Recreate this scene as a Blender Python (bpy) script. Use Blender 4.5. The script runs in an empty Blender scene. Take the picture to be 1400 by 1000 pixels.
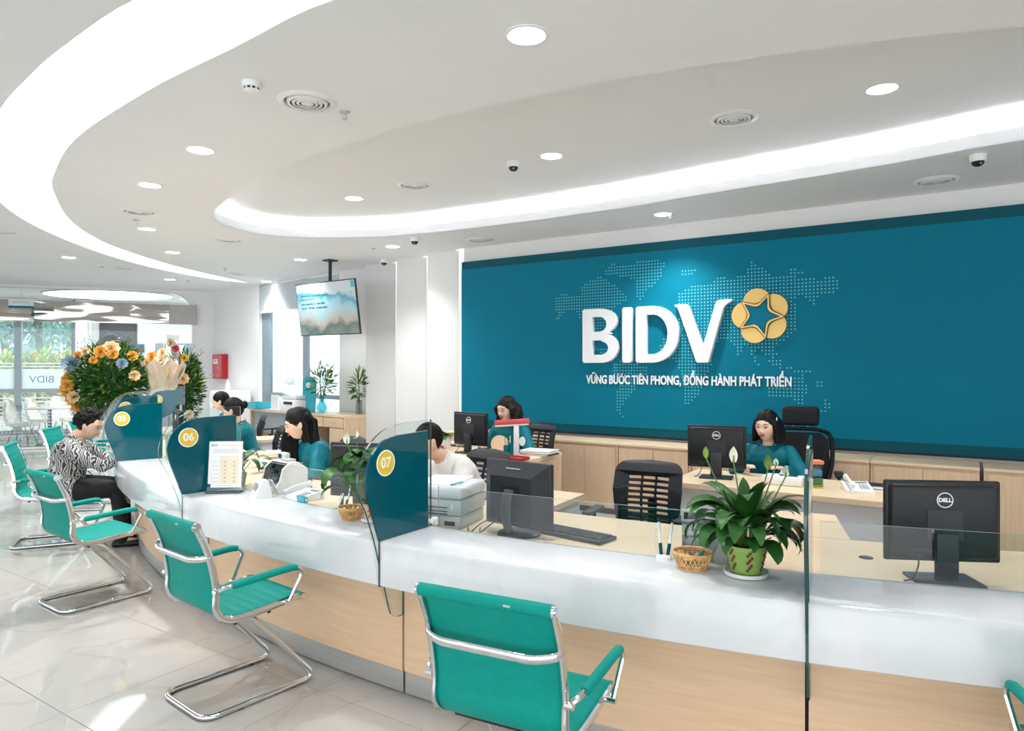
import bpy, bmesh, math, random
from math import sin, cos, pi, radians as R, sqrt, atan2
from mathutils import Vector, Matrix, noise

random.seed(7)
SC = bpy.context.scene
COL = SC.collection
FPX, EYE = 945.0, 1.6

# ---------------------------------------------------------------- camera, world, exposure
cam_d = bpy.data.cameras.new('camera'); cam = bpy.data.objects.new('camera', cam_d); COL.objects.link(cam)
cam.location = (0, 0, EYE); cam.rotation_euler = (R(90), 0, 0)
cam_d.sensor_width = 36; cam_d.lens = 36*FPX/1400; cam_d.clip_start = .05
SC.camera = cam
SC.view_settings.view_transform = 'Standard'
SC.view_settings.look = 'None'
SC.view_settings.gamma = 1
SC.view_settings.use_curve_mapping = False
SC.view_settings.exposure = 0.54
w = bpy.data.worlds.new('World'); SC.world = w; w.use_nodes = True
bg = w.node_tree.nodes['Background']; bg.inputs[0].default_value = (.93, .965, 1.0, 1); bg.inputs[1].default_value = 2.05
SC.cycles.use_denoising = True
SC.cycles.max_bounces = 9
SC.cycles.transparent_max_bounces = 24
SC.cycles.caustics_reflective = False
SC.cycles.caustics_refractive = False

def area_lamp(name, loc, rot, sx, sy, energy, col=(1, 1, 1)):
    l = bpy.data.lights.new(name, 'AREA'); l.shape = 'RECTANGLE'; l.size = sx; l.size_y = sy
    l.energy = energy; l.color = col
    o = bpy.data.objects.new(name, l); o.location = loc; o.rotation_euler = rot; COL.objects.link(o)
    return o
# added fill lamp behind the photographer, in place of unbuilt street windows
area_lamp('rear_fill', (-1.5, -4.8, 1.7), (R(90), 0, 0), 9.0, 2.8, 15, (.96, .98, 1.0))

# ---------------------------------------------------------------- helpers
def lin(h):
    h = h.lstrip('#')
    c = [int(h[i:i+2], 16)/255 for i in (0, 2, 4)]
    return tuple(((x/12.92) if x <= .04045 else ((x+.055)/1.055)**2.4) for x in c) + (1,)

def mat(name, col, rough=.5, metal=0, var=.04, scale=8, bump=0, spec=.4, coat=0, emit=None, es=0, stretch=None, trans=0):
    m = bpy.data.materials.new(name); m.use_nodes = True
    nt = m.node_tree; b = nt.nodes['Principled BSDF']
    c = lin(col) if isinstance(col, str) else tuple(col)
    b.inputs['Roughness'].default_value = rough; b.inputs['Metallic'].default_value = metal
    b.inputs['Specular IOR Level'].default_value = spec
    b.inputs['Coat Weight'].default_value = coat
    tc = nt.nodes.new('ShaderNodeTexCoord'); mp = nt.nodes.new('ShaderNodeMapping')
    nt.links.new(tc.outputs['Object'], mp.inputs['Vector'])
    if stretch: mp.inputs['Scale'].default_value = stretch
    ns = nt.nodes.new('ShaderNodeTexNoise'); ns.inputs['Scale'].default_value = scale; ns.inputs['Detail'].default_value = 3
    nt.links.new(mp.outputs[0], ns.inputs['Vector'])
    rp = nt.nodes.new('ShaderNodeValToRGB')
    rp.color_ramp.elements[0].position = .3; rp.color_ramp.elements[1].position = .7
    rp.color_ramp.elements[0].color = tuple(max(0, x*(1-var)) for x in c[:3]) + (1,)
    rp.color_ramp.elements[1].color = tuple(min(1, x*(1+var)) for x in c[:3]) + (1,)
    nt.links.new(ns.outputs['Fac'], rp.inputs['Fac']); nt.links.new(rp.outputs[0], b.inputs['Base Color'])
    if bump:
        bp = nt.nodes.new('ShaderNodeBump'); bp.inputs['Strength'].default_value = bump; bp.inputs['Distance'].default_value = .01
        nt.links.new(ns.outputs['Fac'], bp.inputs['Height']); nt.links.new(bp.outputs[0], b.inputs['Normal'])
    if emit:
        b.inputs['Emission Color'].default_value = lin(emit); b.inputs['Emission Strength'].default_value = es
    if trans:
        b.inputs['Transmission Weight'].default_value = trans
    return m

def glass(name, tint, refl=1.0, rough=0.0):
    """thin sheet glass: tinted see-through plus mirror by angle"""
    m = bpy.data.materials.new(name); m.use_nodes = True; nt = m.node_tree; nt.nodes.clear()
    out = nt.nodes.new('ShaderNodeOutputMaterial'); mx = nt.nodes.new('ShaderNodeMixShader')
    tr = nt.nodes.new('ShaderNodeBsdfTransparent'); tr.inputs[0].default_value = lin(tint)
    gl = nt.nodes.new('ShaderNodeBsdfGlossy'); gl.inputs['Roughness'].default_value = rough
    g = nt.nodes.new('ShaderNodeNewGeometry'); dt = nt.nodes.new('ShaderNodeVectorMath'); dt.operation = 'DOT_PRODUCT'
    nt.links.new(g.outputs['Incoming'], dt.inputs[0]); nt.links.new(g.outputs['Normal'], dt.inputs[1])
    def mth(op, a, b_=None):
        q = nt.nodes.new('ShaderNodeMath'); q.operation = op
        for i, x in enumerate((a, b_)):
            if x is None: continue
            if isinstance(x, (int, float)): q.inputs[i].default_value = x
            else: nt.links.new(x, q.inputs[i])
        return q.outputs[0]
    c1 = mth('SUBTRACT', 1.0, mth('ABSOLUTE', dt.outputs['Value'])); p5 = mth('POWER', c1, 5.0)
    nt.links.new(mth('MULTIPLY', mth('MULTIPLY_ADD', p5, .9), refl) if False else mth('MULTIPLY', mth('ADD', mth('MULTIPLY', p5, .7), .035), refl), mx.inputs[0])
    nt.links.new(tr.outputs[0], mx.inputs[1]); nt.links.new(gl.outputs[0], mx.inputs[2]); nt.links.new(mx.outputs[0], out.inputs[0])
    return m

def emis(name, col, s):
    m = bpy.data.materials.new(name); m.use_nodes = True; nt = m.node_tree
    b = nt.nodes['Principled BSDF']; b.inputs['Base Color'].default_value = (.8, .8, .8, 1)
    b.inputs['Emission Color'].default_value = lin(col); b.inputs['Emission Strength'].default_value = s
    return m

M = {}
M['ceiling'] = mat('ceiling_paint', '#EFF1F3', .75, var=.012, scale=1.5)
M['wall'] = mat('wall_paint', '#E2E3E3', .6, var=.012, scale=1.5)
M['white'] = mat('white_gloss_plastic', '#ECEDEE', .35, var=.01)
M['whitematte'] = mat('white_lacquer', '#E4E6EC', .3, var=.01, spec=.4)
M['teal_panel'] = mat('teal_wall_panel', '#00718A', .55, var=.02, scale=2, spec=.12)
M['teal_dark'] = mat('dark_teal_trim_and_shade', '#03505F', .5, var=.03, spec=.15)
M['teal_film'] = mat('teal_film', '#00525F', .07, var=.05, scale=3, spec=.5)
M['sign_white'] = mat('sign_white_acrylic', '#EDEFF2', .3, var=.01)
M['map_dot'] = mat('map_dot_print', '#63B9C4', .4, var=.02)
M['gold'] = mat('sign_gold', '#D9B56C', .28, metal=.35, var=.06, scale=3)
M['chrome'] = mat('chrome', '#DADCDE', .08, metal=1, var=.02)
M['satin'] = mat('satin_grey_metal', '#A8A39D', .45, metal=.2, var=.03)
M['steel'] = mat('brushed_steel', '#C9C9C6', .34, metal=.75, var=.05, scale=4, stretch=(1, 1, 30))
M['teal_leather'] = mat('teal_leatherette', '#009084', .55, var=.05, scale=30, bump=.08, spec=.18)
M['black_plastic'] = mat('black_plastic', '#101216', .42, var=.06, scale=20)
M['black_matte'] = mat('black_matte_shell', '#1A1E24', .5, var=.06, scale=40, bump=.15)
M['dark_gray'] = mat('charcoal_plastic', '#2A2D32', .42, var=.06, scale=30)
M['black_fabric'] = mat('black_mesh_fabric', '#111318', .75, var=.15, scale=150, bump=.2)
M['grey_case'] = mat('warm_grey_case', '#B4BBB9', .42, var=.03)
M['grey_light'] = mat('light_grey_case', '#D5D9DA', .4, var=.02)
M['grey_mid'] = mat('mid_grey_case', '#8F999C', .45, var=.03)
M['glass'] = glass('clear_glass', '#F7FBFA', 1.0)
M['glass_edge'] = mat('green_glass_edge', '#1C4A44', .08, var=.05, spec=.8)
M['glass_low'] = glass('screen_glass', '#F6FAFA', 1.1)
M['pane'] = glass('window_pane', '#F4FAFB', .8)
M['frost'] = None
M['lamp'] = emis('downlight_lens', '#F6FAFF', 14)
M['glow_sheet'] = emis('ceiling_glow', '#F8FBFF', 4.4)
M['led'] = emis('led_strip', '#F8FBFF', 26)
M['yellow'] = mat('yellow_disc', '#E9C23E', .3, var=.03)
M['paper'] = mat('paper_white', '#F2F2F4', .6, var=.01)
M['ink'] = mat('print_ink', '#54626C', .6, var=.02)
M['ink_teal'] = mat('print_teal', '#2E8796', .6, var=.02)
M['cream'] = mat('cream_print', '#F3E3C6', .6, var=.02)
M['red'] = mat('red_enamel', '#B3202A', .3, var=.05)
M['skin'] = mat('skin', '#E0B79E', .5, var=.05, scale=12, spec=.3)
M['skin_pale'] = mat('skin_pale', '#EAC6B0', .5, var=.04, scale=12, spec=.3)
M['lips'] = mat('lipstick', '#B2323E', .35, var=.05)
M['hair'] = mat('black_hair', '#080707', .55, var=.35, scale=60, stretch=(1, 1, .1), bump=.25, spec=.22)
M['hair_brown'] = mat('dark_brown_hair', '#1C110D', .55, var=.35, scale=60, stretch=(1, 1, .1), bump=.25, spec=.22)
M['silk'] = mat('teal_silk', '#006B78', .5, var=.14, scale=5, bump=.25, spec=.2)
M['shirt'] = mat('white_shirt', '#E6E4E2', .65, var=.04, scale=5, bump=.4)
M['trousers'] = mat('black_trousers', '#0B0B0D', .7, var=.1, scale=6, bump=.2)
M['leaf'] = mat('leaf_green', '#35682A', .38, var=.35, scale=9)
M['leaf_dark'] = mat('leaf_dark_green', '#28591F', .36, var=.35, scale=9)
M['leaf_light'] = mat('leaf_light_green', '#7E9E45', .45, var=.3, scale=9)
M['stem'] = mat('stem_green', '#5E7F3A', .5, var=.1)
M['spathe'] = mat('white_spathe', '#EEF0DE', .45, var=.05)
M['pot_green'] = mat('green_glazed_pot', '#8DB45C', .35, var=.08, scale=15)
M['brown'] = mat('brown_print', '#7A3F26', .5, var=.2, scale=30)
M['wicker'] = mat('wicker', '#DDB077', .55, var=.2, scale=60)
M['soil'] = mat('soil', '#3A2A1E', .9, var=.3, scale=60)
M['orange'] = mat('orange_petals', '#EDA94A', .5, var=.25, scale=25)
M['apricot'] = mat('apricot_petals', '#F0CE9E', .5, var=.15, scale=25)
M['blueflower'] = mat('grey_blue_petals', '#8FA3B5', .5, var=.2, scale=25)
M['kraft'] = mat('kraft_wrap', '#E2CDB4', .6, var=.12, scale=5, bump=.4)
M['blue_plastic'] = mat('turquoise_plastic', '#35A8BC', .3, var=.05)
M['alu'] = mat('grey_window_frame', '#7F9199', .4, metal=.3, var=.04)
M['blind'] = mat('roller_blind', '#BCC5C8', .8, var=.03, scale=40)
M['cafe'] = mat('cream_upholstery', '#F1EADD', .6, var=.02)
M['pink'] = mat('pink_red_print', '#D2525A', .45, var=.06)
M['water'] = glass('tinted_jar_glass', '#B8E2EC', 1.0)

def frosted(name):
    m = bpy.data.materials.new(name); m.use_nodes = True; nt = m.node_tree; nt.nodes.clear()
    o = nt.nodes.new('ShaderNodeOutputMaterial'); a = nt.nodes.new('ShaderNodeMixShader'); c = nt.nodes.new('ShaderNodeMixShader')
    tl = nt.nodes.new('ShaderNodeBsdfTranslucent'); tl.inputs[0].default_value = (.95, .98, 1, 1); df = nt.nodes.new('ShaderNodeBsdfDiffuse'); df.inputs[0].default_value = (.9, .94, .96, 1); tr = nt.nodes.new('ShaderNodeBsdfTransparent')
    a.inputs[0].default_value = .25; c.inputs[0].default_value = .4
    nt.links.new(tl.outputs[0], a.inputs[1]); nt.links.new(df.outputs[0], a.inputs[2]); nt.links.new(a.outputs[0], c.inputs[1]); nt.links.new(tr.outputs[0], c.inputs[2]); nt.links.new(c.outputs[0], o.inputs[0])
    return m
M['frost'] = frosted('frosted_film')

def wood(name, base, dark, axis):
    m = bpy.data.materials.new(name); m.use_nodes = True; nt = m.node_tree; b = nt.nodes['Principled BSDF']
    tc = nt.nodes.new('ShaderNodeTexCoord'); mp = nt.nodes.new('ShaderNodeMapping')
    mp.inputs['Scale'].default_value = {'z': (26, 26, 1.3), 'h': (1.6, 1.6, 30)}[axis]
    n = nt.nodes.new('ShaderNodeTexNoise'); n.inputs['Scale'].default_value = 2; n.inputs['Detail'].default_value = 5
    r = nt.nodes.new('ShaderNodeValToRGB'); r.color_ramp.elements[0].position = .32; r.color_ramp.elements[1].position = .68
    r.color_ramp.elements[0].color = lin(dark); r.color_ramp.elements[1].color = lin(base)
    nt.links.new(tc.outputs['Object'], mp.inputs[0]); nt.links.new(mp.outputs[0], n.inputs['Vector'])
    nt.links.new(n.outputs['Fac'], r.inputs['Fac']); nt.links.new(r.outputs[0], b.inputs['Base Color'])
    b.inputs['Roughness'].default_value = .38; b.inputs['Specular IOR Level'].default_value = .4
    return m
M['wood'] = wood('light_maple_veneer', '#E3C7A8', '#D9BA98', 'z')
M['wood_h'] = wood('light_maple_veneer_horizontal', '#E3C4A3', '#DAB996', 'h')
M['wood_top'] = wood('maple_desk_top', '#EAD3B4', '#E2C8A6', 'h')

def marble(name, base, vein, rough, sc, soft=.04, rot=(0, 0, .6)):
    m = bpy.data.materials.new(name); m.use_nodes = True; nt = m.node_tree; b = nt.nodes['Principled BSDF']
    tc = nt.nodes.new('ShaderNodeTexCoord'); g = nt.nodes.new('ShaderNodeNewGeometry')
    mp = nt.nodes.new('ShaderNodeMapping'); mp.inputs['Rotation'].default_value = rot
    n = nt.nodes.new('ShaderNodeTexNoise'); n.inputs['Scale'].default_value = sc; n.inputs['Detail'].default_value = 6; n.inputs['Distortion'].default_value = 1.4
    r = nt.nodes.new('ShaderNodeValToRGB'); e = r.color_ramp.elements
    e[0].position = .30; e[0].color = lin(base); e[1].position = .75; e[1].color = lin(base)
    v = r.color_ramp.elements.new(.5); v.color = lin(vein)
    v1 = r.color_ramp.elements.new(.5-soft); v1.color = lin(base); v2 = r.color_ramp.elements.new(.5+soft); v2.color = lin(base)
    nt.links.new(g.outputs['Position'], mp.inputs[0]); nt.links.new(mp.outputs[0], n.inputs['Vector'])
    nt.links.new(n.outputs['Fac'], r.inputs['Fac']); nt.links.new(r.outputs[0], b.inputs['Base Color'])
    b.inputs['Roughness'].default_value = rough
    return m
M['marble'] = marble('white_marble', '#E0E1E3', '#D6DADD', .12, 1.3, .12)
M['floor_tile'] = marble('polished_cream_tile', '#C0BDB8', '#BAB4AB', .05, .9, .03)

class MB:
    def __init__(s): s.v = []; s.f = []; s.m = []; s.T = Matrix.Identity(4)
    def add(s, vs, fs, mi=0):
        o = len(s.v); s.v += [tuple(s.T @ Vector(p)) for p in vs]
        s.f += [tuple(i+o for i in f) for f in fs]; s.m += [mi]*len(fs); return s
    def box(s, c, d, mi=0, rz=0, mtx=None):
        X = mtx or (Matrix.Translation(c) @ Matrix.Rotation(rz, 4, 'Z'))
        h = [x/2 for x in d]
        vs = [X @ Vector((sx*h[0], sy*h[1], sz*h[2])) for sz in (-1, 1) for sy in (-1, 1) for sx in (-1, 1)]
        return s.add(vs, [(0, 2, 3, 1), (4, 5, 7, 6), (0, 1, 5, 4), (2, 6, 7, 3), (0, 4, 6, 2), (1, 3, 7, 5)], mi)
    def bx(s, a, b, mi=0):
        return s.box([(a[i]+b[i])/2 for i in range(3)], [abs(b[i]-a[i]) for i in range(3)], mi)
    def rbox(s, c, d, r=.01, seg=2, mi=0, mtx=None):
        bm = bmesh.new(); bmesh.ops.create_cube(bm, size=1)
        for v in bm.verts: v.co = Vector((v.co.x*d[0], v.co.y*d[1], v.co.z*d[2]))
        bmesh.ops.bevel(bm, geom=list(bm.edges), offset=min(r, min(d)*.49), segments=seg, profile=.5, affect='EDGES')
        X = mtx or Matrix.Translation(c); bm.verts.index_update()
        s.add([X @ v.co for v in bm.verts], [tuple(v.index for v in f.verts) for f in bm.faces], mi); bm.free(); return s
    def tube(s, pts, r, n=8, mi=0, closed=False, cap=True, flat=1.0, up=None):
        P = [Vector(p) for p in pts]; N = len(P); rr = r if isinstance(r, (list, tuple)) else [r]*N
        vs = []; prev = None
        for i in range(N):
            if closed: t = P[(i+1) % N]-P[i-1]
            else: t = P[min(i+1, N-1)]-P[max(i-1, 0)]
            if t.length < 1e-9: t = Vector((0, 0, 1))
            t.normalize()
            if up is not None: a = Vector(up)
            elif prev is None: a = Vector((0, 0, 1)) if abs(t.z) < .9 else Vector((1, 0, 0))
            else: a = prev
            a = a - t*a.dot(t)
            if a.length < 1e-6: a = t.orthogonal()
            a.normalize(); prev = a; b = t.cross(a)
            for k in range(n):
                q = 2*pi*k/n; vs.append(P[i] + a*(rr[i]*cos(q)) + b*(rr[i]*flat*sin(q)))
        fs = []
        for i in range(N if closed else N-1):
            j = (i+1) % N
            for k in range(n):
                l = (k+1) % n; fs.append((i*n+k, i*n+l, j*n+l, j*n+k))
        if cap and not closed:
            fs.append(tuple(reversed(range(n)))); fs.append(tuple((N-1)*n+k for k in range(n)))
        return s.add(vs, fs, mi)
    def lathe(s, prof, n=20, c=(0, 0, 0), mi=0, mtx=None):
        X = mtx or Matrix.Translation(c); vs = []; fs = []
        for r, z in prof:
            for k in range(n): vs.append(X @ Vector((r*cos(2*pi*k/n), r*sin(2*pi*k/n), z)))
        for i in range(len(prof)-1):
            for k in range(n):
                l = (k+1) % n; fs.append((i*n+k, i*n+l, (i+1)*n+l, (i+1)*n+k))
        if prof[0][0] > 1e-4: fs.append(tuple(reversed(range(n))))
        if prof[-1][0] > 1e-4: fs.append(tuple((len(prof)-1)*n+k for k in range(n)))
        return s.add(vs, fs, mi)
    def ball(s, c, r, n=10, mi=0, sc=(1, 1, 1), mtx=None):
        prof = [(max(1e-5, sin(pi*i/n)), -cos(pi*i/n)) for i in range(n+1)]
        X = (mtx or Matrix.Translation(c)) @ Matrix.Diagonal((r*sc[0], r*sc[1], r*sc[2], 1))
        return s.lathe(prof, max(8, n), mi=mi, mtx=X)
    def prism(s, poly, z0, z1, mi=0, mtx=None, mi_side=None):
        X = mtx or Matrix.Identity(4); n = len(poly)
        vs = [X @ Vector((x, y, z0)) for x, y in poly] + [X @ Vector((x, y, z1)) for x, y in poly]
        s.add(vs, [tuple(reversed(range(n))), tuple(range(n, 2*n))], mi)
        o = len(s.v)-2*n
        for i in range(n):
            j = (i+1) % n; s.f.append((o+i, o+j, o+n+j, o+n+i)); s.m.append(mi if mi_side is None else mi_side)
        return s
    def build(s, name, mats, parent=None, smooth=40, loc=None, rz=0, me=None):
        if not isinstance(mats, (list, tuple)): mats = [mats]
        me = bpy.data.meshes.new(name); me.from_pydata(s.v, [], s.f)
        for m in mats: me.materials.append(M[m] if isinstance(m, str) else m)
        me.polygons.foreach_set('material_index', s.m)
        if smooth:
            me.shade_smooth(); me.set_sharp_from_angle(angle=R(smooth))
        o = bpy.data.objects.new(name, me); COL.objects.link(o)
        if parent: o.parent = parent
        if loc: o.location = loc
        o.rotation_euler.z = rz
        return o

def curve_mesh(name, loops, depth, mats, parent=None, mtx=None, bevel=0, smooth=0):
    """flat outline (first loop) with holes, extruded +-depth, as a mesh object; loops in local xy"""
    cu = bpy.data.curves.new(name, 'CURVE'); cu.dimensions = '2D'; cu.fill_mode = 'BOTH'; cu.extrude = depth; cu.bevel_depth = bevel; cu.bevel_resolution = 1 if bevel else 0
    for lp in loops:
        sp = cu.splines.new('POLY'); sp.points.add(len(lp)-1); sp.use_cyclic_u = True
        for i, p in enumerate(lp): sp.points[i].co = (p[0], p[1], 0, 1)
    return _conv(name, cu, mats, parent, mtx, smooth)

def _conv(name, cu, mats, parent, mtx, smooth=0):
    t = bpy.data.objects.new('tmp', cu)
    me = bpy.data.meshes.new_from_object(t); me.name = name
    bpy.data.objects.remove(t); bpy.data.curves.remove(cu)
    if mtx: me.transform(mtx)
    me.materials.clear()
    for m in (mats if isinstance(mats, (list, tuple)) else [mats]): me.materials.append(M[m] if isinstance(m, str) else m)
    if smooth: me.shade_smooth(); me.set_sharp_from_angle(angle=R(smooth))
    o = bpy.data.objects.new(name, me); COL.objects.link(o)
    if parent: o.parent = parent
    return o

def text_mesh(name, body, size, mat_, parent, mtx, depth=.001, bold=0, align='CENTER', sx=1.0, space=1.0):
    cu = bpy.data.curves.new(name, 'FONT'); cu.body = body; cu.size = size; cu.extrude = depth; cu.offset = bold
    cu.align_x = align; cu.align_y = 'CENTER'; cu.space_character = space; cu.resolution_u = 3
    return _conv(name, cu, mat_, parent, mtx @ Matrix.Diagonal((sx, 1, 1, 1)))

def tag(o, label=None, cat=None, group=None, kind=None):
    if label: o['label'] = label
    if cat: o['category'] = cat
    if group: o['group'] = group
    if kind: o['kind'] = kind
    return o
def thing(name, label, cat, loc=(0, 0, 0), rz=0, group=None):
    o = bpy.data.objects.new(name, None); COL.objects.link(o); o.location = loc; o.rotation_euler.z = rz
    o.empty_display_size = .1
    return tag(o, label, cat, group)
def copy_tree(o, parent=None):
    c = o.copy(); COL.objects.link(c); c.parent = parent
    if parent: c.matrix_parent_inverse = o.matrix_parent_inverse
    for ch in list(o.children): copy_tree(ch, c)
    return c
def struct(o): o['kind'] = 'structure'; return o

def fillet(pts, r, n=5):
    P = [Vector(p) for p in pts]; out = [P[0]]
    for i in range(1, len(P)-1):
        a, b, c = P[i-1], P[i], P[i+1]; d1 = (a-b); d2 = (c-b)
        k = min(r, d1.length*.49, d2.length*.49); p1 = b+d1.normalized()*k; p2 = b+d2.normalized()*k
        for j in range(n+1):
            t = j/n; out.append(p1*(1-t)**2 + b*2*t*(1-t) + p2*t*t)
    out.append(P[-1]); return out
def smoothpath(pts, n=6, closed=False):
    P = [Vector(p) for p in pts]; out = []; N = len(P)
    for i in range(N if closed else N-1):
        if closed: a, b, c, d = P[i-1], P[i], P[(i+1) % N], P[(i+2) % N]
        else: a, b, c, d = P[max(i-1, 0)], P[i], P[i+1], P[min(i+2, N-1)]
        for j in range(n):
            t = j/n; out.append(.5*((2*b)+(c-a)*t+(2*a-5*b+4*c-d)*t*t+(3*b-3*c+d-a)*t**3))
    if not closed: out.append(P[-1])
    return out
def rrect(w_, h_, r, n=5, cx=0, cy=0):
    out = []
    for sx, sy, a0 in ((1, 1, 0), (-1, 1, 90), (-1, -1, 180), (1, -1, 270)):
        for k in range(n+1):
            a = R(a0+90*k/n); out.append((cx+sx*(w_/2-r)+r*cos(a), cy+sy*(h_/2-r)+r*sin(a)))
    return out

# real-world position of a spot in the room, from the survey of the photograph (eye height 1.6 m)
def at(u, v, z):
    Y = FPX*(EYE-z)/(v-500); return Vector(((u-700)/FPX*Y, Y, z))
def aty(u, v, Y): return Vector(((u-700)/FPX*Y, Y, EYE-(v-500)*Y/FPX))

# frame of the logo wall: a along the wall (to the right), b towards the wall
D2 = Vector((.8337, -.5523, 0)); N2 = Vector((.5523, .8337, 0)); WALL_B = 7.236; RZW = atan2(-.5523, .8337)
def ab(a, b, z=0): return D2*a + N2*b + Vector((0, 0, z))
def wall_az(u, v, b=WALL_B):
    k = (u-700)/FPX; Y = b/(N2.x*k+N2.y); return (D2.x*k*Y+D2.y*Y, EYE+(500-v)*Y/FPX)
# counter arc
CC = Vector((4.47, 11.19, 0))
def arc(deg, r, z=0): return CC + Vector((r*cos(R(deg)), r*sin(R(deg)), z))
def at_r(u, r):
    k = (u-700)/FPX; A = k*k+1; B = -2*(k*CC.x+CC.y); Cq = CC.x**2+CC.y**2-r*r
    t = (-B-sqrt(max(0, B*B-4*A*Cq)))/(2*A); return k*t, t
# ================================================================ ROOM SHELL
CORN = Vector((-6.23, 14.4, 0)); WD = Vector((.743, -.669, 0)).normalized(); WN = Vector((-.669, -.743, 0)).normalized()
PL = ab(-5.555, WALL_B)           # left end of the logo wall
WE = Vector((-2.20, 10.82, 0))    # right end of the window wall
LD = Vector((-.925, -.38, 0)).normalized(); LN = Vector((.38, -.925, 0)).normalized()
RWALL = ab(4.2, WALL_B); CZ = 3.14

# floor: a dark bed and polished tiles laid on it
fl = MB(); fl.add([(-20, -5.5, -.012), (9, -5.5, -.012), (9, 26, -.012), (-20, 26, -.012)], [(0, 1, 2, 3)])
floor = struct(fl.build('floor', mat('tile_joint', '#B9AE9F', .6), smooth=0))
TS = .8
tm = MB(); t_ = TS/2-.0012; e_ = .0018
tm.add([(-t_, -t_, -.01), (t_, -t_, -.01), (t_, t_, -.01), (-t_, t_, -.01), (-t_, -t_, -.0015), (t_, -t_, -.0015), (t_, t_, -.0015), (-t_, t_, -.0015),
        (-t_+e_, -t_+e_, 0), (t_-e_, -t_+e_, 0), (t_-e_, t_-e_, 0), (-t_+e_, t_-e_, 0)],
       [(0, 1, 5, 4), (1, 2, 6, 5), (2, 3, 7, 6), (3, 0, 4, 7), (4, 5, 9, 8), (5, 6, 10, 9), (6, 7, 11, 10), (7, 4, 8, 11), (8, 9, 10, 11)])
first = None; rest = MB()
cells = []
for i in range(-22, 12):
    for j in range(-6, 24):
        c = ab(i*TS+.13, j*TS+.31)
        cells.append(c)
def inview(c):
    if c.y < 1.5: return False
    u = 700+FPX*c.x/c.y; v = 500+FPX*1.6/c.y
    return -80 < u < 1480 and v > 590 and v < 1150
cells.sort(key=lambda c: c.x**2+c.y**2)
nt_ = 0
for c in cells:
    if inview(c) and nt_ < 240:
        if first is None:
            first = tm.build('tile', 'floor_tile', floor, smooth=0, loc=c, rz=RZW)
        else:
            o = first.copy(); COL.objects.link(o); o.location = c; o.rotation_euler.z = RZW
        nt_ += 1
    elif c.y < 24:
        rest.T = Matrix.Translation(c) @ Matrix.Rotation(RZW, 4, 'Z'); rest.add(tm.v, tm.f)
tag(rest.build('tile_field', 'floor_tile', floor, smooth=0), kind='stuff')

# ceiling -----------------------------------------------------------
OUT = [(-1.59, 2.91), (-2.22, 3.38), (-2.68, 3.78), (-3.08, 4.16), (-3.9, 5.05), (-4.83, 6.53), (-5.35, 7.95), (-5.65, 9.7), (-5.62, 11.2), (-5.30, 12.4), (-4.91, 12.9)]
INN = [(-.75, 2.91), (-1.35, 3.35), (-2.05, 3.88), (-2.96, 4.69), (-3.63, 5.49), (-4.06, 6.12), (-4.74, 7.46), (-5.13, 8.82), (-5.22, 10.4), (-5.12, 11.6), (-4.91, 12.85)]
inn_near = [(3.09+8.32*cos(R(a)), 10.37+8.32*sin(R(a))) for a in (272, 266, 260, 254, 248)]
out_near = [(2.26+7.92*cos(R(a)), 9.94+7.92*sin(R(a))) for a in (272, 266, 260, 254, 248, 243)]
out_p = [Vector((x, y, 0)) for x, y in ([(3.1, 2.05)] + out_near[1:] + OUT)]
inn_p = [Vector((x, y, 0)) for x, y in ([(3.1, 2.05)] + inn_near[1:] + INN)]
outc = [p.xy for p in smoothpath(out_p, 5)]; innc = [p.xy for p in smoothpath(inn_p, 5)]
crescent = [tuple(p) for p in outc] + [tuple(p) for p in reversed(innc[1:-1])]
near = [(4.0+8.11*cos(R(a)), 11.07+8.11*sin(R(a))) for a in range(215, 281, 5)]
far = [(5.35, 3.45), (4.3, 4.2), (3.5, 4.72), (2.85, 5.33), (1.96, 6.05), (1.09, 6.75), (0., 7.5), (-1.32, 8.2), (-2.38, 8.35), (-2.95, 8.1), (-3.15, 7.6), (-3.05, 7.05)]
ovp = [Vector((x, y, 0)) for x, y in near[:-1] + [(5.6, 3.15)] + far]
oval = [tuple(p.xy) for p in smoothpath(ovp, 4, True)]
def offset(poly, d):
    n = len(poly); A = sum(poly[i][0]*poly[(i+1) % n][1]-poly[(i+1) % n][0]*poly[i][1] for i in range(n)); sg = 1 if A > 0 else -1; out = []
    for i in range(n):
        a = Vector(poly[i-1]); c = Vector(poly[(i+1) % n]); t = (c-a)
        if t.length < 1e-6: out.append(poly[i]); continue
        t.normalize(); out.append((poly[i][0]+t.y*d*sg, poly[i][1]-t.x*d*sg))
    return out
W3 = WE; back = CORN + LD*15
room = [(-16, -5.2), (9, -5.2), (9, 3.0), (RWALL.x, RWALL.y), (PL.x, PL.y), (WE.x, WE.y), (CORN.x, CORN.y), (back.x, back.y), (-20, -5.2)]
room = [(9, -5.2), (9, RWALL.y-1.105), tuple(RWALL.xy), tuple(PL.xy), tuple(WE.xy), tuple(CORN.xy), tuple(back.xy), (-20, -5.2)]
ceil = struct(curve_mesh('ceiling', [room, crescent, oval], .004, 'ceiling', mtx=Matrix.Translation((0, 0, CZ+.004))))
def band(name, poly, z0, z1, m, parent=None, smooth=40):
    b = MB(); n = len(poly)
    b.add([(x, y, z0) for x, y in poly]+[(x, y, z1) for x, y in poly], [(i, (i+1) % n, n+(i+1) % n, n+i) for i in range(n)])
    return b.build(name, m, parent, smooth=smooth)
band('recess_side', crescent, CZ, CZ+.17, 'ceiling', ceil)
cm = curve_mesh('cove_glow_sheet', [offset(crescent, .004)], .002, 'glow_sheet', ceil, Matrix.Translation((0, 0, CZ+.17)))  # recess top glows by itself, in place of hidden cove lamps
tag(cm, 'glowing white crescent light band')
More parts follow.
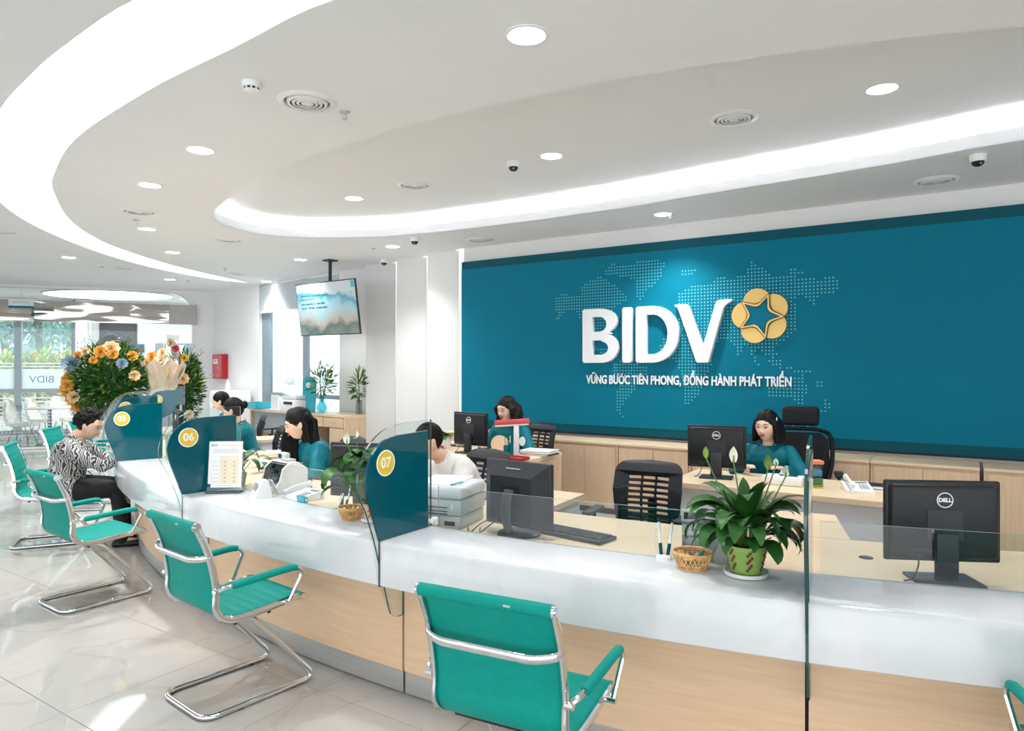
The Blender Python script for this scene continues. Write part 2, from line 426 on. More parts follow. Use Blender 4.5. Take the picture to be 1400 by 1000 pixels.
# oval recess: lip, hidden led trough, raised ceiling
band('recess_lip', oval, CZ, CZ+.10, 'ceiling', ceil)
wide = offset(oval, .3)
band('recess_side', wide, CZ+.006, CZ+.22, 'ceiling', ceil)
curve_mesh('raised_ceiling', [wide], .003, 'ceiling', ceil, Matrix.Translation((0, 0, CZ+.22)))
ledp = [Vector((x, y, 0)) for x, y in oval]
led = MB(); no = len(oval); lo = offset(oval, .05); hi = offset(oval, .075)
for i in range(no):
    j = (i+1) % no
    if (Vector(oval[i])-Vector((4.0, 11.07))).length > 7.95 and oval[i][0] > -2.6: continue
    led.add([(*lo[i], CZ+.03), (*lo[j], CZ+.03), (*hi[j], CZ+.055), (*hi[i], CZ+.055)], [(0, 1, 2, 3), (3, 2, 1, 0)])
led.build('led_strip', 'led', ceil, smooth=0)

# walls -----------------------------------------------------------
def wallbox(name, p, q, nrm, z0, z1, th, m='wall', parent=None):
    b = MB(); n = nrm*(-th)
    b.add([p+Vector((0, 0, z0)), q+Vector((0, 0, z0)), q+n+Vector((0, 0, z0)), p+n+Vector((0, 0, z0)), p+Vector((0, 0, z1)), q+Vector((0, 0, z1)), q+n+Vector((0, 0, z1)), p+n+Vector((0, 0, z1))],
          [(0, 1, 5, 4), (1, 2, 6, 5), (2, 3, 7, 6), (3, 0, 4, 7), (4, 5, 6, 7), (3, 2, 1, 0)])
    return b.build(name, m, parent, smooth=0)
struct(wallbox('wall_back', PL, RWALL, -N2, 0, CZ, .15))
struct(wallbox('wall_right', Vector((9, RWALL.y-1.105, 0)), Vector((9, -5.2, 0)), Vector((-1, 0, 0)), 0, CZ, .15))
struct(wallbox('wall_corner', RWALL, Vector((9, RWALL.y-1.105, 0)), -N2, 0, CZ, .15))

# window wall: built as a sheet with two window holes
def wt(u, off=0):           # distance along the window wall from the corner for a picture column
    k = (u-700)/FPX; O = CORN+WN*off
    return (k*O.y-O.x)/(WD.x-k*WD.y)
def wp(t, z, off=0): return CORN + WD*t + WN*off + Vector((0, 0, z))
MW = Matrix.Translation(CORN) @ Matrix(((WD.x, 0, WN.x, 0), (WD.y, 0, WN.y, 0), (0, 1, 0, 0), (0, 0, 0, 1)))
tE = (WE-CORN).dot(WD)
t1, t2, t3 = wt(354), wt(411), wt(464)
zs = .72
wall_w = curve_mesh('wall_window', [[(0, 0), (tE, 0), (tE, CZ), (0, CZ)], [(t1, zs), (t1, CZ-.02), (t3, CZ-.02), (t3, zs)]], .06, 'wall', mtx=MW @ Matrix.Translation((0, 0, -.06)))
struct(wall_w)
def wfr(par, ta, tb, za, zb, nm='frame_bar', m='alu', d=.05, off=-.09):
    b = MB(); b.box((0, 0, 0), (tb-ta, zb-za, d)); o = b.build(nm, m, par, smooth=0); o.data.transform(MW @ Matrix.Translation(((ta+tb)/2, (za+zb)/2, off))); return o
FONT_BIDV = 'BIDV'
for wi, (ta, tb) in enumerate(((t1, t2), (t2, t3))):
    W_ = bpy.data.objects.new('window_%d' % (wi+1), None); COL.objects.link(W_); W_['kind'] = 'structure'
    dl = (wt(365)-t1) if wi == 0 else (wt(416)-t2)
    wfr(W_, ta, ta+dl, zs, CZ-.02); wfr(W_, tb-.04, tb, zs, CZ-.02)
    wfr(W_, ta+dl, tb-.04, zs, zs+.06); wfr(W_, ta+dl, tb-.04, 1.03, 1.10)
    wfr(W_, ta+dl, tb-.04, zs+.06, CZ-.02, 'pane', 'pane', .008, -.10)
    wfr(W_, ta+dl+.005, tb-.045, 1.10, 1.50, 'frosted_band', 'frost', .004, -.115)
    for zz in (1.54, 1.60): wfr(W_, ta+dl+.005, tb-.045, zz, zz+.028, 'frosted_stripe', 'frost', .004, -.115)
    # lettering on the street side reads reversed from here
    text_mesh('lettering', 'BIDV', .16, 'ink_teal', W_, MW @ Matrix.Translation(((ta+dl+tb)/2+.03, 1.30, -.107)) @ Matrix.Scale(-1, 4, (1, 0, 0)), .0005)
    # roller blind
    zb = 2.62 if wi == 0 else 2.68
    wfr(W_, ta, tb-.01, zb, CZ-.03, 'roller_blind', 'blind', .006, -.03)
    wfr(W_, ta, tb-.01, zb-.03, zb, 'blind_rail', 'white', .02, -.03)

# folded white pilasters between window wall and logo wall
for i, (ua, Ya, ub, Yb) in enumerate(((500, 10.55, 541, 10.35), (542.5, 9.95, 583, 9.78), (584.5, 9.40, 627, 9.22))):
    A = aty(ua, 500, Ya); B_ = aty(ub, 500, Yb); A.z = B_.z = 0; t = (B_-A).normalized(); n_ = Vector((-t.y, t.x, 0))
    if n_.y > 0: n_ = -n_
    p = struct(wallbox('wall_pilaster', A, B_, n_, 0, CZ, .5))
    # slim steel edge strip along the left edge of each fold
    b = MB(); b.box((0, 0, CZ/2), (.012, .02, CZ)); s_ = b.build('edge_strip', 'steel', p, smooth=0); s_.data.transform(Matrix.Translation(B_+n_*.004))

# left wall with rounded glazed opening
def lt(u, off=0):
    k = (u-700)/FPX; O = CORN+LN*off
    return (k*O.y-O.x)/(LD.x-k*LD.y)
ML = Matrix.Translation(CORN) @ Matrix(((LD.x, 0, LN.x, 0), (LD.y, 0, LN.y, 0), (0, 1, 0, 0), (0, 0, 0, 1)))
g0 = lt(263); gr = .42
hole = [(12.5, .03), (g0, .03), (g0, CZ-.04-gr)] + [(g0+gr-gr*cos(R(a)), CZ-.04-gr+gr*sin(R(a))) for a in range(10, 91, 10)] + [(12.5, CZ-.04)]
struct(curve_mesh('wall_left', [[(0, 0), (15, 0), (15, CZ), (0, CZ)], hole], .05, 'wall', mtx=ML @ Matrix.Translation((0, 0, -.05))))
GW = thing('glazed_partition', 'frameless glass partition wall with rounded steel-framed corner at far left', 'partition')
hp = [ML @ Vector((x, z, -.03)) for x, z in hole]
fb = MB(); fb.tube([hp[0]] + hp[1:], .022, 6); fb.build('frame', 'steel', GW)
for k in range(5):
    x0 = g0 + .03 + k*2.1; x1 = x0+2.09
    zt = CZ-.06
    lp = [(x0, .04), (x1, .04), (x1, zt), (x0 + (gr if k == 0 else 0), zt)] + ([(x0+gr-gr*cos(R(a)), zt-gr+gr*sin(R(a))) for a in (75, 60, 45, 30, 15, 0)] if k == 0 else [])
    curve_mesh('pane', [lp], .005, 'glass_low', GW, ML @ Matrix.Translation((0, 0, -.03)))
# printed dot band near the foot of the glass
dots = MB()
for r_ in range(11):
    zz = .42 - r_*.0 + r_*.062
    if r_ > 4: zz = .42+.062*4 + 0
for r_ in range(9):
    zz = .70 - r_*.062; rad = .027 if r_ < 4 else .027*(1-(r_-3)*.13)
    for q in range(60):
        x = g0+.9+q*.062
        if x > 4.9: break
        dots.add([ML @ Vector((x+rad*cos(R(a)), zz+rad*sin(R(a)), -.023)) for a in range(0, 360, 60)], [(0, 1, 2, 3, 4, 5)])
tag(dots.build('dot_pattern', 'frost', GW, smooth=0), 'frosted dot pattern print', kind='stuff')
b = MB(); b.add([ML @ Vector(p) for p in ((g0+.05, .05, -.024), (4.9, .05, -.024), (4.9, .20, -.024), (g0+.05, .20, -.024))], [(0, 1, 2, 3)])
b.build('frosted_strip', glass('frost_soft', '#DCE4E6', .8), GW, smooth=0)
b = MB(); b.box((0, 0, 0), (5.2, .04, .06)); o = b.build('floor_rail', 'steel', GW, smooth=0); o.data.transform(ML @ Matrix.Translation((g0+2.6, .025, .0)))

# ================================================================ LOGO WALL
LP_ = thing('logo_panel', 'large teal sign wall panel with raised bank name, gold flower and dotted world map', 'sign', ab(-5.555, WALL_B, 0), RZW)
def S(p): return (p[0]+5.555, p[1])           # wall a,z -> local x,z
PZ0, PZ1 = .815, 2.955
b = MB(); b.bx((0, -.05, PZ0+.09), (9.75, -.005, PZ1-.10)); b.build('board', 'teal_panel', LP_, smooth=0)
b = MB(); b.bx((0, -.046, PZ1-.10), (9.75, -.005, PZ1)); b.build('top_shade_strip', 'teal_dark', LP_, smooth=0)  # ceiling's shadow along the panel top, put in as a darker strip
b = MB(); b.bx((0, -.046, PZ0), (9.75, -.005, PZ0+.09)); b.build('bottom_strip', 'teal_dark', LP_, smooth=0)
b = MB(); b.bx((0, -.055, PZ0-.02), (9.75, -.003, PZ0)); b.build('bottom_edge', 'black_plastic', LP_, smooth=0)
def px(x, y): return S(wall_az(740+x/3.3333, 340+y/3.3333, WALL_B-.05))
def ML2(yoff): return Matrix(((1, 0, 0, 0), (0, 0, -1, yoff), (0, 1, 0, 0), (0, 0, 0, 1)))   # local xy -> wall x,z facing the room
def arcpts(cx, cy, rx, ry, a0, a1, n): return [(cx+rx*cos(R(a0+(a1-a0)*i/n)), cy+ry*sin(R(a0+(a1-a0)*i/n))) for i in range(n+1)]
x0, zB = px(200, 520); x1, zT = px(200, 281)
# letters designed in a box 0..1 high, widths from the survey
LZ0 = px(200, 520)[1]; LZ1 = px(200, 281)[1]; H_ = LZ1-LZ0
def letter(name, loops, lx0, lx1):
    cv = [[(lx0+(lx1-lx0)*x, LZ0+H_*y) for x, y in lp] for lp in loops]
    return curve_mesh(name, cv, .028, 'sign_white', LP_, ML2(-.05-.030), bevel=.004, smooth=30)
bo = [(0, .03), (.03, 0), (.55, 0)] + arcpts(.55, .27, .45, .27, -90, 80, 9) + [(.80, .535)] + arcpts(.50, .765, .46, .235, -55, 90, 8) + [(.03, 1), (0, .97)]
bi1 = [(.27, .14), (.52, .14)] + arcpts(.52, .27, .22, .13, -80, 80, 6) + [(.52, .42), (.27, .42)]
bi2 = [(.27, .57), (.48, .57)] + arcpts(.48, .715, .21, .145, -80, 80, 6) + [(.48, .86), (.27, .86)]
letter('letter_b', [bo, bi1, bi2], px(200, 0)[0], px(359, 0)[0])
letter('letter_i', [[(0, .03), (.12, 0), (.88, 0), (1, .03), (1, .97), (.88, 1), (.12, 1), (0, .97)]], px(380, 0)[0], px(419, 0)[0])
do = [(0, .03), (.03, 0), (.40, 0)] + arcpts(.40, .5, .60, .5, -90, 90, 14) + [(.03, 1), (0, .97)]
di = [(.24, .14), (.40, .14)] + arcpts(.40, .5, .36, .36, -85, 85, 12) + [(.40, .86), (.24, .86)]
letter('letter_d', [do, di], px(441, 0)[0], px(634, 0)[0])
vx0, vx1 = px(618, 0)[0], px(876, 0)[0]
vo = [(.40, 0), (.585, 0), (.60, .02), (.845, .90), (.87, .95), (.90, .975), (1.0, 1.035), (.995, 1.05), (.80, 1.05), (.745, 1.035), (.72, .97), (.505, .26), (.24, .98), (.20, 1.0), (.0, 1.0), (.0, .985), (.04, .97), (.07, .92), (.385, .02)]
letter('letter_v', [vo], vx0, vx1)
# slogan
s0 = px(207, 600); s1 = px(1142, 612); zt = (px(207, 600)[1]+px(1142, 608)[1])/2
SLG = 'VỮNG BƯOC TIÊN PHONG, ĐỒNG HÀNH PHÁT TRIỂN'
tx = text_mesh('slogan', SLG, .135, 'sign_white', LP_, Matrix.Identity(4), .006, .0035)
def twid(sx_):
    q_ = text_mesh('tmp', sx_, .135, 'sign_white', None, Matrix.Identity(4), .006, .0035, align='LEFT'); r_ = max(v.co.x for v in q_.data.vertices); bpy.data.objects.remove(q_); return r_
w_full, w_a, w_b = twid(SLG), twid('VỮNG BƯ'), twid('VỮNG BƯO')
# horn and acute accent over the O of the second word
ox1 = w_b - w_full/2; ob = MB(); ob.v = []
bmx = bmesh.new(); bmx.from_mesh(tx.data)
def addbox(cx, cy, wx, wy, rot):
    g_ = bmesh.ops.create_cube(bmx, size=1, matrix=Matrix.Translation((cx, cy, 0)) @ Matrix.Rotation(rot, 4, 'Z') @ Matrix.Diagonal((wx, wy, .012, 1)))
addbox(ox1+.002, .048, .014, .030, R(-25)); addbox((w_a+w_b)/2-w_full/2+.006, .068, .034, .013, R(38))
bmx.to_mesh(tx.data); bmx.free()
xs = [v.co.x for v in tx.data.vertices]; wd = max(xs)-min(xs); mid = (max(xs)+min(xs))/2
tx.data.transform(ML2(-.058) @ Matrix.Translation(((s0[0]+s1[0])/2, zt, 0)) @ Matrix.Diagonal(((s1[0]-s0[0])/wd, 1, 1, 1)) @ Matrix.Translation((-mid, 0, 0)))
# flower of five gold discs with a star outline
fc = px(1003, 308); cr = abs(px(1003, 250)[1]-fc[1])
fx = .5*(px(1135, 308)[0]-px(876, 308)[0]); pr = fx*.49
for k in range(5):
    a = 104-72*k; c_ = (fc[0]+(fx-pr)*1.02*cos(R(a)), fc[1]+(fx-pr)*1.02*sin(R(a)))
    curve_mesh('petal_disc', [arcpts(c_[0], c_[1], pr, pr, 0, 350, 35)], .014, 'gold', LP_, ML2(-.05-.016-.005*k), bevel=.003, smooth=30)
def star(ro, ri, a0=68, ncp=3):
    pts = []
    for k in range(5):
        a = a0-72*k; pts += [(fc[0]+ro*cos(R(a)), fc[1]+ro*sin(R(a)))]
        a2 = a-36
        for q in (-13, 0, 13):
            rr = ri*(1.0 if q == 0 else 1.07); pts.append((fc[0]+rr*cos(R(a2-q)), fc[1]+rr*sin(R(a2-q))))
    return pts
curve_mesh('star_outline', [star(fx*.90, fx*.47), star(fx*.845, fx*.435)], .002, 'black_plastic', LP_, ML2(-.05-.0595))
curve_mesh('star_rim', [star(fx*.84, fx*.432), star(fx*.70, fx*.35)], .006, 'gold', LP_, ML2(-.05-.058), bevel=.001)
curve_mesh('star_outline', [star(fx*.705, fx*.352), star(fx*.655, fx*.325)], .002, 'black_plastic', LP_, ML2(-.05-.0665))
curve_mesh('star_field', [star(fx*.70, fx*.35)], .003, 'teal_panel', LP_, ML2(-.05-.061))
# dotted map: outlines of the land masses in survey units
LAND = [
 [(58, 228), (95, 205), (140, 215), (175, 210), (190, 160), (235, 140), (270, 128), (300, 140), (345, 175), (385, 215), (388, 240), (350, 262), (310, 300), (295, 340), (275, 380), (250, 400), (240, 430), (262, 452), (300, 450), (318, 500), (345, 512), (300, 520), (262, 470), (235, 455), (215, 400), (200, 350), (180, 330), (150, 280), (110, 285), (75, 325), (58, 320), (75, 300), (60, 260)],
 [(290, 95), (320, 72), (400, 70), (480, 50), (525, 45), (580, 70), (550, 90), (545, 130), (520, 165), (480, 190), (462, 235), (440, 240), (428, 190), (425, 145), (380, 130), (340, 125), (295, 125)],
 [(330, 525), (380, 505), (430, 520), (485, 545), (480, 570), (430, 600), (425, 650), (385, 690), (370, 730), (375, 780), (350, 750), (340, 720), (345, 660), (355, 610), (325, 570)],
 [(620, 250), (615, 215), (650, 190), (690, 170), (740, 170), (790, 165), (800, 150), (860, 145), (900, 120), (940, 125), (945, 60), (965, 60), (1030, 105), (1060, 130), (1130, 125), (1200, 130), (1260, 140), (1335, 125), (1365, 165), (1330, 200), (1290, 205), (1245, 225), (1240, 275), (1228, 240), (1200, 215), (1150, 225), (1165, 290), (1160, 370), (1130, 400), (1075, 440), (1060, 470), (1090, 490), (1060, 480), (1045, 500), (985, 450), (970, 480), (1000, 545), (970, 520), (955, 470), (930, 430), (905, 490), (890, 485), (880, 440), (850, 420), (820, 415), (780, 470), (760, 490), (750, 430), (715, 400), (700, 380), (640, 380), (620, 360), (622, 320), (680, 300), (650, 270)],
 [(560, 400), (620, 385), (700, 400), (735, 450), (790, 490), (770, 540), (745, 600), (720, 660), (665, 722), (655, 700), (655, 640), (630, 560), (625, 520), (560, 500), (540, 450)],
 [(635, 100), (680, 95), (715, 92), (700, 112), (660, 125), (640, 122)], [(810, 125), (865, 118), (830, 138), (790, 165), (785, 155)],
 [(1135, 95), (1170, 95), (1200, 115), (1165, 125), (1135, 115)],
 [(970, 545), (1000, 545), (1085, 560), (1080, 552), (1010, 555)], [(1030, 500), (1060, 490), (1110, 520), (1090, 545), (1045, 540)], [(1120, 530), (1150, 530), (1140, 560), (1122, 560)], [(1140, 555), (1200, 545), (1240, 560), (1200, 580), (1150, 565)],
 [(1030, 650), (1045, 610), (1090, 590), (1130, 575), (1165, 590), (1190, 580), (1215, 640), (1205, 680), (1180, 730), (1160, 690), (1110, 672), (1040, 678)],
 [(1258, 605), (1282, 605), (1282, 632), (1258, 632)], [(1285, 680), (1325, 710), (1285, 760), (1270, 752), (1290, 720)]]
def inside(x, y, poly):
    c = False; n = len(poly)
    for i in range(n):
        x1_, y1_ = poly[i]; x2_, y2_ = poly[i-1]
        if (y1_ > y) != (y2_ > y) and x < (x2_-x1_)*(y-y1_)/(y2_-y1_)+x1_: c = not c
    return c
landw = [[px(x, y) for x, y in lp] for lp in LAND]
xa = min(p[0] for lp in landw for p in lp); xb = max(p[0] for lp in landw for p in lp); za = min(p[1] for lp in landw for p in lp); zb_ = max(p[1] for lp in landw for p in lp)
dots = MB(); pitch = .0345; rd = .0085
x = xa
while x < xb:
    z = za
    while z < zb_:
        if any(inside(x, z, lp) for lp in landw):
            dots.add([(x+rd*cos(R(a)), -.0508, z+rd*sin(R(a))) for a in range(0, 360, 60)], [(0, 1, 2, 3, 4, 5)])
        z += pitch
    x += pitch
tag(dots.build('map_dots', 'map_dot', LP_, smooth=0), 'pale dots forming a world map', kind='stuff')
# ================================================================ SERVICE COUNTER
A0, A1 = -171.0, -96.5
ST = [-168.3, -157.3, -146.1, -133.9, -122.55, -111.38, -99.9]
def arcprism(a0, a1, prof, n=None, m=0):
    """sweep a closed (r,z) outline round the counter arc"""
    n = n or max(2, int(abs(a1-a0)/1.0)); b = MB(); k = len(prof); vs = []
    for i in range(n+1):
        a = a0+(a1-a0)*i/n
        for r_, z_ in prof: vs.append(arc(a, r_, z_))
    fs = []
    for i in range(n):
        for j in range(k):
            l = (j+1) % k; fs.append((i*k+j, i*k+l, (i+1)*k+l, (i+1)*k+j))
    fs.append(tuple(reversed(range(k)))); fs.append(tuple(n*k+j for j in range(k)))
    b.add(vs, fs, m); return b
CT = thing('service_counter', 'long curved bank counter with white marble top and pale wood front', 'counter')
pr_top = [(9.07, .74), (9.07, .775), (9.075, .78), (9.435, .78), (9.448, .775), (9.456, .762), (9.456, .575), (9.45, .57), (9.20, .57), (9.20, .60), (9.40, .60), (9.40, .74)]
arcprism(A0, A1, pr_top, 75).build('marble_top', 'marble', CT, smooth=35)
edges = [A0] + ST[1:] + [A1]
sg = .04
for i in range(len(edges)-1):
    a0, a1 = edges[i]+sg, edges[i+1]-sg
    arcprism(a0, a1, [(9.255, .115), (9.255, .60), (9.29, .60), (9.29, .115)]).build('front_panel', 'wood_h', CT, smooth=35)
    arcprism(a0, a1, [(9.24, .006), (9.24, .115), (9.283, .115), (9.283, .006)]).build('plinth', 'steel', CT, smooth=35)
arcprism(A0, A1, [(9.20, 0.0), (9.20, .6), (9.25, .6), (9.25, 0.0)]).build('core_board', 'dark_gray', CT, smooth=35)
arcprism(A0+.6, A1, [(8.32, .715), (8.32, .75), (9.069, .75), (9.069, .715)]).build('desk_top', 'wood_top', CT, smooth=35)
b = MB(); b.add([arc(A0, 8.9, .0), arc(A0, 9.44, 0), arc(A0, 9.44, .74), arc(A0, 8.9, .74), arc(A0-.25, 8.9, .0), arc(A0-.25, 9.44, 0), arc(A0-.25, 9.44, .74), arc(A0-.25, 8.9, .74)],
                [(0, 1, 2, 3), (7, 6, 5, 4), (0, 4, 5, 1), (1, 5, 6, 2), (2, 6, 7, 3), (3, 7, 4, 0)]); b.build('end_panel', 'wood', CT, smooth=0)
# radial return desks, one for each teller place
for k, s_ in enumerate(ST[1:]):
    a0, a1 = s_+.3 - .0, s_+3.4
    a0 = s_-1.0
    where = {-157.3: 'furthest left, behind counter place five', -146.1: 'behind the counter place marked five', -133.9: 'behind the counter place marked six', -122.55: 'behind the counter place marked seven', -111.38: 'beside the front peace lily at the right', -99.9: 'at the far right end of the counter'}[s_]
    rt = thing('side_desk', 'pale wood side desk running inward, '+where, 'desk', group='side desks behind the counter')
    pa = [arc(s_+2.6, 8.315), arc(s_+1.2+.0, 7.72), arc(s_-1.9, 7.80), arc(s_-.9, 8.315)]
    p1, p2, p3, p4 = arc(s_+1.55, 8.315), arc(s_+1.45, 7.72), arc(s_-1.9, 7.72), arc(s_-1.6, 8.315)
    b = MB(); b.prism([(p.x, p.y) for p in (p1, p2, p3, p4)], .715, .75); b.build('desk_top', 'wood_top', rt, smooth=0)
    def vert(p, q, z0, z1, th=.03):
        d_ = (q-p).normalized(); n_ = Vector((-d_.y, d_.x, 0))*th/2
        bb = MB(); bb.prism([((p+n_).x, (p+n_).y), ((q+n_).x, (q+n_).y), ((q-n_).x, (q-n_).y), ((p-n_).x, (p-n_).y)], z0, z1); return bb
    ins = (p3-p2).normalized()*.04
    vert(p1.lerp(p2, .05)+ins, p1.lerp(p2, .95)+ins, .2, .714).build('modesty_panel', 'whitematte', rt, smooth=0)
    vert(p2.lerp(p3, .1)+(p1-p2)*.05, p2.lerp(p3, .9)+(p1-p2)*.05, 0, .714).build('side_panel', 'wood', rt, smooth=0)
    vert(p1.lerp(p4, .1), p1.lerp(p4, .9), 0, .714).build('side_panel', 'wood', rt, smooth=0)

# ---------------------------------------------------------------- glass partitions with teal film
GL = [(-.375, .782), (-.375, 1.325), (-.2, 1.323), (-.09, 1.312), (0, 1.285), (.07, 1.235), (.12, 1.165), (.143, 1.09), (.138, 1.02), (.09, .93), (.037, .79), (-.02, .6), (-.06, .46), (-.075, .42), (-.10, .40), (-.13, .392), (-.164, .39), (-.164, .568), (.002, .568), (.002, .782)]
FI = [(-.345, .783), (-.345, 1.27), (-.13, 1.265), (-.02, 1.245), (.05, 1.19), (.083, 1.13), (.095, 1.08), (.085, 1.02), (.06, .94), (.003, .783)]
nums = {-168.3: '03', -157.3: '04', -146.1: '05', -133.9: '06', -122.55: '07', -111.38: '08', -99.9: '09'}
wlab = {-168.3: 'glass counter partition with teal film by the flower stands, furthest left', -157.3: 'glass counter partition with teal film just behind partition 05', -146.1: 'glass partition with teal film and yellow disc 05 beside the older woman',
        -133.9: 'glass partition with teal film and yellow disc 06 behind the rate sheet', -122.55: 'glass partition with teal film and yellow disc 07, the nearest and largest', -111.38: 'glass counter partition seen edge-on right of the large peace lily', -99.9: 'glass counter partition beyond the right edge monitor'}
def rounded(o, i, j):
    mid = [(p.x, p.y) for p in smoothpath([(x, y, 0) for x, y in o[i:j]], 4)]
    return o[:i]+mid+o[j:]
GL = rounded(GL, 2, 10); FI = rounded(FI, 2, 9)
for s_ in ST:
    pf, rzp = arc(s_, 9.456), R(s_)
    if s_ == -111.38:          # set very slightly askew, seen edge-on
        fx_, fy_ = at_r(1103.5, 9.456); ix_, iy_ = at_r(1109, 9.081); pf = Vector((fx_, fy_, 0)); rzp = atan2(fy_-iy_, fx_-ix_)
    G_ = thing('counter_partition', wlab[s_], 'partition', tuple(pf), rzp, 'glass partitions on the counter')
    # local x = outward, z up ; glass in plane y=0
    Mx = Matrix(((1, 0, 0, 0), (0, 0, -1, 0), (0, 1, 0, 0), (0, 0, 0, 1)))
    b = MB(); b.prism(GL, -.005, .005, 0, Mx, 1); b.build('glass_sheet', ['glass', 'glass_edge'], G_, smooth=0)
    b = MB(); b.prism(FI, -.0075, .0075, 0, Mx); b.build('teal_film', 'teal_film', G_, smooth=0)
    dc = (-.034, 1.142)
    for sd in ((1, -1) if s_ < -105 else ()):
        Dx = Matrix.Translation((dc[0], .0078*sd, dc[1])) @ (Matrix(((-1, 0, 0, 0), (0, 0, 1, 0), (0, 1, 0, 0), (0, 0, 0, 1))) if sd > 0 else Matrix(((1, 0, 0, 0), (0, 0, -1, 0), (0, 1, 0, 0), (0, 0, 0, 1))))
        b = MB(); b.prism([(.062*cos(R(a)), .062*sin(R(a))) for a in range(0, 360, 12)], 0, .0015, 0, Dx); dd = b.build('number_disc', 'paper', G_, smooth=0)
        b = MB(); b.prism([(.055*cos(R(a)), .055*sin(R(a))) for a in range(0, 360, 12)], .0015, .0022, 0, Dx); b.build('disc_face', 'yellow', dd, smooth=0)
        text_mesh('number', nums[s_], .068, 'paper', dd, Dx @ Matrix.Translation((0, 0, .0026)), .0004, .0018)
# low glass screens along the back edge of the marble
for i, s_ in enumerate(ST[:-1]):
    nm = {-168.3: 'furthest left bay', -157.3: 'bay just beyond partition 05', -146.1: 'bay before the woman in glasses', -133.9: 'bay before the man in the white shirt', -122.55: 'bay right of partition 07', -111.38: 'bay before the big monitor at right'}[s_]
    g = arcprism(s_+.35, s_+9.9, [(9.083, .781), (9.083, .99), (9.091, .99), (9.091, .781)])
    for q in range(len(g.f)):
        if q < len(g.f)-2 and q % 4 == 1 or q >= len(g.f)-2: g.m[q] = 1
    o = g.build('glass_screen', ['glass_low', mat('pale_glass_edge', '#9DBDBB', .1)], smooth=35)
    tag(o, 'low glass screen on the counter, '+nm, 'screen', 'low glass screens on the counter')

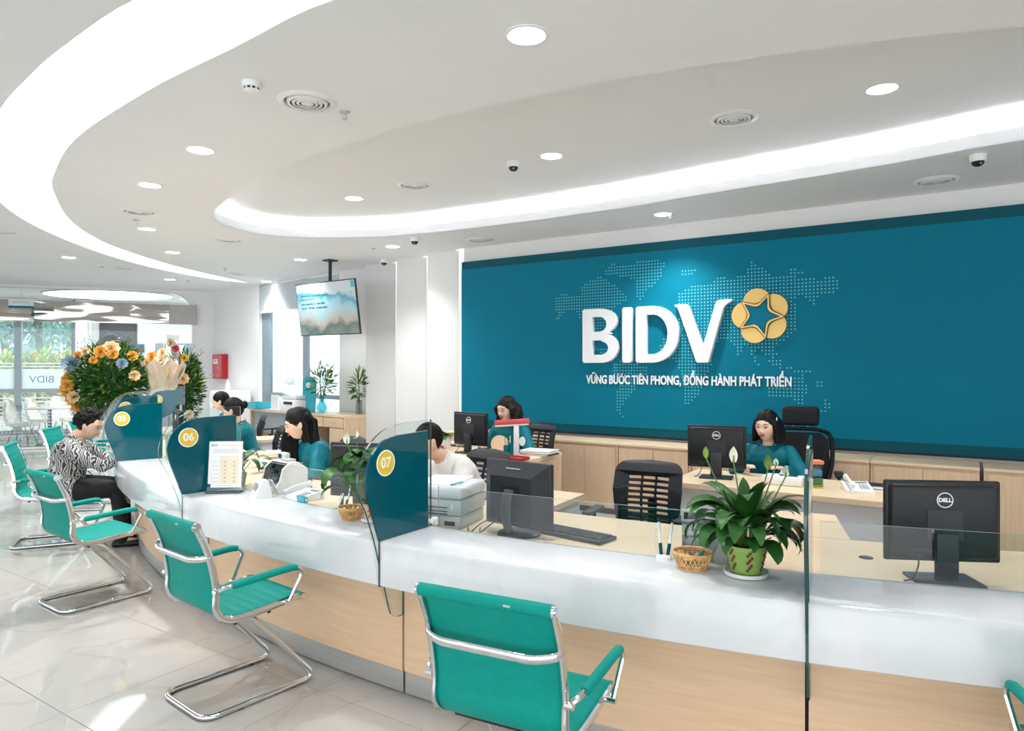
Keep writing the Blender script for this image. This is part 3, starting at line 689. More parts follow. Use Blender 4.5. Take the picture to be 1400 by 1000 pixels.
# ================================================================ VISITOR CHAIRS
def make_visitor():
    t = thing('visitor_chair', '', 'chair')
    prof = smoothpath([(.235, 0, .452), (.19, 0, .456), (.08, 0, .446), (-.04, 0, .436), (-.13, 0, .437), (-.185, 0, .46), (-.213, 0, .51), (-.212, 0, .58), (-.225, 0, .67), (-.255, 0, .78), (-.30, 0, .885)], 7)
    # cumulative length for the ribs
    L_ = [0]
    for i in range(1, len(prof)): L_.append(L_[-1]+(prof[i]-prof[i-1]).length)
    W_ = .222; vs = []; fs = []; n = len(prof); cols = [-W_, -W_*.97, W_*.97, W_]
    for i, p in enumerate(prof):
        tg = (prof[min(i+1, n-1)]-prof[max(i-1, 0)]).normalized(); nn = Vector((tg.z, 0, -tg.x))
        if nn.z < 0 and i < n/3: nn = -nn
        nn = Vector((-tg.z, 0, tg.x)) if False else nn
        vs += [(p, nn, L_[i])]
    # dense resample for ribs
    S_ = []; tot = L_[-1]; m_ = 92
    for q in range(m_+1):
        l = tot*q/m_; i = max(j for j in range(n) if L_[j] <= l+1e-9); i = min(i, n-2); f_ = (l-L_[i])/max(1e-6, L_[i+1]-L_[i])
        p = prof[i].lerp(prof[i+1], f_); tg = (prof[min(i+2, n-1)]-prof[max(i-1, 0)]).normalized(); nn = Vector((tg.z, 0, -tg.x))   # points up on the seat, forward on the back
        S_.append((p, nn, l))
    vv = []; ff = []
    for p, nn, l in S_:
        rib = .008+.005*abs(sin(pi*l/.052))**.5
        for y, h in ((-W_, 0), (-W_, .006), (-W_+.012, rib), (W_-.012, rib), (W_, .006), (W_, 0), (W_-.01, -.004), (-W_+.01, -.004)):
            vv.append(p+nn*h+Vector((0, y, 0)))
    k = 8
    for i in range(m_):
        for j in range(k):
            l = (j+1) % k; ff.append((i*k+j, (i+1)*k+j, (i+1)*k+l, i*k+l))
    ff.append(tuple(range(k))); ff.append(tuple(m_*k+j for j in reversed(range(k))))
    b = MB(); b.add(vv, ff); b.build('seat_sling', 'teal_leather', t, smooth=50)
    for sy in (-1, 1):
        b = MB(); b.tube([p+Vector((0, sy*.232, 0)) for p in prof], .017, 8, flat=.6, up=(0, 1, 0) if False else None); b.build('side_rail', 'chrome', t)
    b = MB(); b.tube([(-.303, -.232, .888), (-.303, .232, .888)], .0205, 14); rl = b.build('head_roll', 'teal_leather', t)
    for sy in (-1, 1):
        b = MB(); b.tube([(-.303, sy*.232, .888), (-.303, sy*.240, .888)], .0205, 14); b.tube([(-.303, sy*.24, .888), (-.303, sy*.2435, .888)], .012, 12); b.build('end_cap', 'chrome', rl)
    b = MB(); b.rbox((-.3235, -.09, .888), (.004, .026, .007), .002, 1); b.build('badge', 'steel', rl)
    b = MB(); b.tube([(.243, -.232, .448), (.243, .232, .448)], .016, 12); fr = b.build('front_roll', 'teal_leather', t)
    for sy in (-1, 1):
        b = MB(); b.tube([(.243, sy*.232, .448), (.243, sy*.243, .448)], .0165, 12); b.build('end_cap', 'chrome', fr)
    # curved brace behind the back
    cb = fillet([(-.245, -.238, .745), (-.275, -.225, .742), (-.305, -.165, .735), (-.305, .165, .735), (-.275, .225, .742), (-.245, .238, .745)], .03, 3)
    b = MB(); b.tube(cb, .014, 8, flat=.35, up=(0, 0, 1)); b.build('back_brace', 'chrome', t)
    for sy in (-1, 1):
        a_ = fillet([(-.222, sy*.247, .585), (-.19, sy*.272, .605), (.16, sy*.278, .625), (.205, sy*.278, .59), (.135, sy*.262, .455)], .045, 5)
        b = MB(); b.tube(a_, .010, 8); ar = b.build('armrest', 'chrome', t)
        b = MB(); b.tube([(-.16, sy*.2735, .607), (-.15, sy*.274, .6075), (.09, sy*.277, .621), (.14, sy*.278, .622), (.168, sy*.278, .617)], [.012, .0175, .0175, .0175, .015], 12); b.build('arm_pad', 'teal_leather', ar)
        b = MB(); b.tube([(-.222, sy*.235, .585), (-.222, sy*.262, .585)], .012, 8); b.build('bolt', 'chrome', ar)
        b = MB(); b.tube([(.135, sy*.232, .452), (.135, sy*.275, .452)], .012, 8); b.build('bolt', 'chrome', ar)
    bp = fillet([(-.05, -.165, .405), (.0, -.185, .412), (.285, -.20, .014+.02), (.26, -.20, .014), (-.255, -.205, .014), (-.255, .205, .014), (.26, .20, .014), (.285, .20, .034), (.0, .185, .412), (-.05, .165, .405)], .06, 6)
    bp = fillet([(-.08, -.165, .408), (-.02, -.185, .412), (.33, -.20, .014), (-.255, -.205, .014), (-.255, .205, .014), (.33, .20, .014), (-.02, .185, .412), (-.08, .165, .408)], .075, 6)
    b = MB(); b.tube(bp, .0135, 10); b.build('sled_base', 'chrome', t)
    b = MB(); b.rbox((-.03, 0, .418), (.17, .34, .014), .004, 1); b.tube([(-.11, -.215, .412), (-.11, .215, .412)], .009, 8); b.tube([(.06, -.215, .418), (.06, .215, .418)], .009, 8); b.build('seat_plate', 'black_plastic', t)
    for x_, y_ in ((-.08, -.205), (-.08, .205), (.2, -.2), (.2, .2)):
        b = MB(); b.rbox((x_, y_, .004), (.03, .016, .008), .002, 1); b.build('glide', 'black_plastic', t)
    return t
V0 = make_visitor()
vis = [((.05, 2.37), 63, 'teal visitor chair with chrome frame in the centre foreground, back to camera'),
       ((-1.37, 3.41), 50.5, 'teal visitor chair with chrome sled base in front of partition 06'),
       ((-2.885, 4.75), 54, 'teal visitor chair in front of partition 05, empty, nearest the seated older woman'),
       ((-4.20, 6.27), 24, 'teal visitor chair on which the older woman is sitting'),
       ((-4.86, 7.78), 12, 'teal visitor chair behind the older woman, ribbed back showing left of her'),
       ((-5.22, 8.80), 8, 'teal visitor chair furthest back, below the large orange flower arrangement'),
       ((1.765, 1.90), 77, 'teal visitor chair cut off by the bottom right corner')]
for i, ((x, y), h, lb) in enumerate(vis):
    o = V0 if i == 0 else copy_tree(V0)
    o.location = (x, y, 0); o.rotation_euler.z = R(h); o['label'] = lb; o['group'] = 'teal visitor chairs along the counter'

# ================================================================ CEILING FITTINGS
def ceil_z(u, v):
    """which ceiling level does this fitting hang from"""
    p = at(u, v, CZ)
    return CZ+.217 if inside(p.x, p.y, oval) else CZ
def cpos(u, v):
    z = ceil_z(u, v); p = at(u, v, z); return p
def make_down():
    t = thing('downlight', '', 'light')
    b = MB(); b.lathe([(.105, 0), (.105, -.004), (.09, -.007), (.085, -.002), (.085, .0)], 24); b.build('trim_ring', 'white', t)
    b = MB(); b.lathe([(.085, -.0035), (.0001, -.0045)], 24); b.build('lens', 'lamp', t)
    return t
dl0 = make_down()
DL = [(720, 48, 'top centre, the largest in the picture'), (1206, 121, 'in the raised ceiling at the right'), (754, 213, 'in the raised ceiling above the sign wall'), (274, 205, 'in the island left of the smoke detector'),
      (205, 253, 'left part of the island, second largest of its row'), (484, 271, 'near the left tip of the raised ceiling'), (201, 313, 'beside the small sprinkler at the left'), (907, 293, 'directly over the sign wall'),
      (537, 337, 'in front of the white pilasters'), (236, 345, 'next to the thin end of the crescent light'), (411, 355, 'near the hanging television'), (94, 352, 'left, above the glazed partition'), (232, 382, 'close to the far left corner'), (364, 385, 'above the left window blind')]
lampdata = bpy.data.lights.new('downlight_lamp', 'SPOT'); lampdata.energy = 62; lampdata.spot_size = R(115); lampdata.spot_blend = .9; lampdata.shadow_soft_size = .08; lampdata.color = (1, .995, .985)
for i, (u, v, lb) in enumerate(DL):
    o = dl0 if i == 0 else copy_tree(dl0)
    p = cpos(u, v); o.location = p; o['label'] = 'round recessed downlight '+lb; o['group'] = 'recessed ceiling downlights'
    l = bpy.data.objects.new('downlight_lamp', lampdata); l.location = (0, 0, -.02); l.parent = o; COL.objects.link(l)
# downlights of the same grid that hang outside the picture
for qi, (x, y) in enumerate(((3.3, 1.2), (.9, .2), (-1.9, .8), (-4.2, 2.0), (-5.6, -1.0), (2.4, -1.6), (-1.2, -2.4), (-6.9, 4.2), (-8.6, 7.4), (5.6, 2.6), (4.3, 1.9))):
    o = copy_tree(dl0); o.location = (x, y, CZ); o['label'] = 'recessed downlight outside the picture, '+['right of the photographer', 'just above the photographer', 'left of the photographer', 'over the waiting floor at left', 'far behind at left', 'behind at right', 'behind the photographer', 'over the left floor nearest the crescent light', 'left before the glass wall', 'far right beyond the near counter', 'over the right end of the counter'][qi]; o['group'] = 'recessed downlights behind the photographer'
    for c_ in list(o.children):
        pass
    if not any(c_.type == 'LIGHT' for c_ in o.children):
        l = bpy.data.objects.new('downlight_lamp', lampdata); l.location = (0, 0, -.02); l.parent = o; COL.objects.link(l)
# round air diffusers
def make_vent():
    t = thing('air_diffuser', '', 'vent')
    b = MB(); b.lathe([(.17, 0), (.165, -.006), (.135, -.012), (.13, 0)], 28); b.build('outer_ring', 'white', t)
    b = MB(); b.lathe([(.13, -.001), (.0001, -.001)], 24); b.build('dark_core', 'grey_mid', t)
    for r_ in (.118, .092, .066):
        b = MB(); b.lathe([(r_, -.001), (r_-.004, -.013), (r_-.02, -.016), (r_-.018, -.010), (r_-.008, -.001)], 24); b.build('cone_ring', 'white', t)
    b = MB(); b.lathe([(.04, -.001), (.036, -.014), (.0001, -.017)], 20); b.build('centre_cap', 'white', t)
    return t
v0 = make_vent()
VT = [(420, 139, 'top left, next to the smoke detector'), (1003, 162, 'middle of the raised ceiling'), (567, 253, 'left part of the raised ceiling'), (190, 289, 'left of the island above a sprinkler'), (313, 328, 'beyond the left tip of the raised ceiling'),
      (657, 328, 'over the corner of the sign wall'), (1280, 247, 'right, beside the dome camera over the sign wall'), (170, 366, 'near the glazed partition'), (3, 316, 'at the left edge of the picture'), (326, 374, 'near the far corner of the room')]
for i, (u, v, lb) in enumerate(VT):
    o = v0 if i == 0 else copy_tree(v0)
    o.location = cpos(u, v); o['label'] = 'round white ceiling air diffuser, '+lb; o['group'] = 'round ceiling air diffusers'
# smoke detectors
def make_smoke():
    t = thing('smoke_detector', '', 'detector')
    b = MB(); b.lathe([(.052, 0), (.052, -.022), (.048, -.03)], 20); b.build('base', 'white', t)
    b = MB(); b.lathe([(.041, -.03), (.041, -.042)], 20); b.build('vent_slots', 'dark_gray', t)
    b = MB()
    for k in range(10): b.box((.042*cos(R(36*k)), .042*sin(R(36*k)), -.036), (.006, .009, .014), rz=R(36*k))
    b.build('slot_ribs', 'white', t)
    b = MB(); b.lathe([(.042, -.042), (.03, -.05), (.0001, -.053)], 20); b.build('cap', 'white', t)
    return t
sm0 = make_smoke()
for i, (u, v, lb) in enumerate([(344, 113, 'large one at top left beside the round diffuser'), (138, 362, 'small one at far left near the partition')]):
    o = sm0 if i == 0 else copy_tree(sm0); o.location = cpos(u, v); o['label'] = 'white smoke detector on the ceiling, '+lb
# sprinklers
def make_spr():
    t = thing('sprinkler', '', 'sprinkler')
    b = MB(); b.lathe([(.035, 0), (.03, -.008), (.014, -.01)], 16); b.build('escutcheon', 'steel', t)
    b = MB(); b.tube([(0, 0, -.008), (0, 0, -.02)], .008, 8)
    b.tube([(.006, 0, -.02), (.014, 0, -.03), (.004, 0, -.042)], .003, 5); b.tube([(-.006, 0, -.02), (-.014, 0, -.03), (-.004, 0, -.042)], .003, 5); b.build('body', 'chrome', t)
    b = MB(); b.lathe([(.018, -.042), (.018, -.045), (.0001, -.046)], 10); b.build('deflector', 'steel', t)
    return t
sp0 = make_spr()
for i, (u, v, lb) in enumerate([(471, 153, 'right of the round diffuser at top left'), (186, 301, 'left part of the island'), (917, 293, 'over the sign wall beside a downlight'), (511, 340, 'before the pilasters'), (308, 367, 'beside the end of the crescent light'), (257, 384, 'near the far corner of the room')]):
    o = sp0 if i == 0 else copy_tree(sp0); o.location = cpos(u, v); o['label'] = 'small chrome fire sprinkler in the ceiling, '+lb; o['group'] = 'ceiling sprinklers'
# dome cameras
def make_dome():
    t = thing('dome_camera', '', 'camera')
    b = MB(); b.lathe([(.055, 0), (.055, -.03), (.05, -.045), (.044, -.05)], 20); b.build('housing', 'white', t)
    b = MB(); b.lathe([(.042, -.048), (.038, -.066), (.025, -.08), (.0001, -.086)], 18); b.build('dome', 'black_plastic', t)
    b = MB(); b.ball((.0, -.028, -.064), .012, 8); b.build('lens', 'grey_mid', t)
    return t
dm0 = make_dome()
for i, (u, v, lb) in enumerate([(702, 221, 'in the raised ceiling left of centre'), (1337, 212, 'at the right edge over the sign wall'), (567, 325, 'large one before the pilasters'), (525, 355, 'lower small one at the first pilaster')]):
    o = dm0 if i == 0 else copy_tree(dm0); o.location = cpos(u, v); o['label'] = 'white dome security camera on the ceiling, '+lb; o['group'] = 'dome cameras on the ceiling'
# ================================================================ LOW CABINETS UNDER THE SIGN
CB = 6.76; UW = .8
cabs = [(-5.53, 'hidden corner one by the pilasters'), (-4.73, 'behind the left manager'), (-3.93, 'directly right of the left manager desk'), (-3.13, 'second right of the left manager desk'), (-2.33, 'behind the right manager monitor'), (-1.53, 'behind the right manager chair'), (-.73, 'behind the large monitor at right'), (.09, 'right of the large monitor'), (.91, 'at the far right')]
def make_cab():
    t = thing('low_cabinet', '', 'cabinet')
    b = MB(); b.bx((.004, .02, .06), (UW-.004, .455, .745)); b.build('body', 'wood', t, smooth=0)
    b = MB(); b.bx((.02, .04, 0), (UW-.02, .44, .06)); b.build('plinth', 'dark_gray', t, smooth=0)
    b = MB(); b.rbox((UW/2, .228, .7575), (UW-.003, .46, .025), .003, 1); b.build('top', 'wood_top', t, smooth=0)
    for k in (0, 1):
        x0 = .03+k*(UW/2-.028); x1 = x0+UW/2-.032
        b = MB(); b.rbox(((x0+x1)/2, .010, .395), (x1-x0, .018, .65), .002, 1); d = b.build('door', 'wood', t, smooth=0)
        hx = x1-.035 if k == 0 else x0+.035
        b = MB(); b.tube(fillet([(hx, .0, .50), (hx, -.022, .50), (hx, -.022, .62), (hx, .0, .62)], .008, 3), .004, 6); b.build('handle', 'steel', d)
    return t
c0 = make_cab()
for i, (a, lb) in enumerate(cabs):
    o = c0 if i == 0 else copy_tree(c0)
    o.location = ab(a, CB-.0); o.rotation_euler.z = RZW; o['label'] = 'low pale wood two-door cabinet under the teal wall, '+lb; o['group'] = 'low cabinets under the sign wall'

# ================================================================ MANAGER DESKS (along the wall)
def manager_desk(a0, a1, b0, b1, lb, apron=True):
    t = thing('manager_desk', lb, 'desk', ab(a0, b0), RZW); L_ = a1-a0; Dp = b1-b0
    b = MB(); b.rbox((L_/2, Dp/2, .73), (L_, Dp, .04), .003, 1); b.build('desk_top', 'wood_top', t, smooth=0)
    for x in (.02, L_-.02):
        b = MB(); b.bx((x-.02, .02, 0), (x+.02, Dp-.02, .709)); b.build('side_panel', 'wood', t, smooth=0)
    b = MB(); b.bx((.04, .12, .30), (L_-.04, .14, .709)); b.build('modesty_panel', 'whitematte', t, smooth=0)
    b = MB(); b.bx((.04, .06, .12), (L_-.04, .08, .30)); b.build('lower_panel', 'wood_h', t, smooth=0)
    return t
manager_desk(-4.95, -3.32, 5.15, 5.9, 'pale wood manager desk at left with gift ornament and red tray')
manager_desk(-1.86, -.30, 4.87, 5.6, 'pale wood manager desk at right with tissue box and candy jar')

# ================================================================ OFFICE CHAIRS
def slot_back(name, W_, H_, rows, parent, M_, mat_='black_matte', th=.014):
    """curved shell with rows of three open slots"""
    n = 6
    outl = [(-W_*.44, 0), (W_*.44, 0)] + [(W_*.47, H_*.3), (W_*.5, H_*.6), (W_*.49, H_*.86)] + arcpts(W_*.49-.07, H_*.93-.04, .07, .065, 10, 85, 5) + [(0, H_)] + arcpts(-W_*.49+.07, H_*.93-.04, .07, .065, 95, 170, 5) + [(-W_*.49, H_*.86), (-W_*.5, H_*.6), (-W_*.47, H_*.3)]
    loops = [outl]; y0 = H_*.10; y1 = H_*.80; rh = (y1-y0)/rows
    for r_ in range(rows):
        ww = W_*.31
        for k in range(3):
            xa_ = -ww+k*2*ww/3+.004; xb_ = -ww+(k+1)*2*ww/3-.004; ya = y0+r_*rh+rh*.25; yb = y0+(r_+1)*rh-rh*.12
            c_ = .006
            loops.append([(xa_+c_, ya), (xb_-c_, ya), (xb_, ya+c_), (xb_, yb-c_), (xb_-c_, yb), (xa_+c_, yb), (xa_, yb-c_), (xa_, ya+c_)])
    o = curve_mesh(name, loops, th/2, mat_, parent, None, bevel=.002)
    # bend round the sitter and tilt
    for v in o.data.vertices:
        x, y, z = v.co; v.co = Vector((z - 1.1*x*x*.9, x, y)) if False else Vector((-(z) + .9*x*x + .05*sin(pi*min(1, y/H_)) - .10*y, x, y))
    o.data.transform(M_); return o
def make_office(headrest=False):
    t = thing('office_chair', '', 'chair')
    b = MB(); b.rbox((.02, 0, .47), (.48, .48, .075), .03, 3); b.build('seat', 'black_fabric', t)
    slot_back('backrest', .455, .47, 9, t, Matrix.Translation((-.27, 0, .50)))
    b = MB(); b.tube(smoothpath([(-.05, 0, .42), (-.22, 0, .43), (-.315, 0, .50), (-.335, 0, .72)], 4), .02, 8, flat=1.6); b.build('back_support', 'black_plastic', t)
    for sy in (-1, 1):
        b = MB(); b.tube(fillet([(.0, sy*.22, .42), (.0, sy*.29, .44), (-.02, sy*.29, .655)], .04, 4), .013, 8); ar = b.build('armrest', 'black_plastic', t)
        b = MB(); b.rbox((.0, sy*.29, .668), (.25, .07, .025), .011, 2); b.build('arm_pad', 'dark_gray', ar)
    b = MB(); b.lathe([(.03, .13), (.03, .28), (.018, .28), (.018, .43)], 12); b.box((0, 0, .425), (.2, .16, .03)); b.build('gas_column', 'dark_gray', t)
    for k in range(5):
        a = R(72*k+18); b = MB(); b.tube([(.02*cos(a), .02*sin(a), .135), (.16*cos(a), .16*sin(a), .12), (.30*cos(a), .30*sin(a), .075)], [.028, .02, .014], 6); lg = b.build('base_leg', 'dark_gray', t)
        b = MB(); X = Matrix.Translation((.30*cos(a), .30*sin(a), .03)) @ Matrix.Rotation(a, 4, 'Z') @ Matrix.Rotation(R(90), 4, 'X')
        b.lathe([(.029, -.022), (.029, .022)], 12, mtx=X); b.build('caster', 'black_plastic', lg)
    return t
o0 = make_office()
def face(p, a): return R(a)
och = [((.78, 4.32), -118, 'black slotted-back office chair, empty, behind the keyboard in the centre'),
       ((-.36, 4.98), -135, 'black slotted-back office chair of the man in the white shirt'),
       ((-1.60, 5.93), -140, 'black office chair behind the woman in glasses, its top above the monitor'),
       ((-2.62, 7.10), -150, 'black slotted office chair left of the woman in glasses, the nearer of two'),
       ((-3.42, 8.75), -155, 'black slotted office chair left of the woman in glasses, the further of two'),
       ((-3.30, 10.05), -120, 'large black office chair in front of the white printer'),
       ((.14, 7.42), -137, 'black slotted office chair of the long-haired left manager')]
for i, ((x, y), h, lb) in enumerate(och):
    o = o0 if i == 0 else copy_tree(o0)
    o.location = (x, y, 0); o.rotation_euler.z = R(h); o['label'] = lb; o['group'] = 'black office chairs'
ex = thing('executive_chair', 'tall black executive chair with padded headrest behind right manager', 'chair', (2.50, 5.98, 0), R(-112))
b = MB(); b.rbox((.02, 0, .48), (.5, .52, .09), .035, 3); b.build('seat', 'black_fabric', ex)
b = MB(); b.tube(smoothpath([(-.22, -.20, .52), (-.25, -.255, .72), (-.27, -.25, .95), (-.275, -.17, 1.02), (-.275, 0, 1.03), (-.275, .17, 1.02), (-.27, .25, .95), (-.25, .255, .72), (-.22, .20, .52)], 5), .032, 10, flat=.6); b.build('back_frame', 'black_plastic', ex)
b = MB(); b.prism([(-.2, .52), (.2, .52), (.24, .72), (.23, .93), (.17, 1.0), (-.17, 1.0), (-.23, .93), (-.24, .72)], -.008, .008, 0, Matrix(((0, 0, 1, -.26), (1, 0, 0, 0), (0, 1, 0, 0), (0, 0, 0, 1)))); b.build('mesh_back', 'black_fabric', ex, smooth=0)
b = MB(); b.rbox((-.265, 0, 1.145), (.075, .31, .175), .04, 4); b.build('headrest', 'black_fabric', ex)
b = MB()
for y in (-.06, .06): b.tube([(-.275, y, 1.02), (-.27, y, 1.08)], .007, 6)
b.build('headrest_posts', 'steel', ex)
b = MB(); b.tube(smoothpath([(-.05, 0, .42), (-.25, 0, .44), (-.31, 0, .6), (-.30, 0, .8)], 4), .025, 8); b.build('back_support', 'black_plastic', ex)
b = MB(); b.lathe([(.03, .13), (.03, .28), (.018, .28), (.018, .44)], 12); b.build('gas_column', 'dark_gray', ex)
for sy in (-1, 1):
    b = MB(); b.tube(fillet([(.0, sy*.23, .43), (.0, sy*.30, .45), (-.02, sy*.30, .66)], .04, 4), .015, 8); ar = b.build('armrest', 'black_plastic', ex)
    b = MB(); b.rbox((.0, sy*.30, .672), (.26, .075, .03), .012, 2); b.build('arm_pad', 'dark_gray', ar)
for k in range(5):
    a = R(72*k+18); b = MB(); b.tube([(.02*cos(a), .02*sin(a), .135), (.17*cos(a), .17*sin(a), .12), (.31*cos(a), .31*sin(a), .075)], [.028, .02, .014], 6); lg = b.build('base_leg', 'dark_gray', ex)
    b = MB(); X = Matrix.Translation((.31*cos(a), .31*sin(a), .03)) @ Matrix.Rotation(a, 4, 'Z') @ Matrix.Rotation(R(90), 4, 'X')
    b.lathe([(.029, -.022), (.029, .022)], 12, mtx=X); b.build('caster', 'black_plastic', lg)

# ================================================================ MONITORS   (local +x = screen side; rear faces -x)
TXY = Matrix(((0, 0, -1, 0), (-1, 0, 0, 0), (0, 1, 0, 0), (0, 0, 0, 1)))    # text plane facing -x
def make_monitor():
    t = thing('monitor', '', 'monitor')
    b = MB(); b.rbox((0, 0, .235), (.022, .43, .32), .008, 3); b.rbox((-.018, 0, .235), (.03, .40, .29), .014, 3); b.build('housing', 'black_plastic', t)
    b = MB(); b.box((.0115, 0, .24), (.002, .40, .275)); b.build('screen', mat('screen_face', '#2A3A48', .15), t, smooth=0)
    b = MB(); b.box((-.0335, 0, .368), (.002, .36, .0045)); b.build('top_slot', 'black_matte', t, smooth=0)
    b = MB(); b.rbox((-.0345, 0, .225), (.004, .135, .12), .002, 1); b.build('rear_plate', 'dark_gray', t, smooth=0)
    b = MB(); b.box((-.034, 0, .122), (.004, .30, .012)); b.box((-.0345, .11, .105), (.002, .05, .012)); b.build('port_strip', 'black_matte', t, smooth=0)
    b = MB(); b.tube([(-.034, .0285*cos(R(a)), .322+.0285*sin(R(a))) for a in range(0, 360, 12)], .0022, 5, closed=True); lg = b.build('logo', 'sign_white', t)
    text_mesh('logo_text', 'DELL', .0215, 'sign_white', lg, Matrix.Translation((-.0345, 0, .322)) @ TXY, .0006, .0009)
    b = MB(); b.rbox((-.045, 0, .10), (.028, .082, .19), .006, 2); b.build('stand_neck', 'dark_gray', t)
    b = MB(); b.rbox((-.02, 0, .006), (.17, .24, .012), .005, 2); b.build('stand_foot', 'dark_gray', t)
    b = MB(); b.tube(smoothpath([(-.035, .10, .115), (-.05, .105, .07), (-.06, .13, .02), (-.05, .16, .006)], 4), .003, 6); b.build('cable', 'dark_gray', t)
    return t
m0 = make_monitor()
mons = [((1.70, 2.74, .75), 83, 'large black monitor seen from behind on the near counter, at right'),
        ((1.555, 5.25, .75), 68, 'black monitor seen from behind on the right manager desk'),
        ((-.40, 6.72, .75), 52, 'black monitor seen from behind on the left manager desk'),
        ((-.875, 4.07, .75), 74, 'dark monitor behind the drooping plant left of partition 07'),
        ((-3.40, 7.06, .75), 34, 'dark monitor seen between partitions 05 and 06'),
        ((-4.02, 8.36, .75), 22, 'dark monitor beyond partition 05, furthest away')]
for i, (p, h, lb) in enumerate(mons):
    o = m0 if i == 0 else copy_tree(m0)
    o.location = p; o.rotation_euler.z = R(h); o['label'] = lb; o['group'] = 'black computer monitors'
# the older deep-backed monitor with ventilated shell
t = thing('vented_monitor', 'bulky black monitor with ventilated rear shell beside the grey printer', 'monitor', (.035, 3.47, .75), R(52))
b = MB(); b.rbox((0, 0, .205), (.03, .41, .33), .008, 2); b.build('bezel', 'dark_gray', t)
rear = [(-.015, .20, .16), (-.06, .155, .105)]
b = MB()
def ringv(x, hw, zl, zh): return [(x, -hw, zl), (x, hw, zl), (x, hw, zh), (x, -hw, zh)]
r0, r1 = ringv(-.015, .198, .045, .365), ringv(-.075, .125, .07, .30)
b.add(r0+r1, [(0, 1, 5, 4), (1, 2, 6, 5), (2, 3, 7, 6), (3, 0, 4, 7), (4, 5, 6, 7)]); b.build('rear_shell', 'black_matte', t, smooth=0)
b = MB()
for sy in (-1, 1):
    for k in range(22):
        z = .075+k*.0105; f0 = .08
        pa = Vector((-.0185, sy*.192, z)); pb = Vector((-.068, sy*.132, .075+(z-.075)*.92))
        b.tube([pa, pb], .0016, 4)
tag(b.build('side_vents', 'dark_gray', t), kind='stuff')
b = MB(); b.box((-.0765, 0, .20), (.003, .11, .11)); b.build('rear_plate', 'black_plastic', t, smooth=0)
text_mesh('logo_text', 'VIEWSONIC', .017, 'sign_white', t, Matrix.Translation((-.045, .0, .335)) @ Matrix.Rotation(R(-42), 4, 'Y') @ TXY, .0004, .0006)
b = MB(); b.tube(smoothpath([(-.08, 0, .235), (-.10, 0, .20), (-.105, 0, .1), (-.075, 0, .02)], 5), .03, 8, flat=.35, up=(0, 1, 0)); b.build('stand_neck', 'dark_gray', t)
b = MB(); b.lathe([(.11, 0), (.11, .012), (.09, .02)], 24); b.build('stand_foot', 'dark_gray', t)
b = MB(); b.tube(smoothpath([(-.07, .05, .10), (-.12, .10, .05), (-.11, .16, .01), (-.02, .24, .005)], 5), .003, 6); b.build('cable', 'black_plastic', t)
b = MB(); b.tube(smoothpath([(-.07, .07, .10), (-.13, .14, .06), (-.14, .2, .01), (-.05, .3, .005)], 5), .003, 6); b.build('cable', 'black_plastic', t)

# ================================================================ KEYBOARD
p1, p2 = at(750, 724, .765), at(826, 739, .765)
kd = (p2-p1).normalized(); kc = (p1+p2)/2 - kd*.04 + Vector((-kd.y, kd.x, 0))*.02
t = thing('keyboard', 'black computer keyboard on the desk behind the low glass screen', 'keyboard', (kc.x, kc.y, .751), atan2(kd.y, kd.x))
b = MB(); b.rbox((0, 0, .010), (.44, .15, .018), .005, 2); b.build('case', 'black_plastic', t)
b = MB(); b.box((-.01, 0, .021), (.017, .017, .006)); k0 = None
for r_ in range(5):
    for c_ in range(20):
        if k0 is None:
            kb = MB(); kb.rbox((0, 0, 0), (.017, .0185, .008), .002, 1); k0 = kb.build('key', 'dark_gray', t); k = k0
        else: k = k0.copy(); COL.objects.link(k)
        k.location = (-.200+c_*.021, -.046+r_*.023, .0225)

# ================================================================ PRINTERS
pp = at(620, 727, .75)
t = thing('laser_printer', 'grey office laser printer behind the low glass beside partition 07', 'printer', (-.36, 3.76, .75), R(-22))
b = MB(); b.rbox((0, 0, .035), (.32, .30, .07), .01, 2); b.build('paper_tray', 'grey_case', t)
b = MB(); b.rbox((0, 0, .112), (.335, .31, .085), .012, 2); b.build('body', 'grey_case', t)
b = MB(); b.rbox((0, 0, .188), (.34, .315, .068), .02, 3); b.build('lid', 'grey_light', t)
for z in (.092, .112, .078):
    b = MB(); b.box((-.02, -.156, z), (.22, .004, .004)); b.build('slot', 'dark_gray', t, smooth=0)
b = MB(); b.rbox((.115, -.157, .115), (.014, .006, .03), .002, 1); b.build('release_button', 'grey_light', t)
b = MB(); b.rbox((.10, -.151, .03), (.06, .006, .022), .002, 1); b.build('power_panel', 'dark_gray', t)
b = MB()
for k in range(4): b.box((.0+k*.012, -.1515, .035), (.003, .004, .03))
b.build('grille', 'dark_gray', t, smooth=0)
b = MB(); b.box((-.01, .02, .225), (.23, .30, .004), rz=.15)
o = b.build('paper_sheets', 'paper', smooth=0, loc=(-.36, 3.76, .75), rz=R(-22)); tag(o, 'white sheets of paper lying on top of the grey printer', 'paper')
pn = thing('pen', 'teal pen lying tilted on the grey printer lid', 'pen', tuple(Vector((-.36, 3.76, .981)) + Matrix.Rotation(R(-22), 3, 'Z') @ Vector((.115, -.09, 0))), R(60))
b = MB(); b.tube([(-.045, 0, 0), (.05, 0, 0)], .004, 8); b.build('barrel', 'blue_plastic', pn)
b = MB(); b.tube([(-.065, 0, 0), (-.045, 0, 0)], [.001, .004], 8); b.build('tip', 'teal_dark', pn)

# white paper flower by partition 07
p = at(592, 718, .782); t = thing('paper_flower', 'crumpled white paper flower at the foot of partition 07', 'flower', (p.x, p.y, .781))
for k in range(9):
    b = MB(); b.ball((.014*cos(k*2.4), .014*sin(k*2.4), .012+.010*(k % 3)), .013, 6, sc=(1, .6, .9)); b.build('petal', 'paper', t)
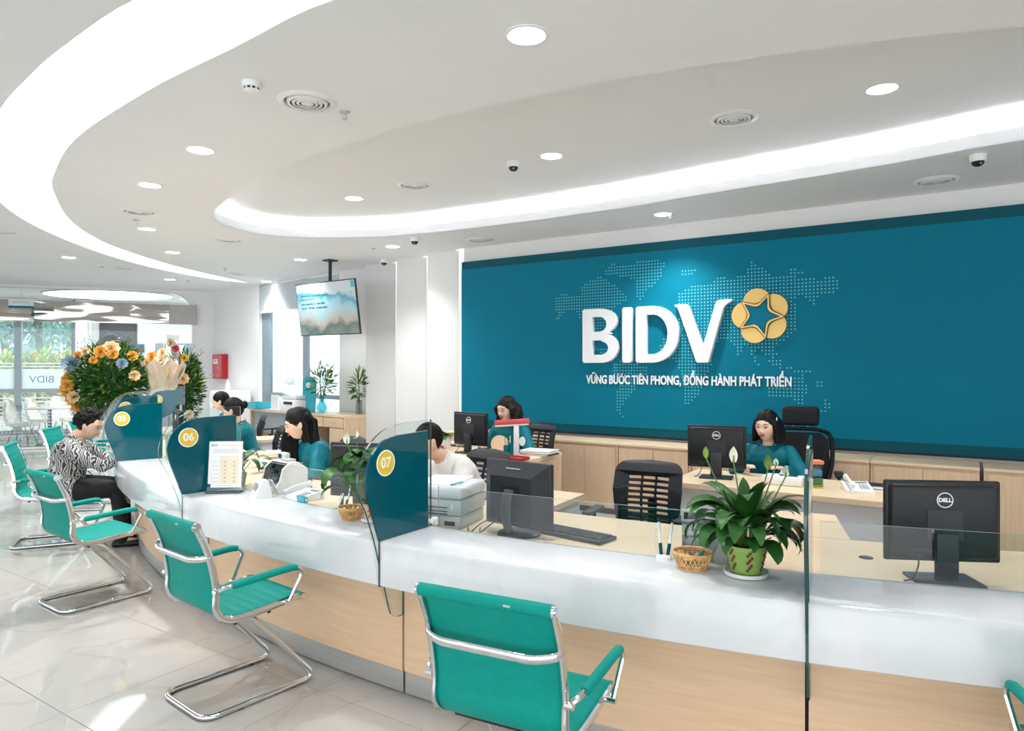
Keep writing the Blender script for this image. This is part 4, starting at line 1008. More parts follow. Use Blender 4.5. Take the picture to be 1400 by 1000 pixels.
# pen stand
def make_penstand(npens, lb, p, rz=0, lean=.25):
    t = thing('pen_stand', lb, 'pen holder', p, rz)
    b = MB(); b.lathe([(.034, 0), (.034, .008), (.026, .018), (.02, .02)], 20, mtx=Matrix.Diagonal((1, .75, 1, 1))); b.build('base', 'white', t)
    for k in range(npens):
        x = -.012+.026*k/(max(1, npens-1))
        b = MB(); b.tube([(x, 0, .015), (x*1.5, .012, .065)], .0075, 8); b.build('socket', 'teal_dark', t)
        b = MB(); b.tube([(x*1.5, .012, .055), (x*2.2, .03, .15)], .0055, 8); pe = b.build('pen', 'white', t)
        b = MB(); b.tube([(x*2.2, .03, .15), (x*2.3, .033, .166)], [.005, .003], 8); b.build('pen_tip', 'dark_gray', pe)
    b = MB(); b.tube(smoothpath([(-.03, 0, .01), (-.05, .02, .05), (-.045, .03, .10), (-.03, .03, .13)], 5), .0022, 5); b.build('cord', 'white', t)
    return t
p = at(908, 765, .78); make_penstand(2, 'white desk pen stand with two pens left of the wicker basket', tuple(p), R(-20))
p = at(462, 694, .78); make_penstand(2, 'white pen stand half hidden behind the drooping plant', (p.x+.02, p.y+.05, .75), R(-30))

# wicker candy baskets
def make_basket(lb, p, r=.078, h=.065, filln=14):
    t = thing('wicker_basket', lb, 'basket', p)
    rb, rt = r*.66, r
    def rad(z): return rb+(rt-rb)*(z/h)**.7
    b = MB(); b.lathe([(rb, 0), (rb, .004), (.0001, .005)], 20); b.build('base', 'wicker', t)
    b = MB()
    for k in range(26):
        for sg_ in (1, -1):
            pts = []
            for q in range(6):
                z = .004+(h-.006)*q/5; a = 2*pi*k/26+sg_*.42*q/5; pts.append((rad(z)*cos(a), rad(z)*sin(a), z))
            b.tube(pts, .0021, 4, cap=False)
    tag(b.build('weave', 'wicker', t), kind='stuff')
    b = MB(); b.lathe([(rad(0)*.99, .002), (rad(h*.3)*.985, h*.3)], 24)
    for z, rr in ((.004, .004), (h*.97, .005), (h*.86, .003), (h*.3, .002)):
        b.tube([(rad(z)*cos(R(a)), rad(z)*sin(R(a)), z) for a in range(0, 360, 15)], rr, 6, closed=True)
    b.build('rim', 'wicker', t)
    cols = ['blue_plastic', 'teal_leather', 'yellow', 'paper', 'pink', 'leaf_light']
    for k in range(filln):
        a = random.random()*6.28; q = random.random()**.5*r*.62
        cb = MB(); X = Matrix.Rotation(random.random()*3, 4, 'Z') @ Matrix.Rotation(random.random()-.5, 4, 'Y')
        cb.ball((0, 0, 0), .009, 6, sc=(1.3, 1, .8))
        for s_ in (-1, 1): cb.lathe([(.002, 0), (.008, .008)], 6, mtx=Matrix.Translation((s_*.010, 0, 0)) @ Matrix.Rotation(s_*R(90), 4, 'Y'))
        c_ = cb.build('wrapped_candy', cols[k % 6], None, smooth=30)
        c_.location = (p[0]+q*cos(a), p[1]+q*sin(a), p[2]+h*.62+random.random()*.012); c_.rotation_euler = (random.random(), random.random(), random.random()*6)
        tag(c_, {'blue_plastic': 'blue', 'teal_leather': 'green', 'yellow': 'yellow', 'paper': 'white', 'pink': 'red', 'leaf_light': 'pale green'}[cols[k % 6]]+'-wrapped candy in the wicker basket '+('beside the large peace lily' if r > .07 else 'under the drooping plant'), 'candy', 'candies in the baskets')
    return t
p = at(951, 782, .78); make_basket('woven wicker basket of candies left of the green pot', (p.x, p.y+.05, .78), .078, .068, 16)
p = at(477, 712, .78); make_basket('woven wicker basket under the drooping plant, left of partition 07', (p.x, p.y+.05, .78), .0695, .062, 12)

# bill counters and displays on the desk (right: grey, display on a post)
def at_desk(u, v): return at(u, v, .75)
p = at(938, 765, .78)
t = thing('banknote_counter', 'grey banknote counter with red digit display behind the peace lily', 'machine', (p.x+.125, p.y+.115, .75), R(-14)); t.scale = (.85, .8, .82)
b = MB(); b.prism([(-.15, .0), (.12, .0), (.12, .12), (.02, .21), (-.15, .155)], -.13, .13, 0, Matrix(((0, 0, 1, 0), (1, 0, 0, 0), (0, 1, 0, 0), (0, 0, 0, 1)))); b.build('body', 'grey_mid', t, smooth=0)
b = MB(); b.prism([(-.151, .02), (-.155, .02), (-.155, .14), (-.02, .20), (-.019, .19)], -.11, .11, 0, Matrix(((0, 0, 1, 0), (1, 0, 0, 0), (0, 1, 0, 0), (0, 0, 0, 1)))); b.build('front_cover', 'grey_case', t, smooth=0)
b = MB(); b.rbox((-.075, -.03, .235), (.12, .03, .065), .006, 2, mtx=Matrix.Translation((-.075, -.03, .235)) @ Matrix.Rotation(R(-8), 4, 'X')); dsp = b.build('display_box', 'grey_case', t)
b = MB(); b.box((-.078, -.0475, .235), (.085, .003, .036)); b.build('display_window', 'black_plastic', dsp, smooth=0)
MF = Matrix(((1, 0, 0, 0), (0, 0, -1, 0), (0, 1, 0, 0), (0, 0, 0, 1)))
text_mesh('digit', '0', .036, emis('red_digit', '#E8402C', 1.2), dsp, Matrix.Translation((-.046, -.0495, .235)) @ MF, .0003, .0003)
b = MB()
for k in range(6): b.rbox((-.09+.02*(k % 3), -.12+.016*(k//3), .165), (.012, .010, .004), .001, 1)
b.build('keypad', 'grey_light', t, smooth=0)
# left: white counter with clear hopper
p = at(392, 690, .75)
t = thing('currency_counter', 'white banknote counting machine with clear hopper window beside the rate sheet', 'machine', tuple(at_r(388, 8.86))+(.75,), R(-42))
MX = Matrix(((0, 0, 1, 0), (1, 0, 0, 0), (0, 1, 0, 0), (0, 0, 0, 1)))
b = MB(); b.prism([(-.15, 0), (.13, 0), (.13, .18), (.05, .235), (-.03, .235), (-.09, .19), (-.115, .10), (-.15, .06)], -.15, -.125, 0, MX); b.prism([(-.15, 0), (.13, 0), (.13, .18), (.05, .235), (-.03, .235), (-.09, .19), (-.115, .10), (-.15, .06)], .125, .15, 0, MX)
b.prism([(-.15, 0), (.13, 0), (.13, .18), (.05, .235), (-.03, .235), (-.05, .14), (-.05, .05), (-.15, .05)], -.125, .125, 0, MX); b.build('body', 'white', t, smooth=30)
b = MB(); b.prism([(-.095, .185), (-.035, .228), (-.03, .222), (-.11, .10), (-.118, .10)], -.122, .122, 0, MX); b.build('smoked_window', glass('smoked_window', '#59646A', 1.2), t, smooth=0)
b = MB(); b.tube([(-.10, -.075, .09), (.10, -.075, .09)], .022, 10); b.tube([(-.10, -.06, .15), (.10, -.06, .15)], .014, 10); b.build('rollers', 'dark_gray', t)
b = MB(); b.rbox((.02, .03, .243), (.11, .08, .016), .004, 2); b.build('control_panel', 'grey_case', t)
b = MB(); b.rbox((-.10, .06, .262), (.11, .05, .055), .008, 2); dd = b.build('display_box', 'grey_light', t)
b = MB(); b.box((-.12, .033, .262), (.05, .003, .034)); b.build('display_window', 'teal_dark', dd, smooth=0)
t.scale = (.82, .82, .86)
# card reader / white stand
p = at(352, 682, .78)
t = thing('card_reader', 'small white angled card reader on the marble right of rate sheet', 'device', (p.x, p.y+.05, .78), R(-52))
b = MB(); b.prism([(-.05, 0), (.06, 0), (.035, .105), (.0, .105)], -.05, .05, 0, MX); b.build('body', 'white', t, smooth=0)
b = MB(); b.box((0, -.031, .063), (.045, .003, .045), mtx=Matrix.Translation((-.01, -.029, .068)) @ Matrix.Rotation(R(-25), 4, 'X')); b.build('screen', 'grey_mid', t, smooth=0)
b = MB(); b.box((.0, .07, .05), (.07, .004, .11), mtx=Matrix.Translation((.0, .085, .052)) @ Matrix.Rotation(R(25), 4, 'X')); b.build('back_flap', 'white', t, smooth=0)
b = MB(); b.tube(smoothpath([(-.05, .02, .01), (-.08, .0, .012), (-.09, .04, .006), (-.06, .10, .006)], 5), .0025, 5); b.build('cable', 'black_plastic', t)
# telephones
def make_phone(lb, p, rz, m='white'):
    t = thing('telephone', lb, 'telephone', p, rz)
    b = MB(); b.prism([(-.10, 0), (.10, 0), (.10, .055), (-.10, .018)], -.085, .085, 0, MX); b.build('base', m, t, smooth=0)
    b = MB(); b.tube(smoothpath([(-.055, -.10, .045), (-.055, -.07, .062), (-.055, 0, .078), (-.055, .07, .085), (-.055, .10, .08)], 4), [.014, .022, .022] + [.013]*10 + [.022, .022, .02, .016], 8, flat=.8); b.build('handset', m, t)
    b = MB()
    for r_ in range(4):
        for c_ in range(3): b.rbox((.015+.02*c_, -.05+.022*r_, .030+.004*r_), (.013, .014, .012), .002, 1)
    tag(b.build('keypad', 'grey_case', t, smooth=0), kind='stuff')
    b = MB(); b.box((.035, .07, .052), (.07, .03, .004)); b.build('display', 'grey_mid', t, smooth=0)
    b = MB(); b.tube([(-.055+.008*cos(k*1.2), -.10-.004*k+.0, .02+.008*sin(k*1.2)) for k in range(22)], .002, 4); b.build('cord', m, t)
    return t
p = at(410, 690, .75); make_phone('white telephone on the desk behind the low screen, near blue holder', tuple(at_r(414, 8.94))+(.75,), R(-40))
p = at(1183, 668, .75); make_phone('white telephone on the right end of the right manager desk', (2.33, 4.66, .75), RZW+.35)
p = at(412, 688, .78)
t = thing('clip_holder', 'small turquoise clip box on the counter edge below the telephone', 'box', (p.x-.0, p.y+.02, .78), R(-38))
b = MB(); b.rbox((0, 0, .018), (.075, .03, .036), .006, 2); b.build('box', 'blue_plastic', t)
b = MB(); b.tube([(-.04, 0, .018), (.04, 0, .018)], .008, 8); b.build('pin', 'white', t)

# interest-rate sheet in a clear holder in front of partition 06
q1, q2 = Vector((-1.965, 4.44, 0)), Vector((-1.735, 4.455, 0))
hd = (q2-q1).normalized(); ang_ = atan2(hd.y, hd.x); WW = .215
qc = (q1+q2)/2
t = thing('rate_sheet_holder', 'clear acrylic stand holding a white interest-rate sheet before partition 06', 'sign', (qc.x, qc.y, .78), ang_)
LEAN = Matrix.Translation((0, 0, .012)) @ Matrix.Rotation(R(-7), 4, 'X')
b = MB(); b.box((0, 0, 0), (.222, .004, .32), mtx=LEAN @ Matrix.Translation((0, 0, .16))); b.build('acrylic_sheet', 'glass', t, smooth=0)
b = MB(); b.rbox((0, .0, .006), (.225, .07, .010), .003, 1); b.build('foot', glass('acrylic_foot', '#A9CAD2', 1.3), t, smooth=0)
b = MB(); b.box((0, 0, 0), (.21, .002, .295), mtx=LEAN @ Matrix.Translation((0, -.0035, .17))); pg = b.build('printed_sheet', 'paper', t, smooth=0)
def PT(x, z, d=.0048): return LEAN @ Matrix.Translation((x, -d, z)) @ MF
text_mesh('heading', 'BIDV', .020, 'ink_teal', pg, PT(-.072, .292), .0002, .0003)
for (sx_, z, body, sz, m_) in ((.035, .292, 'NGÂN HÀNG ĐẦU TƯ VÀ PHÁT TRIỂN', .0075, 'pink'), (0, .262, 'THÔNG TIN LÃI SUẤT TIỀN GỬI', .0105, 'ink_teal'), (0, .248, 'DÀNH CHO KHÁCH HÀNG CÁ NHÂN', .0095, 'ink_teal')):
    text_mesh('heading', body, sz, m_, pg, PT(sx_, z), .0002)
b = MB()
for x0_, x1_ in ((-.03, .026), (.032, .082)): b.box((0, 0, 0), (x1_-x0_, .0004, .175), mtx=LEAN @ Matrix.Translation(((x0_+x1_)/2, -.0047, .135)))
b.build('table_tint', 'cream', pg, smooth=0)
b = MB()
for k in range(8): b.box((0, 0, 0), (.175, .0004, .0006), mtx=LEAN @ Matrix.Translation((-.005, -.005, .222-.025*k)))
for x in (-.092, -.03, .029, .082): b.box((0, 0, 0), (.0006, .0004, .175), mtx=LEAN @ Matrix.Translation((x, -.005, .1345)))
b.build('table_lines', 'grey_mid', pg, smooth=0)
vals = [('0.2', '0.1'), ('0.2', '0.2'), ('1.9', '1.6'), ('2.7', '2.9'), ('4.8', '4.7'), ('4.9', '4.8')]
for k, (v1_, v2_) in enumerate(vals):
    text_mesh('figure', v1_, .012, 'ink', pg, PT(-.002, .185-.025*k), .0002, .0003); text_mesh('figure', v2_, .012, 'ink', pg, PT(.057, .185-.025*k), .0002, .0003)
    text_mesh('row_title', 'Kỳ hạn %s tháng' % (1, 3, 6, 9, 12, 24)[k], .007, 'ink', pg, PT(-.061, .185-.025*k), .0002)
text_mesh('footer', 'Lãi suất áp dụng theo quy định', .007, 'ink_teal', pg, PT(.0, .034), .0002)
b = MB(); b.box((0, 0, 0), (.02, .001, .022), mtx=LEAN @ Matrix.Translation((-.098, -.0052, .035))); b.build('corner_mark', 'teal_dark', pg, smooth=0)

# desk grommet at right
p = at(1184, 763, .75); t = thing('desk_grommet', 'small dark round cable grommet in the desk top at right', 'grommet', (p.x, p.y, .7502))
b = MB(); b.lathe([(.03, 0), (.03, .002), (.022, .003), (.0001, .002)], 18); b.build('cap', 'dark_gray', t)
p = at(886, 747, .75); t = thing('note_pad', 'yellow sticky note on the desk behind the vented monitor', 'note', tuple(at(732, 741, .75)), .4)
b = MB(); b.box((0, 0, .003), (.07, .07, .006)); b.build('pad', 'cream', t, smooth=0)
# teller papers at the desk of the woman in glasses
t = thing('paper_roll', 'rolled white papers on the side desk before the woman in glasses', 'paper', tuple(at(368, 622, .76)), R(8))
b = MB(); b.tube([(-.20, 0, .02), (.16, 0, .02)], .022, 10, flat=1.2); b.build('roll', 'paper', t)
b = MB(); b.tube([(.16, 0, .02), (.19, 0, .02)], .022, 10, flat=1.0); b.build('roll_end', 'black_plastic', t)
t = thing('tea_glass', 'glass of amber tea on the desk under the woman in glasses', 'glass', tuple(at(421, 668, .75)))
b = MB(); b.lathe([(.028, 0), (.034, .09), (.033, .09), (.027, .004)], 16); b.build('glass_wall', 'water', t)
b = MB(); b.lathe([(.026, .004), (.031, .055), (.0001, .055)], 16); b.build('tea', mat('amber_tea', '#A5622E', .2), t)
t = thing('clipboard', 'dark flat device lying before the woman in glasses', 'device', tuple(at(443, 655, .75)), R(-20))
b = MB(); b.rbox((0, 0, .008), (.20, .12, .014), .005, 1); b.build('case', 'dark_gray', t)
# ================================================================ PEOPLE
def remesh(mb, name, mats, parent, vox, smooth_it=2, fac=.5, mtx=None):
    me = bpy.data.meshes.new('tmp'); me.from_pydata([tuple(v) for v in mb.v], [], mb.f)
    o = bpy.data.objects.new('tmp', me); COL.objects.link(o)
    m = o.modifiers.new('r', 'REMESH'); m.mode = 'VOXEL'; m.voxel_size = vox; m.use_smooth_shade = True
    if smooth_it:
        s_ = o.modifiers.new('s', 'SMOOTH'); s_.iterations = smooth_it; s_.factor = fac
    dg = bpy.context.evaluated_depsgraph_get(); me2 = bpy.data.meshes.new_from_object(o.evaluated_get(dg)); me2.name = name
    bpy.data.objects.remove(o); bpy.data.meshes.remove(me)
    if mtx: me2.transform(mtx)
    me2.materials.clear()
    for x in mats: me2.materials.append(M[x] if isinstance(x, str) else x)
    me2.shade_smooth()
    r = bpy.data.objects.new(name, me2); COL.objects.link(r); r.parent = parent
    return r
def limb(b, pts, rad, n=12, flat=1.0, up=None):
    P = smoothpath(pts, 4); k = len(P); rr = []
    for i in range(k):
        t = i/(k-1)*(len(rad)-1); j = min(int(t), len(rad)-2); rr.append(rad[j]+(rad[j+1]-rad[j])*(t-j))
    b.tube(P, rr, n, flat=flat, up=up); b.ball(P[0], rr[0], 8); b.ball(P[-1], rr[-1], 8)
def two_bone(s_, t_, l1, l2, hint):
    d = t_-s_; L_ = min(d.length, l1+l2-.005); d.normalize(); t2 = s_+d*L_
    a = (l1*l1-l2*l2+L_*L_)/(2*L_); h = sqrt(max(0, l1*l1-a*a)); hp = hint-d*hint.dot(d); hp.normalize()
    return s_+d*a+hp*h, t2
def loft(b, secs, n=20):
    """secs: (centre, half width along y, half depth along local x, forward dir)"""
    vs = []; 
    for c, hy, hx, fx in secs:
        fx = Vector(fx).normalized()
        for k in range(n):
            a = 2*pi*k/n; ca, sa = cos(a), sin(a); e = .82
            vs.append(Vector(c)+fx*(hx*abs(ca)**e*(1 if ca > 0 else -1))+Vector((0, 1, 0))*(hy*abs(sa)**e*(1 if sa > 0 else -1)))
    fs = []
    for i in range(len(secs)-1):
        for k in range(n):
            l = (k+1) % n; fs.append((i*n+k, i*n+l, (i+1)*n+l, (i+1)*n+k))
    fs.append(tuple(reversed(range(n)))); fs.append(tuple((len(secs)-1)*n+k for k in range(n)))
    b.add(vs, fs)
def head_geo(b, H, s=1.0):
    N1, N2_ = 26, 32; vs = []
    for i in range(N1+1):
        th = pi*i/N1
        for k in range(N2_):
            ph = 2*pi*k/N2_; x = sin(th)*cos(ph); y = sin(th)*sin(ph); z = -cos(th)
            X = x*(.088 if x > 0 else .098); Y = y*.077; Z = z*.115
            if z < 0:
                t = -z; Y *= 1-.30*t**1.5; 
                if x < 0: X *= 1-.45*t
                else: X *= 1+.02*t
            if x > .3:      # eye hollows, flat face
                for sy in (-1, 1):
                    g = math.exp(-(((Y-sy*.030)/.017)**2+((Z-.004)/.013)**2)); X -= .0075*g
                g = math.exp(-((Y/.05)**2+((Z-.03)/.02)**2)); X += .0025*g
                g = math.exp(-((Y/.028)**2+((Z+.095)/.016)**2)); X += .007*g
                g = math.exp(-((Y/.026)**2+((Z+.055)/.018)**2)); X += .005*g
                for sy in (-1, 1):
                    g = math.exp(-(((Y-sy*.038)/.02)**2+((Z+.028)/.022)**2)); X += .003*g
            vs.append(H @ (Vector((X, Y, Z))*s))
    fs = []
    for i in range(N1):
        for k in range(N2_):
            l = (k+1) % N2_; fs.append((i*N2_+k, i*N2_+l, (i+1)*N2_+l, (i+1)*N2_+k))
    b.add(vs, fs)
    def T(*p): return H @ (Vector(p)*s)
    b.tube([T(.080, 0, .010), T(.086, 0, -.006), T(.096, 0, -.026), T(.094, 0, -.036)], [.006*s, .0065*s, .0095*s, .006*s], 8)
    for sy in (-1, 1):
        b.ball(T(.089, sy*.0095, -.033), .0072*s, 6)
        X = H @ Matrix.Translation(Vector((-.004, sy*.079, -.006))*s) @ Matrix.Rotation(R(-18*sy), 4, 'Z') @ Matrix.Rotation(R(-8), 4, 'Y')
        b.ball((0, 0, 0), .029*s, 10, sc=(.62, .22, 1.05), mtx=X)
def face_parts(t, H, s=1.0, lips='lips', glasses=False, brow='hair'):
    def T(*p): return H @ (Vector(p)*s)
    for sy in (-1, 1):
        X = H @ Matrix.Translation(Vector((.0735, sy*.030, .002))*s)
        b = MB(); b.ball((0, 0, 0), .0115*s, 8, sc=(.75, 1.15, .50), mtx=X); e = b.build('eye', 'paper', t)
        X2 = H @ Matrix.Translation(Vector((.0810, sy*.0295, .0015))*s)
        b = MB(); b.ball((0, 0, 0), .0056*s, 8, sc=(.45, 1, .95), mtx=X2); b.build('iris', 'black_plastic', e)
        b = MB(); b.tube([T(.0745, sy*.0455, .0035), T(.0805, sy*.038, .0078), T(.084, sy*.029, .0085), T(.082, sy*.019, .004)], .0018*s, 5); b.build('eyelid', brow, e)
        b = MB(); b.tube([T(.0725, sy*.052, .021), T(.081, sy*.040, .0275), T(.0865, sy*.028, .0275), T(.087, sy*.016, .024)], [.0014*s, .0024*s, .0028*s, .0022*s], 5); b.build('eyebrow', brow, t)
    b = MB(); b.tube(smoothpath([T(.0825, -.021, -.0565), T(.0915, -.009, -.0535), T(.0915, 0, -.0548), T(.0915, .009, -.0535), T(.0825, .021, -.0565)], 3), [.0018*s]+[.0034*s]*11+[.0018*s], 6)
    b.tube(smoothpath([T(.0825, -.020, -.058), T(.0905, -.009, -.0625), T(.0910, 0, -.0635), T(.0905, .009, -.0625), T(.0825, .020, -.058)], 3), [.0018*s]+[.0040*s]*11+[.0018*s], 6); b.build('lips', lips, t)
    if glasses:
        b = MB()
        for sy in (-1, 1):
            b.tube([T(.092-.004*abs(sin(R(a))), sy*.030+.0225*cos(R(a)), .0+.019*sin(R(a))) for a in range(0, 360, 20)], .0009*s, 5, closed=True)
            b.tube([T(.088, sy*.0525, .004), T(.05, sy*.080, .006), T(-.005, sy*.085, .004)], .0009*s, 5)
        b.tube([T(.093, -.0075, .003), T(.096, 0, .006), T(.093, .0075, .003)], .0009*s, 5); g = b.build('glasses', 'steel', t)
def hand(b, W, fwd, sy, curl=.5):
    """palm and five fingers; W wrist, fwd direction, palm facing down"""
    f = Vector(fwd).normalized(); side = f.cross(Vector((0, 0, 1))).normalized(); dn = Vector((0, 0, -1))
    Pc = W+f*.045+dn*.004
    X = Matrix.Translation(Pc) @ Matrix((( f.x, side.x, 0, 0), (f.y, side.y, 0, 0), (f.z, side.z, 1, 0), (0, 0, 0, 1)))
    b.ball((0, 0, 0), .042, 8, sc=(1.1, .9, .36), mtx=X)
    for k, L_ in enumerate((.066, .074, .069, .054)):
        o = (-.027+.018*k); b0 = W+f*.072+side*o
        p1 = b0+f*L_*.45+side*o*.15; p2 = p1+f*L_*.33+dn*L_*.25*curl; p3 = p2+f*L_*.18+dn*L_*.35*curl
        b.tube([b0-f*.015, b0, p1, p2, p3], [.0088, .009, .0085, .0075, .0062], 7); b.ball(p3, .0062, 5)
    ts = -sy; b0 = W+f*.02+side*(-.03*ts*-1)
    sd = side*(1 if side.y*sy < 0 else -1)
    b0 = W+f*.025+sd*.026; p1 = b0+f*.028+sd*.020; p2 = p1+f*.026+sd*.004+dn*.008
    b.tube([b0-sd*.01, b0, p1, p2], [.012, .0115, .0095, .0075], 7); b.ball(p2, .0075, 5)

def person(label, HC, heading, lean, headyaw, pitch, hands, skin='skin_pale', top='silk', hair='long', hairmat='hair', s=1.0, legs='trousers', glasses=False, lips='lips', male=False, roll=0, seat=.47, topname='tunic', vox=.0065, full=True, thick=1.0, nk=.9):
    """seated figure; HC = head centre in the room; hands = two local targets (x forward, y left, z up) measured from the point on the floor below the pelvis"""
    F = Vector((cos(R(heading)), sin(R(heading)), 0)); HC = Vector(HC)
    ph = R(lean); nb_z = HC.z-.165*s*nk*cos(ph*.7)
    off = .165*s*sin(ph*.7)+.03+(1-nk)*.18
    pz = seat+.085; T = (nb_z-pz)/cos(ph)
    dx = off+T*sin(ph); base = Vector((HC.x, HC.y, 0))-F*dx
    t = thing('person', label, 'person', base, R(heading))
    pel = Vector((0, 0, pz)); up = Vector((sin(ph), 0, cos(ph))); fx = Vector((cos(ph), 0, -sin(ph))); nb = pel+up*T
    hc = Vector((dx, 0, HC.z))
    H = Matrix.Translation(hc) @ Matrix.Rotation(R(headyaw), 4, 'Z') @ Matrix.Rotation(R(pitch), 4, 'Y') @ Matrix.Rotation(R(roll), 4, 'X')
    sw = (.185 if male else .165)*s*thick; wy = (1.12 if male else 1.0)*s*thick
    def torso(b, g=0.0, low=-.08):
        secs = [(pel+up*low, .165*wy+g, .11*thick+g, fx), (pel+up*.0, .168*wy+g, .118*thick+g, fx), (pel+up*T*.28, .135*wy+g, .098*thick+g, fx), (pel+up*T*.5, .138*wy+g, .102*thick+g, fx), (pel+up*T*.72, .152*wy+g, .112*thick+g, fx),
                (pel+up*T*.86, .152*wy+g, .100*thick+g, fx), (pel+up*T*.95, .118*wy+g, .078+g, fx), (nb+up*.01, .060*s+g, .056*s+g, fx)]
        loft(b, secs)
    sh = [nb-up*.062*s+Vector((0, sy*sw, 0)) for sy in (1, -1)]
    wr = []; el = []
    for i, sy in enumerate((1, -1)):
        e, w_ = two_bone(sh[i], Vector(hands[i]), .285*s, .25*s, Vector((-.25, sy*.55, -.8))); el.append(e); wr.append(w_)
    b = MB(); torso(b); head_geo(b, H, s)
    ncr = .050 if male else .043
    limb(b, [nb-up*.02, nb+up*.04*s, H @ Vector((-.012, 0, -.075))*1.0], [ncr*s*1.15, ncr*s, ncr*s])
    for i, sy in enumerate((1, -1)):
        k = 1.12 if male else 1.0
        limb(b, [sh[i], sh[i].lerp(el[i], .5), el[i]], [.036*k, .038*k, .034*k]); limb(b, [el[i], el[i].lerp(wr[i], .5), wr[i]], [.036*k, .033*k, .023*k])
        d = (wr[i]-el[i]); d.z *= .25; d.y -= sy*.03; hand(b, wr[i], d, sy)
        if full:
            kn = Vector((.43, sy*.105, seat+.06)); an = Vector((.46, sy*.10, .09))
            limb(b, [pel+Vector((0, sy*.085, -.01)), kn], [.078*thick, .056]); limb(b, [kn, kn.lerp(an, .4)+Vector((-.01, 0, 0)), an], [.055, .052, .036]); limb(b, [an+Vector((-.02, 0, -.03)), an+Vector((.13, 0, -.055))], [.036, .028], flat=1.0)
    remesh(b, 'body', [skin], t, vox, 1, .4)
    face_parts(t, H, s, lips, glasses, hairmat)
    # clothes
    b = MB(); torso(b, .011, -.13 if topname != 'shirt' else -.10)
    for i, sy in enumerate((1, -1)):
        k = 1.15 if male else 1.0
        ws = wr[i]-(wr[i]-el[i]).normalized()*.015
        limb(b, [sh[i]+Vector((0, -sy*.02, .0)), sh[i].lerp(el[i], .5), el[i]], [.070*k, .060*k, .052*k]); limb(b, [el[i], el[i].lerp(ws, .5), ws], [.049*k, .043*k, .034*k])
    # soft folds
    cl = remesh(b, topname, [top], t, .010, 3, .5)
    nrm = [v.vector.copy() for v in cl.data.vertex_normals]
    for v, nv in zip(cl.data.vertices, nrm):
        v.co += nv*(noise.noise(Vector((v.co.x*9, v.co.y*9, v.co.z*14)))*.007)
    cl.data.update()
    # collar
    b = MB(); c0_ = nb+up*.022*s
    b.tube([c0_+fx*((ncr+.012)*s*cos(R(a)))+Vector((0, (ncr+.010)*s*sin(R(a)), 0))-up*(.03*max(0, cos(R(a)))) for a in range(0, 360, 24)], .0095*s, 7, closed=True); b.build('collar', top, t)
    if top == 'silk':
        b = MB(); b.tube([c0_+fx*((ncr+.0235)*s*cos(R(a)))+Vector((0, (ncr+.018)*s*sin(R(a)), 0))-up*(-.004+.05*max(0, cos(R(a)))) for a in range(-75, 76, 15)], .003*s, 5); b.build('collar_trim', 'cream', t)
        p = pel+up*T*.70+fx*.135*thick+Vector((0, .06, 0)); b = MB(); b.rbox(tuple(p), (.006, .035, .008), .002, 1); b.build('name_pin', 'steel', t)
    if full:
        b = MB()
        for sy in (1, -1):
            kn = Vector((.43, sy*.105, seat+.06)); an = Vector((.465, sy*.10, .055))
            limb(b, [pel+Vector((-.02, sy*.085, -.01)), kn], [.100*thick, .070]); limb(b, [kn, an], [.069, .052])
        b.ball(pel+Vector((-.01, 0, 0)), .11, 10, sc=(1.05*thick, 1.55*thick, .85)); remesh(b, 'trousers', [legs], t, .013, 3)
        for sy in (1, -1):
            an = Vector((.46, sy*.10, .0)); b = MB(); b.rbox(tuple(an+Vector((.04, 0, .03))), (.24, .085, .06), .028, 3); b.build('shoe', 'black_plastic', t)
    # hair
    b = MB(); hs = s
    def HT(x, y, z): return H @ (Vector((x, y, z))*hs)
    if hair == 'short':
        b.ball((0, 0, 0), 1, 18, mtx=H @ Matrix.Translation(Vector((-.017, 0, .026))*s) @ Matrix.Diagonal((.103*s, .080*s, .104*s, 1)))
    elif hair == 'curly':
        b.ball((0, 0, 0), 1, 16, mtx=H @ Matrix.Translation(Vector((-.026, 0, .026))*s) @ Matrix.Diagonal((.104*s, .085*s, .104*s, 1)))
        rnd = random.Random(3)
        for k in range(230):
            v = Vector((rnd.gauss(0, 1), rnd.gauss(0, 1), rnd.gauss(.1, 1))).normalized()
            if v.x > .55 and v.z < .45: continue
            if v.z < -.45 or (v.z < .0 and v.x > -.25): continue
            b.ball(HT(-.028+v.x*.108, v.y*.090, .026+v.z*.106), rnd.uniform(.011, .019)*s, 6)
    else:
        b.ball((0, 0, 0), 1, 18, mtx=H @ Matrix.Translation(Vector((-.020, 0, .022))*s) @ Matrix.Diagonal((.104*s, .0855*s, .108*s, 1)))
        if hair in ('bun', 'cap'):
            b.ball(HT(-.130, 0, .02), .038*s, 10, sc=(.85, 1.05, 1.05)) if hair == 'bun' else None
        if hair == 'bob':
            for sy in (-1, 1):
                for q in range(8):
                    x = .030-.016*q; b.tube([HT(x*.8, sy*.070, .05), HT(x, sy*.083, .0), HT(x*1.0-.005, sy*.088, -.06), HT(x+.004, sy*(.096), -.118-.004*(q % 2))], [.014*s, .018*s, .020*s, .012*s], 8)
            for q in range(5): b.tube([HT(-.085, -.05+.025*q, .04), HT(-.108, -.052+.026*q, -.04), HT(-.098, -.055+.027*q, -.12)], [.02*s, .024*s, .014*s], 8)
